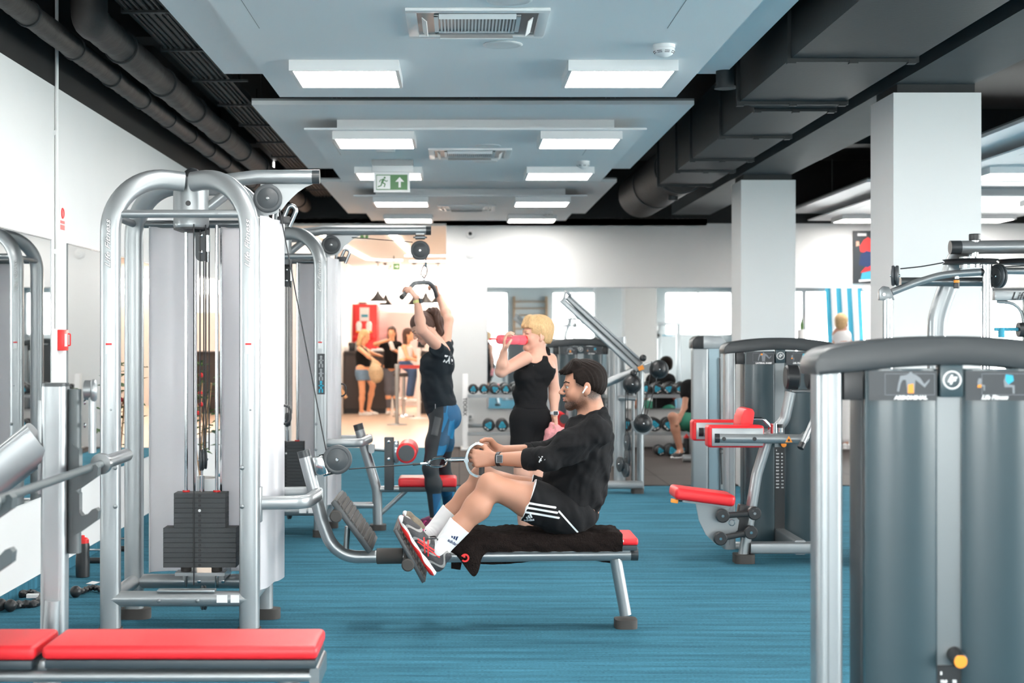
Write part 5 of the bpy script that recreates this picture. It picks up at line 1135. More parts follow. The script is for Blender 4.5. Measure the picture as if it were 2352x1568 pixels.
row_of((1211 - CX) * 19.62 / F_PX + .0, 7, .137, .063, .27, 19.79, .768, 'black dumbbell on the upper shelf of the left rack, mostly behind people', 'hidden dumbbells on the upper shelf of the left rack')
row_of((1123 - CX) * 19.55 / F_PX, 9, .168, .078, .29, 19.74, .318, 'larger black dumbbell with cyan triangle on the lower shelf of the left rack', 'dumbbells on the lower shelf of the left rack')
row_of((1430 - CX) * 19.62 / F_PX, 11, .146, .068, .28, 19.79, .772, 'black dumbbell with cyan triangle on the upper shelf of the right rack', 'dumbbells on the upper shelf of the right rack')
row_of((1438 - CX) * 19.55 / F_PX, 9, .182, .086, .31, 19.74, .326, 'largest black dumbbell with cyan triangle on the lower shelf of the right rack', 'dumbbells on the lower shelf of the right rack')
for px, r, yy, lb in ((1514, .062, 18.75, 'dumbbell lying on the rubber floor, leftmost of the three by the seated man'), (1541, .075, 18.6, 'dumbbell lying on the rubber floor in the middle of three, facing the camera'), (1560, .075, 18.85, 'dumbbell on the rubber floor nearest the foot of the seated man')):
    dumbbell('dumbbell', r, .26, ((px - CX) * yy / F_PX, yy, .008 + r), lb, 'dumbbells on the rubber floor', .4)
# ================================================================ reception
def RB(nm, m_, a, b, par=None, bev=0): m = MB(); m.box2(a, b, bev); return m.build(nm, m_, par, bev > 0)
t = thing('reception_counter', 'dark reception counter in the bright room beyond the opening', 'counter', (-1.8, 29.5, 0))
RB('counter_front', 'counter_dark', (-2.16, 29.25, .10), (-1.36, 29.9, 1.13), t); RB('plinth', 'black_plastic', (-2.16, 29.3, 0), (-1.38, 29.9, .10), t); RB('worktop', 'counter_dark', (-2.16, 29.2, 1.13), (-1.33, 29.95, 1.17), t)
t = thing('reception_counter', 'second dark counter end, right of the seated woman in the reception', 'counter', (-.2, 29.5, 0))
RB('counter_front', 'counter_dark', (-.75, 29.25, 0), (.9, 29.9, 1.13), t); RB('worktop', 'counter_dark', (-.77, 29.2, 1.13), (.9, 29.95, 1.17), t)
t = thing('drinks_machine', 'tall red drinks machine with a white notice on the reception wall', 'vending machine', (-1.95, 32, 0))
X0, X1 = (805 - CX) * 31.8 / F_PX, (866 - CX) * 31.8 / F_PX; zz = lambda py, y=31.8: HC - (py - CY) * y / F_PX
RB('cabinet', 'red_plastic', (X0, 31.8, .1), (X1, 32.7, zz(698)), t, .02); RB('plinth', 'black_plastic', (X0 + .02, 31.85, 0), (X1 - .02, 32.6, .1), t)
RB('notice', 'white_print', ((826 - CX) * 31.79 / F_PX, 31.79, zz(737)), ((848 - CX) * 31.79 / F_PX, 31.7995, zz(706)), t)
RB('notice_title', 'stripe_blue', ((830 - CX) * 31.79 / F_PX, 31.785, zz(728)), ((845 - CX) * 31.79 / F_PX, 31.7895, zz(722)), t)
RB('lid_block', 'counter_dark', ((823 - CX) * 31.8 / F_PX, 31.9, zz(698)), ((841 - CX) * 31.8 / F_PX, 32.2, zz(694)), t)
for px in (825, 848):
    c = P(px, 752, 31.7); m = MB(); m.prof((c.x, 31.62, c.z - .10), (0, 0, 1), [(0, .05), (.12, .06), (.17, .06), (.22, .035), (.23, 0)], 20); o = m.build('juice_tank', 'white_plastic', t)
    RB('tank_band', 'orange', (c.x - .062, 31.56, c.z - .10), (c.x + .062, 31.68, c.z - .07), o)
RB('tank_shelf', 'red_plastic', (X0 + .08, 31.52, zz(775)), (X1 - .05, 31.8, zz(771)), t)
t = thing('reception_shelf', 'white back counter with cups and boxes behind the reception desk', 'cabinet', (-1.9, 31.2, 0))
RB('cabinet', 'plaster', (-2.16, 31.0, 0), (-1.2, 31.5, .95), t)
for px, py, w, h, mt_, nm, lb in ((793, 797, .2, .10, 'white_plastic', 'paper_box', 'white box at the left end of the reception desk'), (808, 785, .12, .16, 'black_plastic', 'coffee_grinder', 'black appliance behind the reception desk'), (822, 783, .09, .18, 'silver_dark', 'coffee_machine', 'grey machine behind the blonde visitor'), (868, 803, .25, .04, 'white_plastic', 'paper_stack', 'low white stack of papers on the reception desk')):
    c = P(px, py, 29.5); m = MB(); m.box2((c.x - w / 2, 29.4, 1.171), (c.x + w / 2, 29.6, 1.171 + h), .01); tag(m.build(nm, mt_), lb, 'box' if 'box' in nm else ('papers' if 'stack' in nm else 'appliance'))
t = thing('pos_screen', 'dark screen on the right reception desk behind the pulldown woman', 'screen', (-.68, 29.5, 1.17))
m = MB(); c = P(968, 788, 29.45); m.box(c, (.14, .02, .17), Matrix.Rotation(.12, 3, 'Y'), .005); m.build('screen', 'black_plastic', t); m = MB(); m.cyl((c.x, 29.46, 1.171), (c.x, 29.46, c.z), .012, n=10); m.cyl((c.x, 29.46, 1.171), (c.x, 29.46, 1.18), .06, n=16); m.build('stand', 'silver_dark', t)
# pendants
pl = [('pendant_lamp', 868, 693, 29.3, 'largest'), ('pendant_lamp', 886, 702, 30.2, 'second'), ('pendant_lamp', 952, 701, 30.0, 'third'), ('pendant_lamp', 978, 697, 29.6, 'fourth'), ('pendant_lamp', 1006, 696, 29.8, 'rightmost')]
for nm, px, py, y, w in pl:
    c = P(px, py, y); t = thing(nm, '%s black cone pendant lamp over the reception, counted from the left' % w, 'pendant lamp', c, 'cone pendant lamps'); r = .15 if w != 'largest' else .175
    m = MB(); m.prof((c.x, y, c.z), (0, 0, 1), [(0, r), (.02, r * .88), (.13, r * .32), (.18, .035), (.22, .015), (.22, 0)], 28); m.build('shade', 'black_plastic', t)
    m = MB(); m.prof((c.x, y, c.z - .001), (0, 0, -1), [(0, r * .9), (.003, r * .8), (.004, 0)], 24); m.build('glow_disc', 'warm_glow', t)
    m = MB(); m.cyl((c.x, y, c.z + .15), (c.x, y, 2.86), .007, n=6); m.build('cord', 'black_plastic', t)
    m = MB(); m.prof((c.x, y, 2.86), (0, 0, -1), [(0, .05), (.03, .04), (.03, 0)], 16); m.build('ceiling_rose', 'black_plastic', t)
# light strips in the reception ceiling
def strip(name, pts, label):
    m = MB(); m.sweep([V((x, y, 2.852)) for x, y in pts], [(-.05, -.006), (.05, -.006), (.05, .006), (-.05, .006)], up=(0, 0, 1)); tag(m.build(name, 'warm_glow', None, False), label, 'light strip', 'reception light strips')
strip('light_strip', [(-1.95, 20.9), (-1.66, 28.6), (-1.35, 28.9), (-1.05, 28.9)], 'long slanting light strip on the left of the reception ceiling')
strip('light_strip', [(-.95, 21.0), (-.80, 27.2)], 'slanting light strip in the middle of the reception ceiling')
strip('light_strip', [(-.93, 29.3), (.2, 29.3), (.42, 29.8), (.45, 32)], 'light strip bending at the back right of the reception ceiling')
strip('light_strip', [(-.95, 27.4), (.5, 27.4)], 'level light strip in front of the exit sign of the reception')
m = MB(); m.box2((-1.95, 32.93, 2.35), (2.6, 32.99, 2.66)); tag(m.build('lit_wall_glow', 'warm_glow', None, False), 'wide glowing band high on the back wall of the reception', 'light panel')  # glowing sheet stands in for light falling on the upper wall
RB_ = RB('cabinet_front', 'plaster', (-1.5, 32.7, 0), (.9, 32.95, 1.95)); tag(RB_, 'cream cupboard front on the back wall of the reception', 'cupboard')
m = MB(); a = P(792, 607, 26); b = P(802, 600, 26); m.box2((-2.17, 25.9, a.z), (-2.10, 26.05, b.z), .01); tag(m.build('fire_sounder', 'red_plastic'), 'small red fire sounder on the left wall of the reception', 'fire alarm')
# barrier posts
def post(px, y, label, m_, ztop):
    x = (px - CX) * y / F_PX; t = thing('barrier_post', label, 'barrier post', (x, y, 0))
    m = MB(); m.prof((x, y, 0), (0, 0, 1), [(0, .17), (.012, .165), (.025, .06), (.03, .03), (.03, 0)], 30); m.build('post_base', m_, t)
    m = MB(); m.cyl((x, y, .02), (x, y, ztop), .032, n=18); m.build('post_tube', m_, t)
    m = MB(); m.cyl((x, y, ztop), (x, y, ztop + .07), .04, n=18, bev=.005); m.build('belt_head', m_, t); return x
xa = post(912, 25.5, 'steel barrier post standing in front of the reception people', 'steel_brushed', .92)
xb = post(962, 27.5, 'white barrier post at the right end of the red belt', 'white_plastic', 1.15)
a = P(912, 842, 25.5); b = P(968, 842, 27.5); m = MB(); m.raw([(a.x, 25.5, a.z - .03), (b.x, 27.5, b.z - .03), (b.x, 27.5, b.z + .03), (a.x, 25.5, a.z + .03)], [(0, 1, 2, 3)]); o = m.build('barrier_belt', 'tape_red', None, False); md = o.modifiers.new('s', 'SOLIDIFY'); md.thickness = .004; tag(o, 'red belt stretched between the two barrier posts', 'belt')
# bar stool
x = (927 - CX) * 28.2 / F_PX; t = thing('bar_stool', 'chrome bar stool with dark seat under the seated woman in the reception', 'stool', (x, 28.2, 0))
m = MB(); m.prof((x, 28.2, 0), (0, 0, 1), [(0, .2), (.02, .19), (.04, .05), (.05, .03), (.72, .03), (.72, 0)], 28); m.build('pedestal', 'chrome', t)
m = MB(); m.cyl((x, 28.2, .72), (x, 28.2, .79), .19, n=28, bev=.02); m.build('seat', 'counter_dark', t); m = MB(); m.torus((x + .05, 28.2, .32), (0, 0, 1), .15, .012, 24, 8); m.build('foot_ring', 'chrome', t)
# leaning pole at the left of the desk
m = MB(); m.cyl(P(781, 890, 27.5), V((P(795, 0, 27.5).x, 27.5, .36)), .03, n=12); m.cyl(P(781, 890, 27.5), V((P(768, 0, 27.5).x, 27.5, 1.2)), .03, n=12); tag(m.build('broom_handle', 'wood_oak'), 'pale pole leaning in front of the reception desk', 'pole')
# ================================================================ small things on the gym floor, left
x, y = -2.215, 9.2; t = thing('drinks_bottle', 'black bottle with red cap on the floor by the left wall', 'bottle', (x, y, 0))
m = MB(); m.prof((x, y, 0), (0, 0, 1), [(0, .034), (.004, .040), (.10, .041), (.14, .038), (.18, .041), (.20, .037), (.205, 0)], 26); m.build('body', 'black_plastic', t)
m = MB(); m.prof((x, y, .20), (0, 0, 1), [(0, .036), (.02, .036), (.03, .028), (.034, .012), (.045, .012), (.048, 0)], 24); m.build('cap', 'red_plastic', t)
def rope_handle(name, pts, label, knobs, r=.019):
    t = thing(name, label, 'rope', pts[0] if not isinstance(pts[0], Vector) else pts[0]); s = spline(pts, 26); rings = []; prev = None; m = MB(); n = 12
    for i, p in enumerate(s):
        d = (s[min(i + 2, len(s) - 1)] - s[max(i - 2, 0)]).normalized(); a, b, _ = basis(d, (0, 0, 1))
        rings.append([p + a * math.cos(k * 2 * PI / n) * r * (1 + .16 * math.cos(3 * (k * 2 * PI / n) + i * .42)) + b * math.sin(k * 2 * PI / n) * r * (1 + .16 * math.cos(3 * (k * 2 * PI / n) + i * .42)) for k in range(n)])
    m.ringloft(rings); m.build('rope', 'black_plastic', t)
    for p in knobs: m = MB(); m.sphere(p, .032, sub=3); m.build('rope_knob', 'black_plastic', t)
    return t
g = lambda px, py, z=.02: V(((px - CX) * (HC - z) / (py - CY), (HC - z) * F_PX / (py - CY), z))
t = rope_handle('triceps_rope', [g(24, 1388, .03), g(50, 1387), g(80, 1385), g(92, 1374), g(75, 1362), g(45, 1364), g(22, 1366)], 'black braided rope handle lying on the floor in the lower left corner', [g(24, 1390, .032), g(2, 1388, .032)])
m = MB(); c = g(75, 1368, .036); m.box(c, (.06, .03, .02)); m.build('rope_tag', 'white_print', t, False); m = MB(); m.torus(g(28, 1360, .035), (1, .4, .3), .03, .007, 18, 8); m.build('steel_ring', 'chrome', t)
t = rope_handle('braided_strap', [g(172, 1358, .03), g(190, 1356), g(205, 1350), g(222, 1350), g(240, 1356)], 'black braided strap on the floor left of the cable tower', [g(174, 1358, .032)], .015)
m = MB(); m.raw([g(197, 1340, .002), g(212, 1334, .002), g(230, 1336, .002), g(216, 1341, .002)], [(0, 1, 2, 3)]); o = m.build('paper_sheet', 'white_print', None, False); md = o.modifiers.new('s', 'SOLIDIFY'); md.thickness = .001; tag(o, 'small white sheet of paper on the blue floor by the left wall', 'paper')
for px, py, lb in ((216, 1282, 'chrome cable handle on the floor beside the black bottle'), (288, 1255, 'chrome and black cable handle on the floor seen between the tower posts')):
    c = g(px, py, .03); t = thing('pull_stirrup', lb, 'gym attachment', c); m = MB(); m.tube(fillet([c + V((-.08, 0, 0)), c + V((-.05, .02, .05)), c + V((.05, .02, .05)), c + V((.08, 0, 0))], .02), .007, 10); m.build('stirrup', 'chrome', t)
    m = MB(); m.cyl(c + V((-.09, 0, -.012)), c + V((.09, 0, -.012)), .018, n=16); m.build('grip', 'black_plastic', t)
# potted plant seen between the shroud panels
x, y = -2.05, 12.4
t = thing('potted_plant', 'dark leafy plant seen through the gap of the near cable tower', 'plant', (x, y, 0)); rp = random.Random(5)
m = MB(); m.prof((x, y, 0), (0, 0, 1), [(0, .11), (.02, .12), (.28, .16), (.30, .16), (.30, .14), (.27, .13)], 24); m.build('pot', 'white_plastic', t); m = MB(); m.cyl((x, y, .25), (x, y, .27), .135, n=24); m.build('soil', 'soil', t)
m = MB()
for k in range(5): m.tube(spline([(x, y, .26), (x + rp.uniform(-.05, .05), y + rp.uniform(-.05, .05), .7), (x + rp.uniform(-.12, .12), y + rp.uniform(-.1, .1), 1.05)], 4), .007, 6)
m.build('stem', 'wood_oak', t); m = MB()
for k in range(80):
    c = V((x + rp.gauss(0, .08), y + rp.gauss(0, .08), rp.uniform(.5, 1.2))); a = rp.uniform(0, 2 * PI); d = V((math.cos(a), math.sin(a), rp.uniform(-.4, .4))).normalized(); s = d.cross(V((0, 0, 1))).normalized(); L_ = rp.uniform(.07, .12)
    m.raw([c, c + d * L_ * .45 + s * L_ * .25 + V((0, 0, .01)), c + d * L_, c + d * L_ * .45 - s * L_ * .25 + V((0, 0, .01))], [(0, 1, 2, 3)])
m.build('foliage', 'leaf', t, True, 80)
m = MB()
for k in range(6): c = V((x + rp.gauss(0, .06), y - .1, rp.uniform(.8, 1.15))); m.sphere(c, .02, sub=2)
m.build('red_flower', 'red_plastic', t)
# small things by the far seated man and the windows
c = V(((1577 - CX) * 18.9 / F_PX, 18.9, .008)); t = thing('sports_bottle', 'black and red sports bottle on the rubber floor beside the far seated man', 'bottle', c)
m = MB(); m.prof(c, (0, 0, 1), [(0, .036), (.15, .038), (.19, .036), (.195, 0)], 20); m.build('body', 'black_plastic', t); m = MB(); m.prof(c + V((0, 0, .195)), (0, 0, 1), [(0, .038), (.02, .034), (.035, .015), (.05, .012), (.05, 0)], 18); m.build('cap', 'red_plastic', t)
c = V(((1580 - CX) * 17.7 / F_PX, 17.7, .05)); m = MB(); m.cyl(c - V((.06, 0, 0)), c + V((.12, 0, 0)), .042, n=20, bev=.006); tag(m.build('floor_roller', 'silver'), 'silver roller on the rubber floor below the red sports bottle', 'roller')
c = P(1840, 779, 19.9); t = thing('cylinder_vase', 'white cylinder with a green spike by the far window', 'vase', (c.x, 19.9, 1.2)); m = MB(); m.prof((c.x, 19.9, 1.2), (0, 0, 1), [(0, .05), (.32, .05), (.32, 0)], 20); m.build('vase', 'white_plastic', t); m = MB(); m.prof((c.x + .01, 19.9, 1.5), (0, 0, 1), [(0, .02), (.08, .025), (.17, .002), (.17, 0)], 10); m.build('spike_leaf', 'leaf', t)
m = MB(); m.box2((4.1, 19.72, 0), (5.7, 20.08, 1.2), .01); tag(m.build('window_cabinet', 'wall_white'), 'white cabinet standing in front of the far window', 'cabinet')
# ================================================================ figures: signed distance modelling, one closed skin per body
import openvdb
from mathutils.bvhtree import BVHTree
class Sdf:
    def __init__(s, vox, seed=0): s.v = vox; s.ops = []; s.post = None
    def cone(s, a, b, ra, rb=None, k=.02, flat=None, mode='add'):
        a = np.array(a, float); b = np.array(b, float); rb = ra if rb is None else rb; r = max(ra, rb)
        s.ops.append(('cone', a, b, ra, rb, k, flat, mode, np.minimum(a, b) - r, np.maximum(a, b) + r)); return s
    def chain(s, pts, rs, k=.02, flat=None):
        for i in range(len(pts) - 1): s.cone(pts[i], pts[i + 1], rs[i], rs[i + 1], k, flat)
        return s
    def ell(s, c, r, R=None, k=.02, mode='add'):
        c = np.array(c, float); r = np.array(r, float); m = r.max()
        s.ops.append(('ell', c, r, None if R is None else np.array(R, float), None, k, None, mode, c - m, c + m)); return s
    def ball(s, c, r, k=.02, mode='add'): return s.ell(c, (r, r, r), None, k, mode)
    def cut(s, planes, k=.002):
        """remove the region lying inside all planes (point, outward normal)"""
        s.ops.append(('cut', [(np.array(p, float), np.array(V(n).normalized(), float)) for p, n in planes], None, None, None, k, None, 'cut', None, None)); return s
    def field(s):
        los = [o[8] for o in s.ops if o[7] == 'add']; his = [o[9] for o in s.ops if o[7] == 'add']
        lo = np.min(los, 0) - .03; hi = np.max(his, 0) + .03; v = s.v
        n = np.ceil((hi - lo) / v).astype(int) + 1; band = .06
        A = np.full(n, band, np.float32); ax = [(lo[i] + v * np.arange(n[i])).astype(np.float32) for i in range(3)]
        for kind, a, b, c_, d_, k, flat, mode, l, h in s.ops:
            if kind == 'cut':
                X, Y, Z_ = ax[0][:, None, None], ax[1][None, :, None], ax[2][None, None, :]; R = None
                for p, nn in a:
                    q = (X - p[0]) * nn[0] + (Y - p[1]) * nn[1] + (Z_ - p[2]) * nn[2]; R = q if R is None else np.maximum(R, q)
                np.maximum(A, -R, out=A); continue
            m = k + .02; i0 = np.maximum(0, np.floor((l - m - lo) / v).astype(int)); i1 = np.minimum(n, np.ceil((h + m - lo) / v).astype(int) + 1)
            if (i1 <= i0).any(): continue
            sl = tuple(slice(i0[i], i1[i]) for i in range(3)); X = ax[0][sl[0]][:, None, None]; Y = ax[1][sl[1]][None, :, None]; Z_ = ax[2][sl[2]][None, None, :]
            if kind == 'cone':
                px, py, pz = X - a[0], Y - a[1], Z_ - a[2]; ba = b - a
                if flat is not None:
                    fn = np.array(V(flat[0]).normalized()); fs = flat[1] - 1; t = px * fn[0] + py * fn[1] + pz * fn[2]
                    px = px + fn[0] * t * fs; py = py + fn[1] * t * fs; pz = pz + fn[2] * t * fs; ba = ba + fn * ba.dot(fn) * fs
                L2 = max(1e-9, ba.dot(ba)); t = np.clip((px * ba[0] + py * ba[1] + pz * ba[2]) / L2, 0, 1)
                d = np.sqrt((px - ba[0] * t) ** 2 + (py - ba[1] * t) ** 2 + (pz - ba[2] * t) ** 2) - (c_ + (d_ - c_) * t)
            else:
                px, py, pz = X - a[0], Y - a[1], Z_ - a[2]
                if c_ is not None:
                    R = c_; px, py, pz = (px * R[0, 0] + py * R[1, 0] + pz * R[2, 0], px * R[0, 1] + py * R[1, 1] + pz * R[2, 1], px * R[0, 2] + py * R[1, 2] + pz * R[2, 2])
                k0 = np.sqrt((px / b[0]) ** 2 + (py / b[1]) ** 2 + (pz / b[2]) ** 2); k1 = np.sqrt((px / b[0] ** 2) ** 2 + (py / b[1] ** 2) ** 2 + (pz / b[2] ** 2) ** 2) + 1e-9
                d = k0 * (k0 - 1) / k1
            S_ = A[sl]
            if mode == 'add':
                d = np.minimum(d, band)
                if k > 0: hh = np.maximum(k - np.abs(S_ - d), 0) / k; A[sl] = np.minimum(S_, d) - hh * hh * k * .25
                else: A[sl] = np.minimum(S_, d)
            else:
                hh = np.maximum(k - np.abs(S_ + d), 0) / max(k, 1e-6); A[sl] = np.maximum(S_, -d) + hh * hh * k * .25
        if s.post is not None: A = s.post(A, ax[0][:, None, None], ax[1][None, :, None], ax[2][None, None, :])
        return A, lo
    def bake(s, name, material, parent=None, pick=None, mark=None):
        A, lo = s.field()
        g = openvdb.FloatGrid(.06); g.copyFromArray(A.astype(np.float32)); pts, tris, quads = g.convertToPolygons(0.0, 0.0)
        pts = pts * s.v + lo
        me = bpy.data.meshes.new(name); me.from_pydata(pts.tolist(), [], [list(map(int, q[::-1])) for q in quads] + [list(map(int, q[::-1])) for q in tris]); me.validate()
        ms = [material] if isinstance(material, str) else material
        for x in ms: me.materials.append(MAT[x])
        me.polygons.foreach_set('use_smooth', [True] * len(me.polygons))
        if pick:
            cs = np.empty(len(me.polygons) * 3); me.polygons.foreach_get('center', cs); cs = cs.reshape(-1, 3)
            me.polygons.foreach_set('material_index', pick(cs).astype(int).tolist())
        if mark:
            vs = np.empty(len(me.vertices) * 3); me.vertices.foreach_get('co', vs); at = me.attributes.new('mark', 'FLOAT', 'POINT'); at.data.foreach_set('value', np.clip(mark(vs.reshape(-1, 3)), 0, 1).astype(np.float32))
        # orientation check: outward normals
        me.update(); v = 0.0
        cs = np.empty(len(me.polygons) * 3); me.polygons.foreach_get('center', cs); cs = cs.reshape(-1, 3)
        ns = np.empty(len(me.polygons) * 3); me.polygons.foreach_get('normal', ns); ns = ns.reshape(-1, 3); ar = np.empty(len(me.polygons)); me.polygons.foreach_get('area', ar)
        if ((cs - cs.mean(0)) * ns).sum(1).dot(ar) < 0: me.flip_normals()
        return link(name, me, parent)
def folds(amp, freq, dirv, seed=0, lo=None):
    dv = np.array(V(dirv).normalized()); rs = np.random.RandomState(seed); ph = rs.uniform(0, 6, 6); o = np.cross(dv, [.3, .5, .8]); o = o / np.linalg.norm(o); o2 = np.cross(dv, o)
    def f(A, X, Y, Z_):
        u = X * dv[0] + Y * dv[1] + Z_ * dv[2]; w = X * o[0] + Y * o[1] + Z_ * o[2]; q = X * o2[0] + Y * o2[1] + Z_ * o2[2]
        n = np.sin(u * freq + 2.2 * np.sin(w * freq * .35 + ph[0]) + 1.6 * np.sin(q * freq * .42 + ph[1])) + .5 * np.sin(u * freq * 2.1 + 2 * np.sin(w * freq * .8 + ph[2]) + ph[3]) * np.sin(q * freq * .6 + ph[4])
        return A + (amp * n).astype(np.float32)
    return f
def strands(amp, dirs, freq):
    a = [np.array(V(d).normalized()) for d in dirs]
    def f(A, X, Y, Z_):
        u = X * a[0][0] + Y * a[0][1] + Z_ * a[0][2]; w = X * a[1][0] + Y * a[1][1] + Z_ * a[1][2]
        return A + (amp * (np.sin(u * freq + 3 * np.sin(w * freq * .13)) + .6 * np.sin(u * freq * .43 + 2 + 2 * np.sin(w * freq * .2)))).astype(np.float32)
    return f
def frame(o, f, u):
    f = V(f).normalized(); s_ = f.cross(V(u)).normalized(); u = s_.cross(f).normalized(); o = V(o)
    T = lambda x, y, z: o + f * x + s_ * y + u * z        # x forward, y towards the figure's right, z up
    R = np.array([[f.x, s_.x, u.x], [f.y, s_.y, u.y], [f.z, s_.z, u.z]])
    return T, R, f, s_, u
def head_skin(S, o, f, u, sc=1.0, jaw=1.0, nose=1.0):
    T, R, f, s_, u = frame(o, f, u); t = lambda x, y, z: T(x * sc, y * sc, z * sc); E = lambda c, r, k=.012, m='add': S.ell(t(*c), [q * sc for q in r], R, k * sc, m)
    E((-.012, 0, .030), (.098, .074, .084)); E((.028, 0, -.030), (.058, .058, .072), .03)
    for q in (-1, 1):
        S.cone(t(-.002, q * .046, -.060), t(.062, q * .014, -.096), .021 * sc, .016 * sc, .028 * sc); E((.052, q * .032, -.034), (.026, .024, .026), .02)
    E((.070, 0, -.097), (.020 * jaw, .020, .018), .02)
    S.cone(t(.074, -.030, .017), t(.074, .030, .017), .013 * sc, .013 * sc, .014 * sc)
    for q in (-1, 1): E((.095, q * .030, -.002), (.015, .018, .010), .010, 'sub')
    for q in (-1, 1): E((.0775, q * .031, .0065), (.0115, .0145, .0058), .003); E((.0755, q * .031, -.0140), (.0105, .0135, .0055), .003)
    S.cone(t(.085, 0, .006), t(.084 + .026 * nose, 0, -.030), .0075 * sc, .0100 * sc, .008 * sc)
    for q in (-1, 1): E((.098, q * .010, -.035), (.010, .0075, .007), .006)
    E((.088, 0, -.057), (.0115, .021, .0066), .008); E((.086, 0, -.069), (.0115, .019, .0070), .008); E((.108, 0, -.0632), (.014, .024, .0016), .002, 'sub')
    for q in (-1, 1):
        E((-.012, q * .0785, -.010), (.0185, .0062, .032), .004); E((-.009, q * .0855, -.004), (.0115, .0050, .019), .003, 'sub'); E((.000, q * .080, -.014), (.006, .004, .007), .003); E((-.004, q * .074, -.036), (.009, .006, .010), .004)
    return T, R
def head_extras(parent, T, sc, brow_mat, body, lips=True, closed=False):
    me = body.data; bv = BVHTree.FromPolygons([v.co.copy() for v in me.vertices], [tuple(p.vertices) for p in me.polygons])
    def on(x, y, z, off=0.0):
        c = T(.02 * sc, y * .35 * sc, z * sc); p = T(x * sc, y * sc, z * sc); d = (p - c).normalized(); h = bv.ray_cast(c + d * .16 * sc, -d)
        return (h[0] if h[0] is not None else p) + d * off
    for q in (-1, 1):
        e = parent
        if not closed:
            m = MB(); m.sphere(T(.0768 * sc, q * .0310 * sc, -.0035 * sc), .0100 * sc, sub=3); e = m.build('eye', 'eye_white', parent)
            m = MB(); m.sphere(T(.0828 * sc, q * .0330 * sc, -.0035 * sc), .0052 * sc, sub=2); m.build('iris', 'black_print', e)
        m = MB(); m.tube(spline([on(.085, q * .020, .0012, .0006), on(.086, q * .031, .0030, .0008), on(.078, q * .043, .0005, .0006)], 4), .0013 * sc, 6); m.build('eyelashes', 'black_print', e)
        m = MB(); m.tube(spline([on(.09, q * .011, .0165), on(.088, q * .022, .021), on(.082, q * .034, .0225), on(.07, q * .047, .017)], 5), .0030 * sc, 8); m.build('eyebrow', brow_mat, parent)
    if lips:
        m = MB(); m.tube(spline([on(.09, -.017, -.0605), on(.095, -.006, -.0575, -.001), on(.095, .006, -.0575, -.001), on(.09, .017, -.0605)], 4), .0030 * sc, 8); m.build('upper_lip', 'lip', parent)
        m = MB(); m.tube(spline([on(.09, -.015, -.0655), on(.095, 0, -.0690, -.001), on(.09, .015, -.0655)], 4), .0034 * sc, 8); m.build('lower_lip', 'lip', parent)
def hand(S, w, d, n, t, curl=(.9, 1.1, .7), sc=1.0, thumb=(.5, .35), spread=.06):
    """w wrist, d along the hand, n out of the palm, t towards the thumb"""
    w = V(w); d = V(d).normalized(); n = (V(n) - d * V(n).dot(d)).normalized(); t = V(t); t = (t - d * t.dot(d) - n * t.dot(n)).normalized()
    base = [(.030, .088, .0105), (.0105, .092, .0108), (-.0095, .088, .0102), (-.028, .079, .0092)]; L_ = [(.042, .026, .021), (.046, .030, .022), (.043, .028, .021), (.033, .021, .019)]
    for i, (a, b, r) in enumerate(base):
        k = w + (t * a + d * b) * sc; S.cone(w + t * a * .55 * sc + d * .01, k, .0155 * sc, .0125 * sc, .012 * sc, (n, 1.25)); p = k; an = 0; dd = (d + t * spread * (1.5 - i)).normalized(); rr = r * sc
        for j in range(3):
            an += curl[j]; q = dd * math.cos(an) + n * math.sin(an); e = p + q * L_[i][j] * sc; S.cone(p, e, rr * (1 - .06 * j), rr * (.93 - .08 * j), .0025 * sc); p = e
    b0 = w + (t * .022 + d * .022 + n * .008) * sc; q = (t * .72 + d * .62 + n * .30).normalized(); p1 = b0 + q * .040 * sc; S.cone(b0, p1, .016 * sc, .0125 * sc, .010 * sc)
    q = (t * (.55 - thumb[0]) + d * .85 + n * (.2 + thumb[0])).normalized(); p2 = p1 + q * .032 * sc; S.cone(p1, p2, .0118 * sc, .0108 * sc, .003 * sc); q = (d * .8 + n * (.3 + thumb[1]) - t * .25).normalized(); S.cone(p2, p2 + q * .026 * sc, .0105 * sc, .009 * sc, .003 * sc)
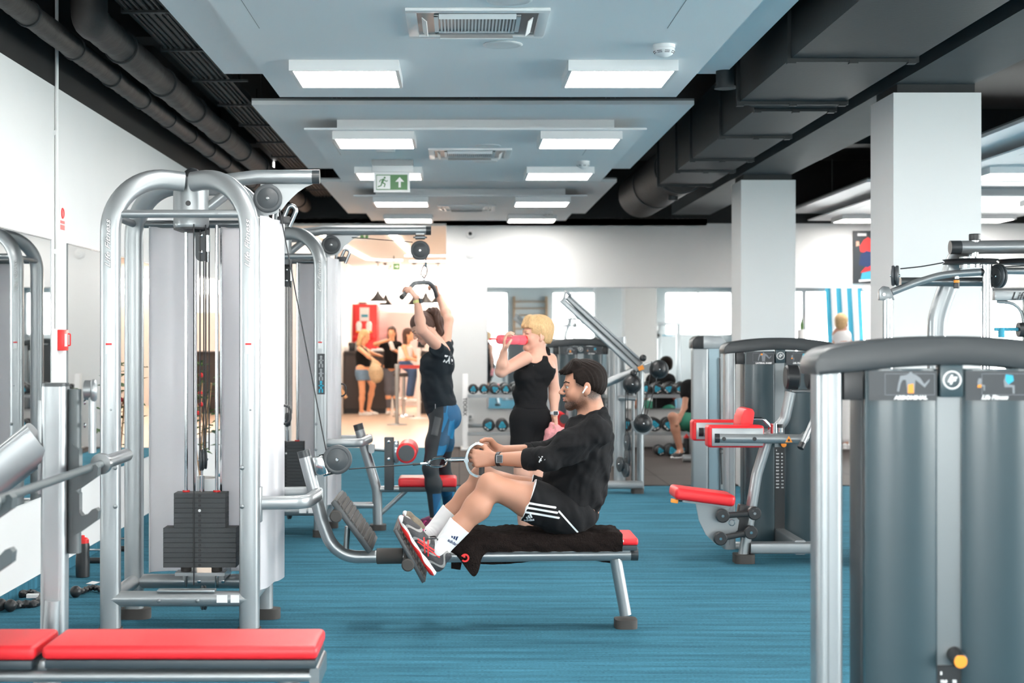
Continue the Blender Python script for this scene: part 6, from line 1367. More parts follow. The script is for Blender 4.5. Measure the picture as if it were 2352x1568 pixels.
def shoe(parent, heel, d, n, L_, upper, sole, lace, sc=1.0, vox=.003, accent=None):
    """heel: underside of the heel; d towards the toe; n up out of the sole"""
    T, R, d, s_, n = frame(heel, d, n); k = L_ / .30; t = lambda x, y, z: T(x * k, y * k, z * k)
    S = Sdf(vox); S.cone(t(.035, 0, .050), t(.12, 0, .050), .036 * k, .038 * k, .02, (s_, 1.05)); S.cone(t(.12, 0, .050), t(.20, 0, .036), .038 * k, .035 * k, .02, (s_, .9)); S.cone(t(.20, 0, .036), t(.262, 0, .030), .035 * k, .027 * k, .02, (s_, .82))
    S.cone(t(.045, 0, .06), t(.055, 0, .105), .036 * k, .034 * k, .015); S.cone(t(.10, 0, .075), t(.075, 0, .115), .026 * k, .020 * k, .015); S.cut([(t(0, 0, .018), n)]); S.cut([(t(0, 0, .122), -n)])
    up_ = S.bake('shoe', upper, parent, None, (lambda c: .5 + 2 * (np.sin(c @ np.array(d) * 95 + 2.5 * np.sin(c @ np.array(n) * 70)) - .72)) if upper.endswith('marked') else None)
    S = Sdf(vox); S.cone(t(.035, 0, .016), t(.13, 0, .014), .038 * k, .035 * k, .015, (n, 1.7)); S.cone(t(.13, 0, .014), t(.205, 0, .016), .035 * k, .043 * k, .015, (n, 1.9)); S.cone(t(.205, 0, .016), t(.268, 0, .024), .043 * k, .030 * k, .015, (n, 1.7)); S.cut([(t(0, 0, 0), n)]); o0, nn_, d0 = np.array(t(0, 0, 0)), np.array(n), np.array(d)
    S.bake('sole', sole, up_, None, (lambda c: .5 + ((.014 + .004 * np.sin((c - o0) @ d0 * 60)) * k - (c - o0) @ nn_) * 60) if sole.endswith('marked') else None)
    m = MB()
    for i in range(6):
        a = .105 + i * .018; z = .094 - i * .0085; w = .020 - i * .001; sg = 1 if i % 2 else -1
        m.tube([t(a, -w, z - .006), t(a + .006 * sg, 0, z + .006), t(a, w, z - .006)], .0032 * k, 6)
    m.tube(spline([t(.115, 0, .10), t(.135, .03, .105), t(.15, .045, .07)], 4), .003 * k, 6); m.tube(spline([t(.115, 0, .10), t(.13, -.03, .11), t(.155, -.042, .07)], 4), .003 * k, 6)
    m.build('laces', lace, up_)
    return up_, t
def decal(o, target, d, off=.0010):
    """lay a flat lettering mesh on a curved surface along d"""
    dg = bpy.context.evaluated_depsgraph_get(); bv = BVHTree.FromPolygons([v.co.copy() for v in target.data.vertices], [tuple(p.vertices) for p in target.data.polygons]); d = V(d).normalized()
    z0 = min(v.co.dot(d) for v in o.data.vertices)
    miss = set()
    for v in o.data.vertices:
        h = bv.ray_cast(v.co - d * .3, d)
        if h[0] is not None: v.co = h[0] - d * (off + (v.co.dot(d) - z0) * -.3)
        else: miss.add(v.index)
    if miss:
        bm = bmesh.new(); bm.from_mesh(o.data); bm.verts.ensure_lookup_table(); bmesh.ops.delete(bm, geom=[bm.verts[i] for i in miss], context='VERTS'); bm.to_mesh(o.data); bm.free()
    return o
def patch(name, material, parent, a, b, c, d_, nu=8, nv=12, dirv=(0, 1, 0), off=.002):
    """a thin curved patch laid on its parent; corners a b c d"""
    a, b, c, d_ = map(V, (a, b, c, d_)); vs = [(a.lerp(b, i / nu)).lerp(d_.lerp(c, i / nu), j / nv) for i in range(nu + 1) for j in range(nv + 1)]
    m = MB(); m.raw(vs, [(i * (nv + 1) + j, (i + 1) * (nv + 1) + j, (i + 1) * (nv + 1) + j + 1, i * (nv + 1) + j + 1) for i in range(nu) for j in range(nv)])
    return decal(m.build(name, material, parent), parent, dirv, off)
# ---------------------------------------------------------------- the seated man on the row machine
man = thing('person', 'seated man in a black sweatshirt and black striped shorts pulling the row handle', 'person', Q(1320, 1225))
hL, hR = P(1303, 1180, 7.50), P(1303, 1174, 7.70); kL, kR = P(1128, 1116, 7.41), P(1110, 1097, 7.76); aL, aR = P(1010, 1262, 7.39), P(990, 1228, 7.74)
sL, sR = P(1366, 990, 7.43), P(1362, 986, 7.77); eL, eR = P(1258, 1054, 7.37), P(1268, 1040, 7.84); wL, wR = P(1137, 1054, 7.485), P(1150, 1036, 7.70)
HO = Q(1339, 886); S = Sdf(.0038)
T, R = head_skin(S, HO, (-1, -.03, -.02), (0, 0, 1), 1.0, 1.0, 1.0)
S.chain([Q(1353, 905), Q(1358, 940), Q(1362, 968)], [.054, .055, .06], .03)
S.ell(Q(1350, 1018), (.105, .165, .135), None, .05); S.ell(Q(1332, 1090), (.105, .15, .12), None, .05); S.ell(Q(1320, 1165), (.12, .165, .105), None, .05)
for s_, e_, w_, h_, k_, a_ in ((sL, eL, wL, hL, kL, aL), (sR, eR, wR, hR, kR, aR)):
    S.chain([s_, e_ + (s_ - e_) * .45, e_], [.056, .047, .040], .03); S.chain([e_, e_ + (w_ - e_) * .3, w_], [.042, .043, .0285], .02, ((0, 1, 0), 1.15))
    mid = h_ + (k_ - h_) * .5; S.chain([h_, mid, k_], [.092, .079, .056], .04); S.ell(k_ + V((-.008, 0, .014)), (.050, .048, .046), None, .03)
    ca = k_ + (a_ - k_) * .30; nrm = V((.62, 0, -.78)).normalized() * .012; S.chain([k_, ca + nrm, k_ + (a_ - k_) * .62 + nrm * .3, a_], [.050, .0605, .046, .035], .03)
    S.ball(a_ + V((0, -.02, 0)), .022, .02)
hand(S, wL, (-1, 0, .02), (0, 1, 0), (0, 0, 1), (1.15, 1.25, .8), 1.08, (.45, .5), .10); hand(S, wR, (-1, 0, .02), (0, -1, 0), (0, 0, 1), (1.15, 1.25, .8), 1.08, (.45, .5), .10)
body = S.bake('body', 'skin_tan', man)
def stubble(o, T, R, O):
    me = o.data; n = len(me.vertices); co = np.empty(n * 3); me.vertices.foreach_get('co', co); L_ = (co.reshape(-1, 3) - np.array(O)) @ R; x, y, z = L_[:, 0], np.abs(L_[:, 1]), L_[:, 2]
    sg = lambda v: 1 / (1 + np.exp(-np.clip(v, -30, 30)))
    nrm = np.random.RandomState(2).normal(0, .12, n)
    line = np.interp(x, [-.02, .0, .03, .05, .075, .095], [.02, -.012, -.052, -.058, -.068, -.052])       # upper edge of the beard
    b_ = sg((line - z) / .006) * sg((z + .118) / .006) * sg((x + .018) / .005) * (.62 + .75 * sg((x - .045) / .012) * sg((-.072 - z) / .006)); b_ *= (z < .03)
    lipz = sg((x - .093) / .003) * sg((z + .078) / .002) * sg((-.05 - z) / .002); b_ *= 1 - lipz
    mo = .75 * sg((x - .078) / .004) * sg((z + .056) / .003) * sg((-.043 - z) / .003)
    fade = sg((.045 - x) / .006) * sg((z + .062 + .55 * np.minimum(0, x + .05)) / .010) * 1.5 * sg((-.012 - x) / .006) ; side = sg((.042 - x) / .004) * sg((x + .012) / .004) * sg((z - .0) / .008) * 1.4
    a = np.clip(np.maximum.reduce([b_, mo, fade * (z > -.09), side]), 0, 1); a[(np.abs(L_) > .16).any(1)] = 0; ear = (y > .0705) & (x > -.032) & (x < .012) & (z > -.048) & (z < .022); a[ear] = 0
    at = me.attributes.new('stubble', 'FLOAT', 'POINT'); at.data.foreach_set('value', a.astype(np.float32))
stubble(body, T, R, HO)
head_extras(man, T, 1.0, 'hair_dark', body)
# hair
S = Sdf(.0022); S.ell(T(-.015, 0, .036), (.104, .0815, .096), R, .01); S.ell(T(-.055, 0, .004), (.056, .066, .066), R, .02)
for yy_, xx_, zz_, r_ in ((-.045, .088, .062, .006), (-.030, .100, .058, .006), (-.015, .110, .060, .007), (0, .116, .064, .006), (.016, .112, .058, .006), (.032, .100, .060, .006), (.046, .086, .060, .006), (-.022, .118, .072, .006), (.010, .121, .070, .006)): S.cone(T(.035, yy_ * .9, .104), T(xx_ - .006, yy_, zz_), .026, r_ - .003, .012)
fw, upv = (-1, 0, 0), (0, 0, 1)
S.cut([(T(.050, 0, 0), (1, 0, 0)), (T(.060, 0, .064), (-.35, 0, 1))]); S.cut([(T(.0, 0, -.006), (.42, 0, .9))]); S.cut([(T(.042, 0, 0), (1, 0, 0)), (T(0, 0, .034), (0, 0, 1))])
_st = strands(.0010, ((.25, 1, .1), (1, 0, .4)), 420); _o = T(0, 0, -.006)
def _taper(A, X, Y, Z_):
    q = .42 * (X - _o.x) + .9 * (Z_ - _o.z); return _st(A, X, Y, Z_) + (.0036 * np.clip(1 - q / .030, 0, 1) ** 1.5).astype(np.float32) * (X > _o.x - .055)
S.post = _taper; S.bake('hair', 'hair_dark', man)
e = T(-.004, -.078, -.006) if T(0, -.08, 0).y < T(0, .08, 0).y else T(-.004, .078, -.006)
m = MB(); ec = V((e.x, HO.y - .084, e.z)); m.cyl(ec + V((.004, 0, .003)), ec + V((-.016, -.006, -.026)), .0035, n=12, bev=.0012); m.sphere(ec + V((.004, .002, .003)), .0062, sub=2); m.build('earbud', 'white_plastic', man)
# sweatshirt
S = Sdf(.004); S.ell(Q(1350, 1016), (.122, .182, .150), None, .05); S.ell(Q(1334, 1078), (.142, .176, .125), None, .06); S.ell(Q(1318, 1140), (.150, .182, .115), None, .06); S.chain([Q(1361, 944), Q(1358, 985)], [.068, .10], .05)
S.ell(Q(1290, 1100), (.085, .13, .06), None, .05)
for s_, e_, w_ in ((sL, eL, wL), (sR, eR, wR)):
    S.chain([s_, e_ + (s_ - e_) * .5, e_], [.078, .065, .057], .05); S.chain([e_, e_ + (w_ - e_) * .42], [.057, .050], .02)
S.cut([(P(1212, 1055, 7.4), (1, 0, 0)), (Q(1212, 1095), (0, 0, -1))]) ; S.cut([(Q(1231, 1114), (.62, 0, .78)), ]) if False else None
_h0, _h1 = Q(1226, 1110), Q(1345, 1212); dl = (_h1 - _h0).normalized(); nl = V((dl.z, 0, -dl.x)); nl = nl if nl.z < 0 else -nl
S.cut([(_h0, -nl)]); S.cut([(Q(1358, 945), (.30, 0, -1))])
_f1 = folds(.0045, 46, (.4, .2, 1), 3); _f2 = folds(.0018, 90, (.9, .1, -.5), 5); S.post = lambda A, X, Y, Z_: _f2(_f1(A, X, Y, Z_), X, Y, Z_)
shirt = S.bake('sweatshirt', 'cloth_black', man)
for (e_, w_) in ((eL, wL), (eR, wR)):
    d = (w_ - e_).normalized(); c = e_ + (w_ - e_) * .395; m = MB(); rg = []
    for t_, r in ((-.045, .0545), (-.03, .0555), (0, .0525), (.012, .0485), (.0125, .044)): x_, y_, _ = basis(d, (0, 0, 1)); rg.append([c + d * t_ + x_ * r * .92 * math.cos(a * 2 * PI / 32) + y_ * r * math.sin(a * 2 * PI / 32) for a in range(32)])
    m.ringloft(rg); m.build('cuff', 'cloth_black', shirt)
m = MB(); rg = []
for t_, r in ((-.020, .071), (-.004, .071), (.002, .067), (0.003, .060)):
    ax = V((-.28, 0, .96)).normalized(); c = Q(1360, 945) + ax * t_; x_, y_, _ = basis(ax, (0, 1, 0)); rg.append([c + x_ * r * 1.06 * math.cos(a * 2 * PI / 32) + y_ * r * 1.04 * math.sin(a * 2 * PI / 32) for a in range(32)])
m.ringloft(rg, True); m.build('collar', 'cloth_black', shirt)
lg = MB()
for pts in ([(0, 0), (.10, .03), (.42, -.55), (.32, -.6)], [(.45, .12), (.6, .05), (.35, -.35), (.2, -.3)], [(.0, -.75), (.15, -.35), (.9, -.3), (.85, -.42), (.3, -.5), (.15, -.85)]):
    lg.prism([(u * .034, v * .034) for u, v in pts], P(1238, 1050, 7.28), (1, 0, 0), (0, 0, 1), (0, -.0004, 0))
decal(lg.build('sleeve_emblem', 'white_print', shirt, False), shirt, (0, 1, 0))
# shorts
S = Sdf(.004); S.ell(Q(1313, 1172), (.135, .185, .112), None, .05); S.ell(Q(1290, 1190), (.11, .19, .085), None, .04)
for h_, k_ in ((hL, kL), (hR, kR)): S.chain([h_, h_ + (k_ - h_) * .62], [.104, .106], .04)
for h_, k_ in ((hL, kL), (hR, kR)):
    dd = (k_ - h_).normalized()
S.cut([(Q(1202, 1160), (.93, 0, -.36))]); S.cut([(Q(0, 1243), (0, 0, 1))]) ; S.cut([(Q(1340, 1150), (-.0, 0, -1)), ]) if False else None
_f3 = folds(.0028, 60, (.8, .1, .5), 9); S.post = _f3
def stripes(c):
    near = c[:, 1] < 7.56; x = c[:, 0]; z = c[:, 2]; out = np.full(len(c), -9.0)
    for (a, b) in (((1205, 1151), (1275, 1164)), ((1205, 1162), (1279, 1176)), ((1203, 1173), (1283, 1188))):
        A_, B_ = P(*a, 7.40), P(*b, 7.40); ax_, az = A_.x, A_.z; bx_, bz_ = B_.x, B_.z; t = np.clip(((x - ax_) * (bx_ - ax_) + (z - az) * (bz_ - az)) / ((bx_ - ax_) ** 2 + (bz_ - az) ** 2), 0, 1)
        out = np.where(near, np.maximum(out, .0050 - np.hypot(x - ax_ - t * (bx_ - ax_), z - az - t * (bz_ - az))), out)
    for (a, b, w) in (((1283, 1172), (1327, 1222), .0042),):
        A_, B_ = P(*a, 7.42), P(*b, 7.42); t = np.clip(((x - A_.x) * (B_.x - A_.x) + (z - A_.z) * (B_.z - A_.z)) / ((B_.x - A_.x) ** 2 + (B_.z - A_.z) ** 2), 0, 1); out = np.where(near, np.maximum(out, w - np.hypot(x - A_.x - t * (B_.x - A_.x), z - A_.z - t * (B_.z - A_.z))), out)
    e = (x - Q(1202, 0).x) * -.93 + (z - Q(0, 1160).z) * .36; out = np.maximum(out, e + .0035)
    return .5 + out * 40
sh = S.bake('shorts', 'shorts_striped', man, None, stripes)
o = text('adidas', .020, P(1206, 1205, 7.28), (1, 0, .15), (-.15, 0, 1), 'white_print', sh, 'emblem', 0, .0006); decal(o, sh, (0, 1, 0))
m = MB()
for i in range(3): m.prism([(i * .010, 0), (i * .010 + .008, 0), (i * .010 + .004, .012 + i * .006), (i * .010 - .003, .008 + i * .006)], P(1212, 1197, 7.28), V((1, 0, .25)).normalized(), V((-.25, 0, 1)).normalized(), (0, -.0003, 0))
decal(m.build('emblem_bars', 'white_print', sh, False), sh, (0, 1, 0))
# socks, shoes
for nm, k_, a_, hx, tx, up_, lc in (('near', kL, aL, P(990, 1324, 7.385), P(906, 1190, 7.385), 'shoe_grey_marked', 'black_plastic'), ('far', kR, aR, P(985, 1290, 7.75), P(917, 1178, 7.75), 'shoe_camo', 'black_plastic')):
    d = (k_ - a_).normalized(); S = Sdf(.0028); S.chain([a_ + V((-.012, 0, -.03)), a_, a_ + d * .155], [.037, .042, .0585], .02)
    top = a_ + d * .15; S.cut([(top, -d)]); S.post = (lambda tt: (lambda A, X, Y, Z_: A + (.0004 * np.sin(np.arctan2(Y - tt.y, (X - tt.x) * .8 + (Z_ - tt.z) * .6) * 26)).astype(np.float32)))(a_); so = S.bake('sock', 'sock_white', man)
    dd = (tx - hx).normalized(); n = V((-dd.z, 0, dd.x)); n = n if n.x > 0 else -n
    sh_, t_ = shoe(man, hx + n * .002, dd, n, (tx - hx).length, up_, 'sole_marked', lc, vox=.0026)
    for a, b in (((.085, .038), (.145, .075)), ((.105, .034), (.165, .066)), ((.055, .078), (.165, .034)), ((.065, .086), (.175, .040))):
        p_, q_ = t_(a[0], 0, a[1]), t_(b[0], 0, b[1]); w_ = (q_ - p_).normalized().cross(V((0, 1, 0))) * .0032
        patch('side_stripe', 'lace_pink' if nm == 'far' else 'tape_red', sh_, p_ - w_, q_ - w_, q_ + w_, p_ + w_, 8, 1, off=.0012)
    if nm == 'near':
        o = text('adidas', .021, P(1027, 1251, 7.2), (1, 0, -.66), (.66, 0, 1), 'navy_print', so, 'lettering', 0, .0006); decal(o, so, (0, 1, 0))
        m = MB(); ux, uz = V((1, 0, -.66)).normalized(), V((.66, 0, 1)).normalized()
        for i in range(3): m.prism([(i * .011, 0), (i * .011 + .008, 0), (i * .011 + .004, .010 + i * .006), (i * .011 - .004, .008 + i * .005)], P(1036, 1243, 7.2), ux, uz, (0, -.0003, 0))
        decal(m.build('sock_bars', 'navy_print', so, False), so, (0, 1, 0))
def watch(parent, c, d, nrm, r, strap, flat=1.0, sc=1.0, case='black_print'):
    x_, y_, d_ = basis(d, nrm); m = MB(); rg = []
    for t_, k in ((-.011, .0), (-.009, .002), (.009, .002), (.011, 0)): rg.append([c + d_ * t_ * sc + (x_ * math.cos(a * 2 * PI / 28) * flat + y_ * math.sin(a * 2 * PI / 28)) * (r + k) for a in range(28)])
    m.ringloft(rg); w_ = m.build('watch', strap, parent); nrm = V(nrm).normalized(); q = c + nrm * (r + .003); R3 = Matrix((V(d_), nrm.cross(d_).normalized(), nrm)).transposed()
    m = MB(); m.box(q, (.036 * sc, .042 * sc, .010 * sc), R3, .004 * sc); m.build('watch_case', case, w_); m = MB(); m.box(q + nrm * .0053 * sc, (.029 * sc, .035 * sc, .0015), R3); m.build('watch_screen', 'placard', w_)
wd = (eL - wL).normalized(); watch(man, wL + wd * .022, wd, (0, -1, .1), .0315, 'black_plastic', 1.05, .95, 'silver')
# ---------------------------------------------------------------- woman at the pulldown bar
wo = thing('person', 'dark haired woman with ponytail in black tee and blue leggings holding the pulldown bar', 'person', P(1008, 1222, 11.5)); YW = 11.50
w = lambda px, py, dy=0: P(px, py, YW + dy); S = Sdf(.0045)
hf = V((-.80, -.12, -.58)); hu = V((-.58, -.03, .80)); HO2 = w(972, 752, .02); T2, R2 = head_skin(S, HO2, hf, hu, .93, .85, .85)
S.chain([w(986, 762), w(1003, 788), w(1010, 805)], [.046, .048, .06], .03)
S.ell(w(1010, 828), (.085, .145, .12), None, .05); S.ell(w(1006, 880), (.078, .115, .10), None, .05); S.ell(w(1018, 945), (.105, .155, .11), None, .05)
sN, sF = w(1010, 800, -.15), w(1022, 790, .15); eN, eF = w(968, 757, -.36), w(1030, 735, .24); wN, wF = P(957, 684, 11.17), P(1008, 680, 11.88)
for a_, b_, c_ in ((sN, eN, wN), (sF, eF, wF)): S.chain([a_, b_], [.045, .036], .03); S.chain([b_, b_ + (c_ - b_) * .3, c_], [.036, .036, .023], .02)
hand(S, wN, (P(941, 664, 11.14) - wN), (-1, .25, -.2), (.3, .5, .8), (.9, 1.2, .9), .90, (.2, .5), .05); hand(S, wF, (P(1000, 664, 11.87) - wF) + V((.0, 0, .02)), (-1, -.3, -.1), (-.2, -.6, .7), (.9, 1.2, .9), .90, (.2, .4), .05)
hN, hF = w(1018, 960, -.09), w(1018, 958, .09); kN, kF = w(988, 1075, -.24), w(1017, 1072, .24); aN, aF = w(999, 1190, -.24), w(1030, 1166, .34)
for h_, k_, a_ in ((hN, kN, aN), (hF, kF, aF)): S.chain([h_, h_ + (k_ - h_) * .5, k_], [.088, .072, .050], .04); S.chain([k_, k_ + (a_ - k_) * .33 + V((.014, 0, 0)), a_], [.047, .054, .032], .03); S.ball(a_ + V((-.01, 0, -.03)), .03, .02)
bo = S.bake('body', 'skin_pink', wo); head_extras(wo, T2, .93, 'hair_brown', bo, closed=True)
q = .93; S = Sdf(.003); S.ell(T2(-.018 * q, 0, .040 * q), [.100 * q, .081 * q, .086 * q], R2, .01); S.ell(T2(-.05 * q, 0, -.005), (.055, .066, .06), R2, .02); S.cut([(T2(.052 * q, 0, 0), -V(hf)), (T2(0, 0, .05 * q), hu)]); S.cut([(T2(.012 * q, 0, 0), -V(hf)), (T2(0, 0, -.01 * q), hu)]); S.cut([(T2(0, 0, -.045), hu)])
S.post = strands(.0012, ((0, 1, .2), (1, 0, .4)), 300); S.bake('hair', 'hair_brown', wo)
S = Sdf(.003); pb = w(984, 717, .02); S.ball(w(984, 718, .02), .024, .01); S.chain([w(987, 713, .02), w(999, 716, .02), w(1007, 738, .02), w(1011, 762, .02), w(1009, 775, .02)], [.020, .030, .036, .028, .010], .02); S.post = strands(.0018, ((1, .6, .1), (0, 0, 1)), 260); S.bake('ponytail', 'hair_brown', wo)
m = MB(); m.torus(w(989, 714, .02), (1, 0, .3), .020, .007, 20, 8); m.build('hair_tie', 'black_plastic', wo)
S = Sdf(.004); S.ell(w(1008, 832), (.112, .158, .125), None, .04); S.chain([w(1003, 850), w(1003, 890), w(1013, 935)], [.108, .106, .120], .05, ((0, 1, 0), .75)); S.chain([w(1011, 812, -.13), w(1003, 800, -.19)], [.070, .056], .04); S.chain([w(1020, 805, .13), w(1025, 790, .19)], [.070, .055], .04); S.ell(w(988, 838), (.07, .11, .07), None, .05)
S.cut([(w(0, 940), (.10, 0, 1))]); S.cut([(w(1000, 797, 0), (.55, 0, -1)), (w(0, 0, -.11), (0, -1, 0)), (w(0, 0, .11), (0, 1, 0))]); S.cut([(w(990, 790, -.215), (0, 1, 0))])
_g1 = folds(.0035, 52, (.5, .2, .9), 12); S.post = _g1; tee = S.bake('tee_shirt', 'cloth_navyblack', wo)
o = text('ZAN', .070, w(1017, 832, -.5), (.97, 0, -.25), (.25, 0, .97), 'white_print', tee, 'lettering', 0, .003, .0006, sx=.5); decal(o, tee, (0, 1, 0))
o = MB(); o.box2((w(1000, 938).x, 11.2, w(0, 938).z), (w(1001, 938).x, 11.201, w(0, 926).z)); decal(o.build('hem_tag', 'white_print', tee, False), tee, (0, 1, 0))
S = Sdf(.0042); S.ell(w(1018, 948), (.115, .168, .118), None, .04); S.ell(w(1034, 960), (.08, .15, .09), None, .05)
for h_, k_, a_ in ((hN, kN, aN), (hF, kF, aF)): S.chain([h_, h_ + (k_ - h_) * .5, k_], [.096, .077, .0535], .04); S.chain([k_, k_ + (a_ - k_) * .33 + V((.014, 0, 0)), a_ + (k_ - a_) * .02], [.051, .058, .036], .03)
S.cut([(w(0, 928), (0, 0, -1))]); S.cut([(w(0, 1188, -.24), (0, 0, 1)), (P(0, 0, 11.55), (0, 1, 0))]); S.cut([(P(0, 1162, 11.84), (0, 0, 1)), (P(1006, 0, 11.84), (-1, 0, 0)), (P(0, 0, 11.6), (0, -1, 0))])
def lp(c):
    z = c[:, 2]; xc = np.interp(z, [w(0, 1190).z, w(0, 1075).z, w(0, 960).z], [w(990, 0).x, w(982, 0).x, w(1003, 0).x]); dx = c[:, 0] - xc; near = c[:, 1] < YW; zk = w(0, 1125).z
    a = np.minimum(dx + .055, .052 - dx); a = np.where(near, a, -1); b_ = np.minimum(w(0, 1040).z - z, z - zk); r = np.maximum(a, b_); return .5 + np.where(near & (z < zk), np.minimum(r, .030 - dx), r) * 40
lgg = S.bake('leggings', 'legging_panelled', wo, None, lp)
patch('phone_pocket', 'grey_plastic', lgg, w(988, 1003, -.5), w(1004, 1006, -.5), w(1013, 965, -.5), w(997, 961, -.5), off=.004)
for a_, hx, d_ in ((aN, w(1012, 1216, -.24), (-1, -.1, 0)), (aF, P(1037, 1197, 11.86), (-1, -.3, 0))): shoe(wo, V((hx.x, hx.y, 0.0)), d_, (0, 0, 1), .255, 'shoe_purple', 'shoe_purple', 'lace_pink')
wd = (eN - wN).normalized(); watch(wo, wN + wd * .028, wd, (.85, -.45, .2), .027, 'watch_yellow', 1, 1.0, 'black_print')
# ---------------------------------------------------------------- blonde woman drinking
bl = thing('person', 'blonde short haired woman in black tank top drinking from a pink bottle', 'person', P(1218, 1270, 10.3)); YB_ = 10.3
w = lambda px, py, dy=0: P(px, py, YB_ + dy); S = Sdf(.0045); hf = V((-.93, -.36, .05)); hu = V((.04, 0, 1)); HO3 = w(1231, 768); T3, R3_ = head_skin(S, HO3, hf, hu, .95, .9, .9)
S.chain([w(1238, 785), w(1234, 808), w(1232, 820)], [.047, .047, .06], .03)
sR_, sL_ = w(1206, 822, -.10), w(1264, 826, .06)
S.ell(w(1232, 850), (.125, .09, .11), None, .05); S.ell(w(1218, 905), (.105, .085, .10), None, .05); S.ell(w(1219, 960), (.112, .10, .11), None, .05)
eR_, wR_ = w(1151, 853, -.16), w(1157, 808, -.22); eL_, wL_ = w(1273, 895, .05), w(1273, 955, -.02)
S.chain([sR_, eR_], [.045, .036], .03); S.chain([eR_, eR_ + (wR_ - eR_) * .4, wR_], [.036, .035, .024], .02); S.chain([sL_, eL_], [.044, .034], .03); S.chain([eL_, eL_ + (wL_ - eL_) * .3, wL_], [.034, .034, .022], .02)
hand(S, wR_, (.05, -.05, 1), (1, 0, .1), (-.2, -.9, .3), (.35, .9, .6), .88, (.3, .3)); hand(S, wL_, (.05, -.15, -1), (-.9, -.5, 0), (-.4, -1, 0), (.15, .35, .25), .88, (.2, .2))
h1, h2 = w(1200, 965, -.03), w(1240, 965, .03); k1, k2 = w(1199, 1085, -.05), w(1232, 1090, -.02); a1, a2 = w(1205, 1235, .02), w(1236, 1238, .02)
for h_, k_, a_ in ((h1, k1, a1), (h2, k2, a2)): S.chain([h_, h_ + (k_ - h_) * .5, k_], [.076, .062, .050], .012); S.chain([k_, k_ + (a_ - k_) * .33 + V((0, .012, 0)), a_], [.047, .053, .033], .03); S.ball(a_ + V((0, -.01, -.03)), .03, .02)
bo = S.bake('body', 'skin_pink', bl); head_extras(bl, T3, .95, 'hair_blonde', bo, closed=True)
q = .95; S = Sdf(.003); S.ell(T3(-.018, 0, .044), (.106, .088, .090), R3_, .01); S.ell(T3(-.055, 0, 0), (.062, .075, .078), R3_, .02); S.cone(T3(.05, -.04, .10), T3(.088, -.03, .045), .022, .010, .02); S.cone(T3(.05, .04, .10), T3(.085, .045, .035), .022, .010, .02); S.cone(T3(.05, 0, .105), T3(.098, 0, .055), .022, .010, .02)
S.cut([(T3(.055, 0, 0), -hf), (T3(0, 0, .040), hu)]); S.cut([(T3(.010, 0, 0), -hf), (T3(0, 0, -.004), hu)]); S.cut([(T3(0, 0, -.055), hu)]); S.post = strands(.0022, ((0, 1, .3), (1, 0, .4)), 230); S.bake('hair', 'hair_blonde', bl)
S = Sdf(.0042); S.ell(w(1229, 856), (.132, .098, .10), None, .04); S.ell(w(1208, 866, -.05), (.075, .07, .06), None, .05); S.ell(w(1218, 905), (.116, .094, .10), None, .05); S.ell(w(1219, 945), (.122, .108, .07), None, .05); S.chain([w(1207, 816, -.05), w(1210, 845, -.05)], [.026, .055], .03); S.chain([w(1253, 808, .03), w(1252, 845, .02)], [.034, .06], .03); S.ell(w(1231, 838), (.108, .098, .085), None, .03);  S.ball(w(1227, 812, -.075), .062, .01, 'sub'); S.ball(w(1232, 800, .0), .056, .01, 'sub'); S.ball(w(1192, 828, -.11), .066, .01, 'sub'); S.ball(w(1279, 822, -.02), .064, .01, 'sub')
S.cut([(w(0, 938), (0, 0, 1))]); S.post = folds(.0022, 60, (.3, .2, 1), 21); tk = S.bake('tank_top', 'cloth_black', bl)
o = MB(); o.box(w(1221, 843, -.4), (.055, .001, .004), Matrix.Rotation(-.2, 3, 'Y')); decal(o.build('chest_mark', 'print_grey', tk, False), tk, (0, 1, 0))
for dx_ in (0, 5): o = MB(); o.box(w(1238 + dx_, 814 + dx_, -.4), (.010, .001, .010)); decal(o.build('shoulder_mark', 'white_print', tk, False), tk, (0, 1, 0))
S = Sdf(.0042); S.ell(w(1219, 955), (.120, .112, .112), None, .04)
for h_, k_ in ((h1, k1), (h2, k2)): S.chain([h_, h_ + (k_ - h_) * .5, k_ + (h_ - k_) * .15], [.088, .072, .058], .035)
S.cut([(w(0, 930), (0, 0, -1))]); S.cut([(w(0, 1072), (0, 0, 1))]); S.bake('capri_leggings', 'cloth_black', bl)
for a_, d_ in ((a1, (-.5, -1, 0)), (a2, (-.3, -1, 0))): shoe(bl, V((a_.x + .02, a_.y + .04, .0)), d_, (0, 0, 1), .25, 'shoe_grey', 'white_print', 'black_plastic')
watch(bl, wL_ + V((0, 0, .02)), (0, 0, 1), (.25, -1, 0), .027, 'white_print', 1, .85, 'white_plastic')
bt = thing('pink_bottle', 'translucent pink drinks bottle raised to the mouth of the blonde woman', 'bottle', w(1176, 779, -.20))
a = w(1210, 781, -.09); b = w(1143, 779, -.22); d = (b - a).normalized(); L_ = (b - a).length
m = MB(); m.prof(a + d * .012, d, [(0, .026), (.004, .030), (.03, .032), (.055, .031), (.065, .027), (.075, .031), (L_ - .03, .032), (L_ - .016, .028), (L_ - .014, 0)], 30); m.build('bottle_body', 'bottle_pink', bt)
m = MB(); m.prof(a, d, [(0, .009), (.006, .012), (.008, .026), (.013, .031), (.022, .031), (.022, 0)], 26); m.build('bottle_lid', 'red_plastic', bt); m = MB(); m.tube(spline([b, b + V((-.03, -.005, .004)), b + V((-.055, -.01, -.002))], 4), .006, 8); m.build('bottle_loop', 'red_plastic', bt)
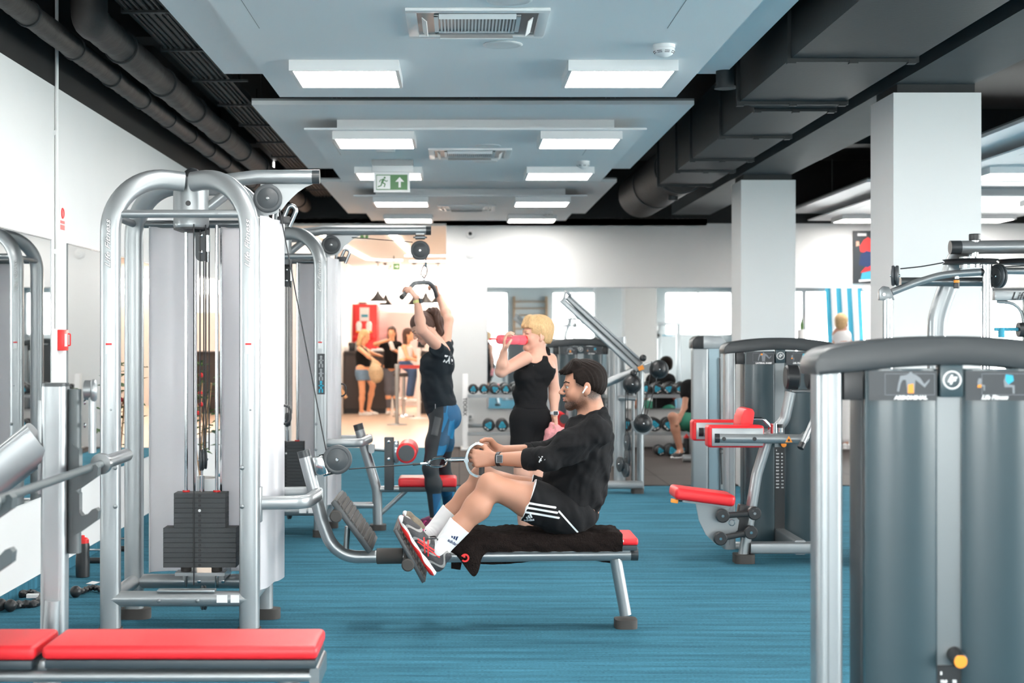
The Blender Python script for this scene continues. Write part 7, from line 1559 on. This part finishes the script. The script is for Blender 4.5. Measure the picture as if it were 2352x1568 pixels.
S = Sdf(.004); c = w(1271, 993, -.06); S.chain([c + V((.0, 0, .035)), c, c + V((-.035, 0, -.07))], [.03, .045, .03], .03); S.chain([c + V((.02, 0, .02)), c + V((.055, 0, .02))], [.035, .022], .02); S.chain([c, c + V((.01, .02, -.08))], [.04, .025], .02); S.post = folds(.006, 85, (1, .3, .2), 31); tag(S.bake('hand_towel', 'towel_pink'), 'crumpled pink hand towel held low by the blonde woman', 'towel')
# ---------------------------------------------------------------- small background figures
def person_far(label, Y, head, hfwd, hair, neck, sh, hips, arms, legs, skin, garments, hk=.9, vox=.007, shoes_=None, hair_len=None):
    pp = lambda a: P(a[0], a[1], Y + (a[2] if len(a) > 2 else 0)); base = pp(hips[0]); t = thing('person', label, 'person', V((base.x, Y, 0))); S = Sdf(vox)
    T_, R__ = head_skin(S, pp(head), hfwd, (0, 0, 1), hk); S.chain([pp(head) + V((0, 0, -.06)), pp(neck)], [.045, .05], .03)
    mid = (pp(sh[0]) + pp(sh[1])) / 2; hm = (pp(hips[0]) + pp(hips[1])) / 2; hw = (pp(sh[0]) - pp(sh[1])).length / 2
    S.chain([pp(sh[0]), pp(sh[1])], [.05, .05], .05); S.chain([mid + V((0, 0, -.09)), mid + (hm - mid) * .6, hm], [.10, .085, .115], .06); S.chain([pp(hips[0]), pp(hips[1])], [.09, .09], .05)
    for a in arms: S.chain([pp(q) for q in a], [.042, .034, .023], .02); d = (pp(a[2]) - pp(a[1])).normalized(); S.chain([pp(a[2]), pp(a[2]) + d * .08], [.024, .018], .02)
    for a in legs: S.chain([pp(a[0]), pp(a[1])], [.082, .052], .03); c = pp(a[1]) + (pp(a[2]) - pp(a[1])) * .35; S.chain([pp(a[1]), c, pp(a[2])], [.05, .053, .033], .03)
    for a in legs: S.chain([pp(a[2]), pp(a[2]) + V((hfwd[0], hfwd[1], 0)).normalized() * .10 + V((0, 0, -.05))], [.034, .025], .02)
    S.bake('body', skin, t)
    if hair:
        S = Sdf(vox * .7); S.ell(T_(-.018, 0, .042), (.100, .082, .085), R__, .01); S.ell(T_(-.05, 0, -.01), (.055, .07, .07), R__, .02)
        if hair_len: S.chain([T_(-.07, .02, .0), T_(-.075, .02, -hair_len)], [.05, .03], .02); S.chain([T_(-.04, -.06, -.02), T_(-.03, -.07, -hair_len)], [.03, .022], .02); S.chain([T_(-.04, .06, -.02), T_(-.03, .07, -hair_len)], [.03, .022], .02)
        f_ = V(hfwd); S.cut([(T_(.045, 0, 0), -f_), (T_(0, 0, .05), (0, 0, 1)), (T_(.0, 0, -.14), (0, 0, -1))]); S.bake('hair', hair, t)
    for nm, mt_, parts, cuts in garments:
        S = Sdf(vox)
        for p_ in parts: S.chain([pp(q[0]) for q in p_], [q[1] for q in p_], .05)
        for c_ in cuts: S.cut([(pp(c_[0]), c_[1])])
        S.bake(nm, mt_, t)
    for a in legs:
        if shoes_: e = pp(a[2]); shoe(t, V((e.x, e.y, max(0, e.z - .085))) - V((hfwd[0], hfwd[1], 0)).normalized() * .05, (hfwd[0], hfwd[1], 0), (0, 0, 1), .25, shoes_, 'white_print', 'white_print', vox=.006)
    return t
UP, DN = (0, 0, -1), (0, 0, 1)
person_far('blonde woman in black top and denim shorts standing at the reception desk', 28.6, (838, 772), (.9, -.2, -.3), 'hair_blonde', (834, 788), ((826, 800, -.1), (838, 802, .12)), ((829, 848, -.08), (840, 848, .08)),
    [[(828, 802, -.12), (846, 818, -.25), (866, 832, -.3)], [(840, 803, .14), (856, 812, .3), (870, 816, .4)]], [[(830, 855, -.08), (832, 900, -.08), (830, 944, -.05)], [(842, 855, .08), (856, 885, .0), (846, 942, .1)]], 'skin_orange',
    [('tank_top', 'cloth_black', [[((828, 800, -.09), .055), ((832, 815), .115), ((834, 840), .130)], [((838, 801, .11), .05), ((834, 815), .11)]], [((0, 842), DN)]), ('denim_shorts', 'denim', [[((832, 845), .12), ((833, 858), .135)], [((829, 855, -.08), .105), ((832, 874, -.08), .10)], [((842, 855, .08), .10), ((850, 872, .04), .09)]], [((0, 835), UP), ((0, 873), DN)])], hk=.92, shoes_='white_print', hair_len=.18)
tb_ = thing('straw_bag', 'straw shoulder bag carried by the woman in denim shorts', 'bag', P(864, 868, 28.2)); S = Sdf(.006); S.chain([P(858, 832, 28.2), P(862, 850, 28.2), P(865, 866, 28.2)], [.04, .11, .10], .05); S.ell(P(864, 858, 28.2), (.125, .09, .15), None, .04); S.bake('bag', 'tote_straw', tb_)
m = MB(); m.tube(spline([P(856, 830, 28.2), P(846, 806, 28.3), P(838, 797, 28.35)], 5), .012, 8); m.build('strap', 'tote_straw', tb_)
person_far('long haired woman in black tee and grey leggings mixing a drink behind the reception desk', 28.9, (900, 763), (-.1, -1, -.15), 'hair_brown', (900, 780), ((884, 791), (917, 791)), ((891, 842), (909, 842)),
    [[(883, 793), (862, 790, -.2), (888, 782, -.35)], [(917, 793), (922, 812, -.1), (903, 803, -.35)]], [[(892, 850), (892, 895), (893, 940)], [(909, 850), (909, 895), (910, 940)]], 'skin_orange',
    [('black_tee', 'cloth_black', [[((888, 793), .075), ((913, 793), .075)], [((900, 800), .14), ((900, 840), .155)], [((884, 792), .06), ((874, 792, -.1), .055)], [((916, 793), .06), ((920, 803), .055)]], [((0, 846), DN)]), ('grey_leggings', 'legging_grey', [[((892, 846), .10), ((892, 895), .065), ((893, 935), .04)], [((908, 846), .10), ((909, 895), .065), ((910, 935), .04)]], [((0, 838), UP)])], hk=.92, shoes_='white_print', hair_len=.22)
sh_ = P(896, 784, 28.5); m = MB(); m.prof(sh_, (.35, 0, -1), [(0, .02), (.02, .04), (.16, .036), (.17, 0)], 16); tag(m.build('shaker_cup', 'white_plastic'), 'pale shaker cup in the hands of the long haired woman', 'cup')
person_far('brown haired woman in white top and jeans sitting on the bar stool', 28.15, (939, 768), (.9, -.3, 0), 'hair_brown', (936, 784), ((928, 797, -.12), (940, 797, .14)), ((927, 832, -.08), (931, 832, .1)),
    [[(929, 799, -.14), (936, 822, -.2), (954, 826, -.2)], [(942, 799, .14), (950, 818, .2), (960, 820, .1)]], [[(929, 838, -.08), (948, 852, -.1), (938, 912, -.08)], [(931, 838, .1), (950, 852, .1), (944, 914, .08)]], 'skin_orange',
    [('white_top', 'cloth_white', [[((931, 802), .13), ((930, 828), .13)]], [((0, 796), UP), ((0, 835), DN)]), ('jeans', 'jeans_dark', [[((928, 834, -.08), .105), ((948, 852, -.1), .075), ((939, 905, -.08), .055)], [((931, 834, .1), .10), ((950, 852, .1), .075), ((944, 905, .08), .055)]], [((0, 828), UP)])], hk=.92, shoes_='white_print', hair_len=.20)
# man resting at the far right by the rack, seated on a low bench
person_far('man in black tee and green and yellow shorts sitting beside the far dumbbell rack', 18.7, (1604, 848), (-.6, -.7, -.1), 'hair_dark', (1602, 868), ((1578, 885, -.22), (1612, 882, .1)), ((1596, 975, -.1), (1606, 975, .12)),
    [[(1577, 887, -.22), (1572, 935, -.32), (1560, 963, -.42)], [(1616, 886, .1), (1622, 930, .1), (1606, 955, -.1)]], [[(1592, 975, -.12), (1545, 957, -.40), (1563, 1035, -.38)], [(1606, 975, .12), (1620, 962, -.35), (1618, 1035, -.35)]], 'skin_tan',
    [('black_tee', 'cloth_black', [[((1584, 890, -.18), .10), ((1608, 888, .08), .10)], [((1598, 905), .15), ((1600, 965), .16)], [((1578, 890, -.22), .075), ((1575, 905, -.25), .068)]], [((0, 975), DN)]), ('patterned_shorts', ['green_short', 'yellow_cloth'][0], [[((1594, 972, -.12), .12), ((1566, 965, -.30), .10)], [((1605, 972, .1), .12), ((1612, 966, -.2), .10)]], [((0, 942), UP)])], hk=.95, vox=.006, shoes_='shoe_grey')
t = thing('low_bench', 'red topped low bench under the far seated man', 'bench', (P(1600, 0, 18.75).x, 18.75, 0)); x = P(1600, 0, 18.75).x
m = MB(); m.box2((x - .12, 18.3, .36), (x + .5, 18.95, .42), .02); m.build('bench_pad', 'red_vinyl', t)
for a, b in ((-.05, 18.4), (.4, 18.4), (-.05, 18.85), (.4, 18.85)): m = MB(); m.cyl((x + a, b, .008), (x + a, b, .36), .025, n=12); m.build('leg', 'silver', t)
# pale figure by the window
person_far('person with light hair and pale top turned away by the striped cloth', 19.3, (1933, 742), (.5, .85, 0), 'hair_blonde', (1931, 758), ((1921, 766), (1945, 768)), ((1926, 808), (1942, 808)),
    [[(1921, 768), (1918, 790), (1922, 808)], [(1946, 770), (1952, 790), (1946, 808)]], [[(1927, 815), (1927, 900), (1927, 1015)], [(1941, 815), (1941, 900), (1941, 1015)]], 'skin_pink',
    [('pale_top', 'cloth_white', [[((1926, 771), .07), ((1941, 771), .07)], [((1933, 778), .105), ((1933, 815), .11)]], [((0, 825), DN)]), ('trousers', 'cloth_white', [[((1928, 815), .10), ((1927, 900), .075), ((1927, 1005), .06)], [((1940, 815), .10), ((1941, 900), .075), ((1941, 1005), .06)]], [((0, 806), UP)])], hk=.92, shoes_='white_print')
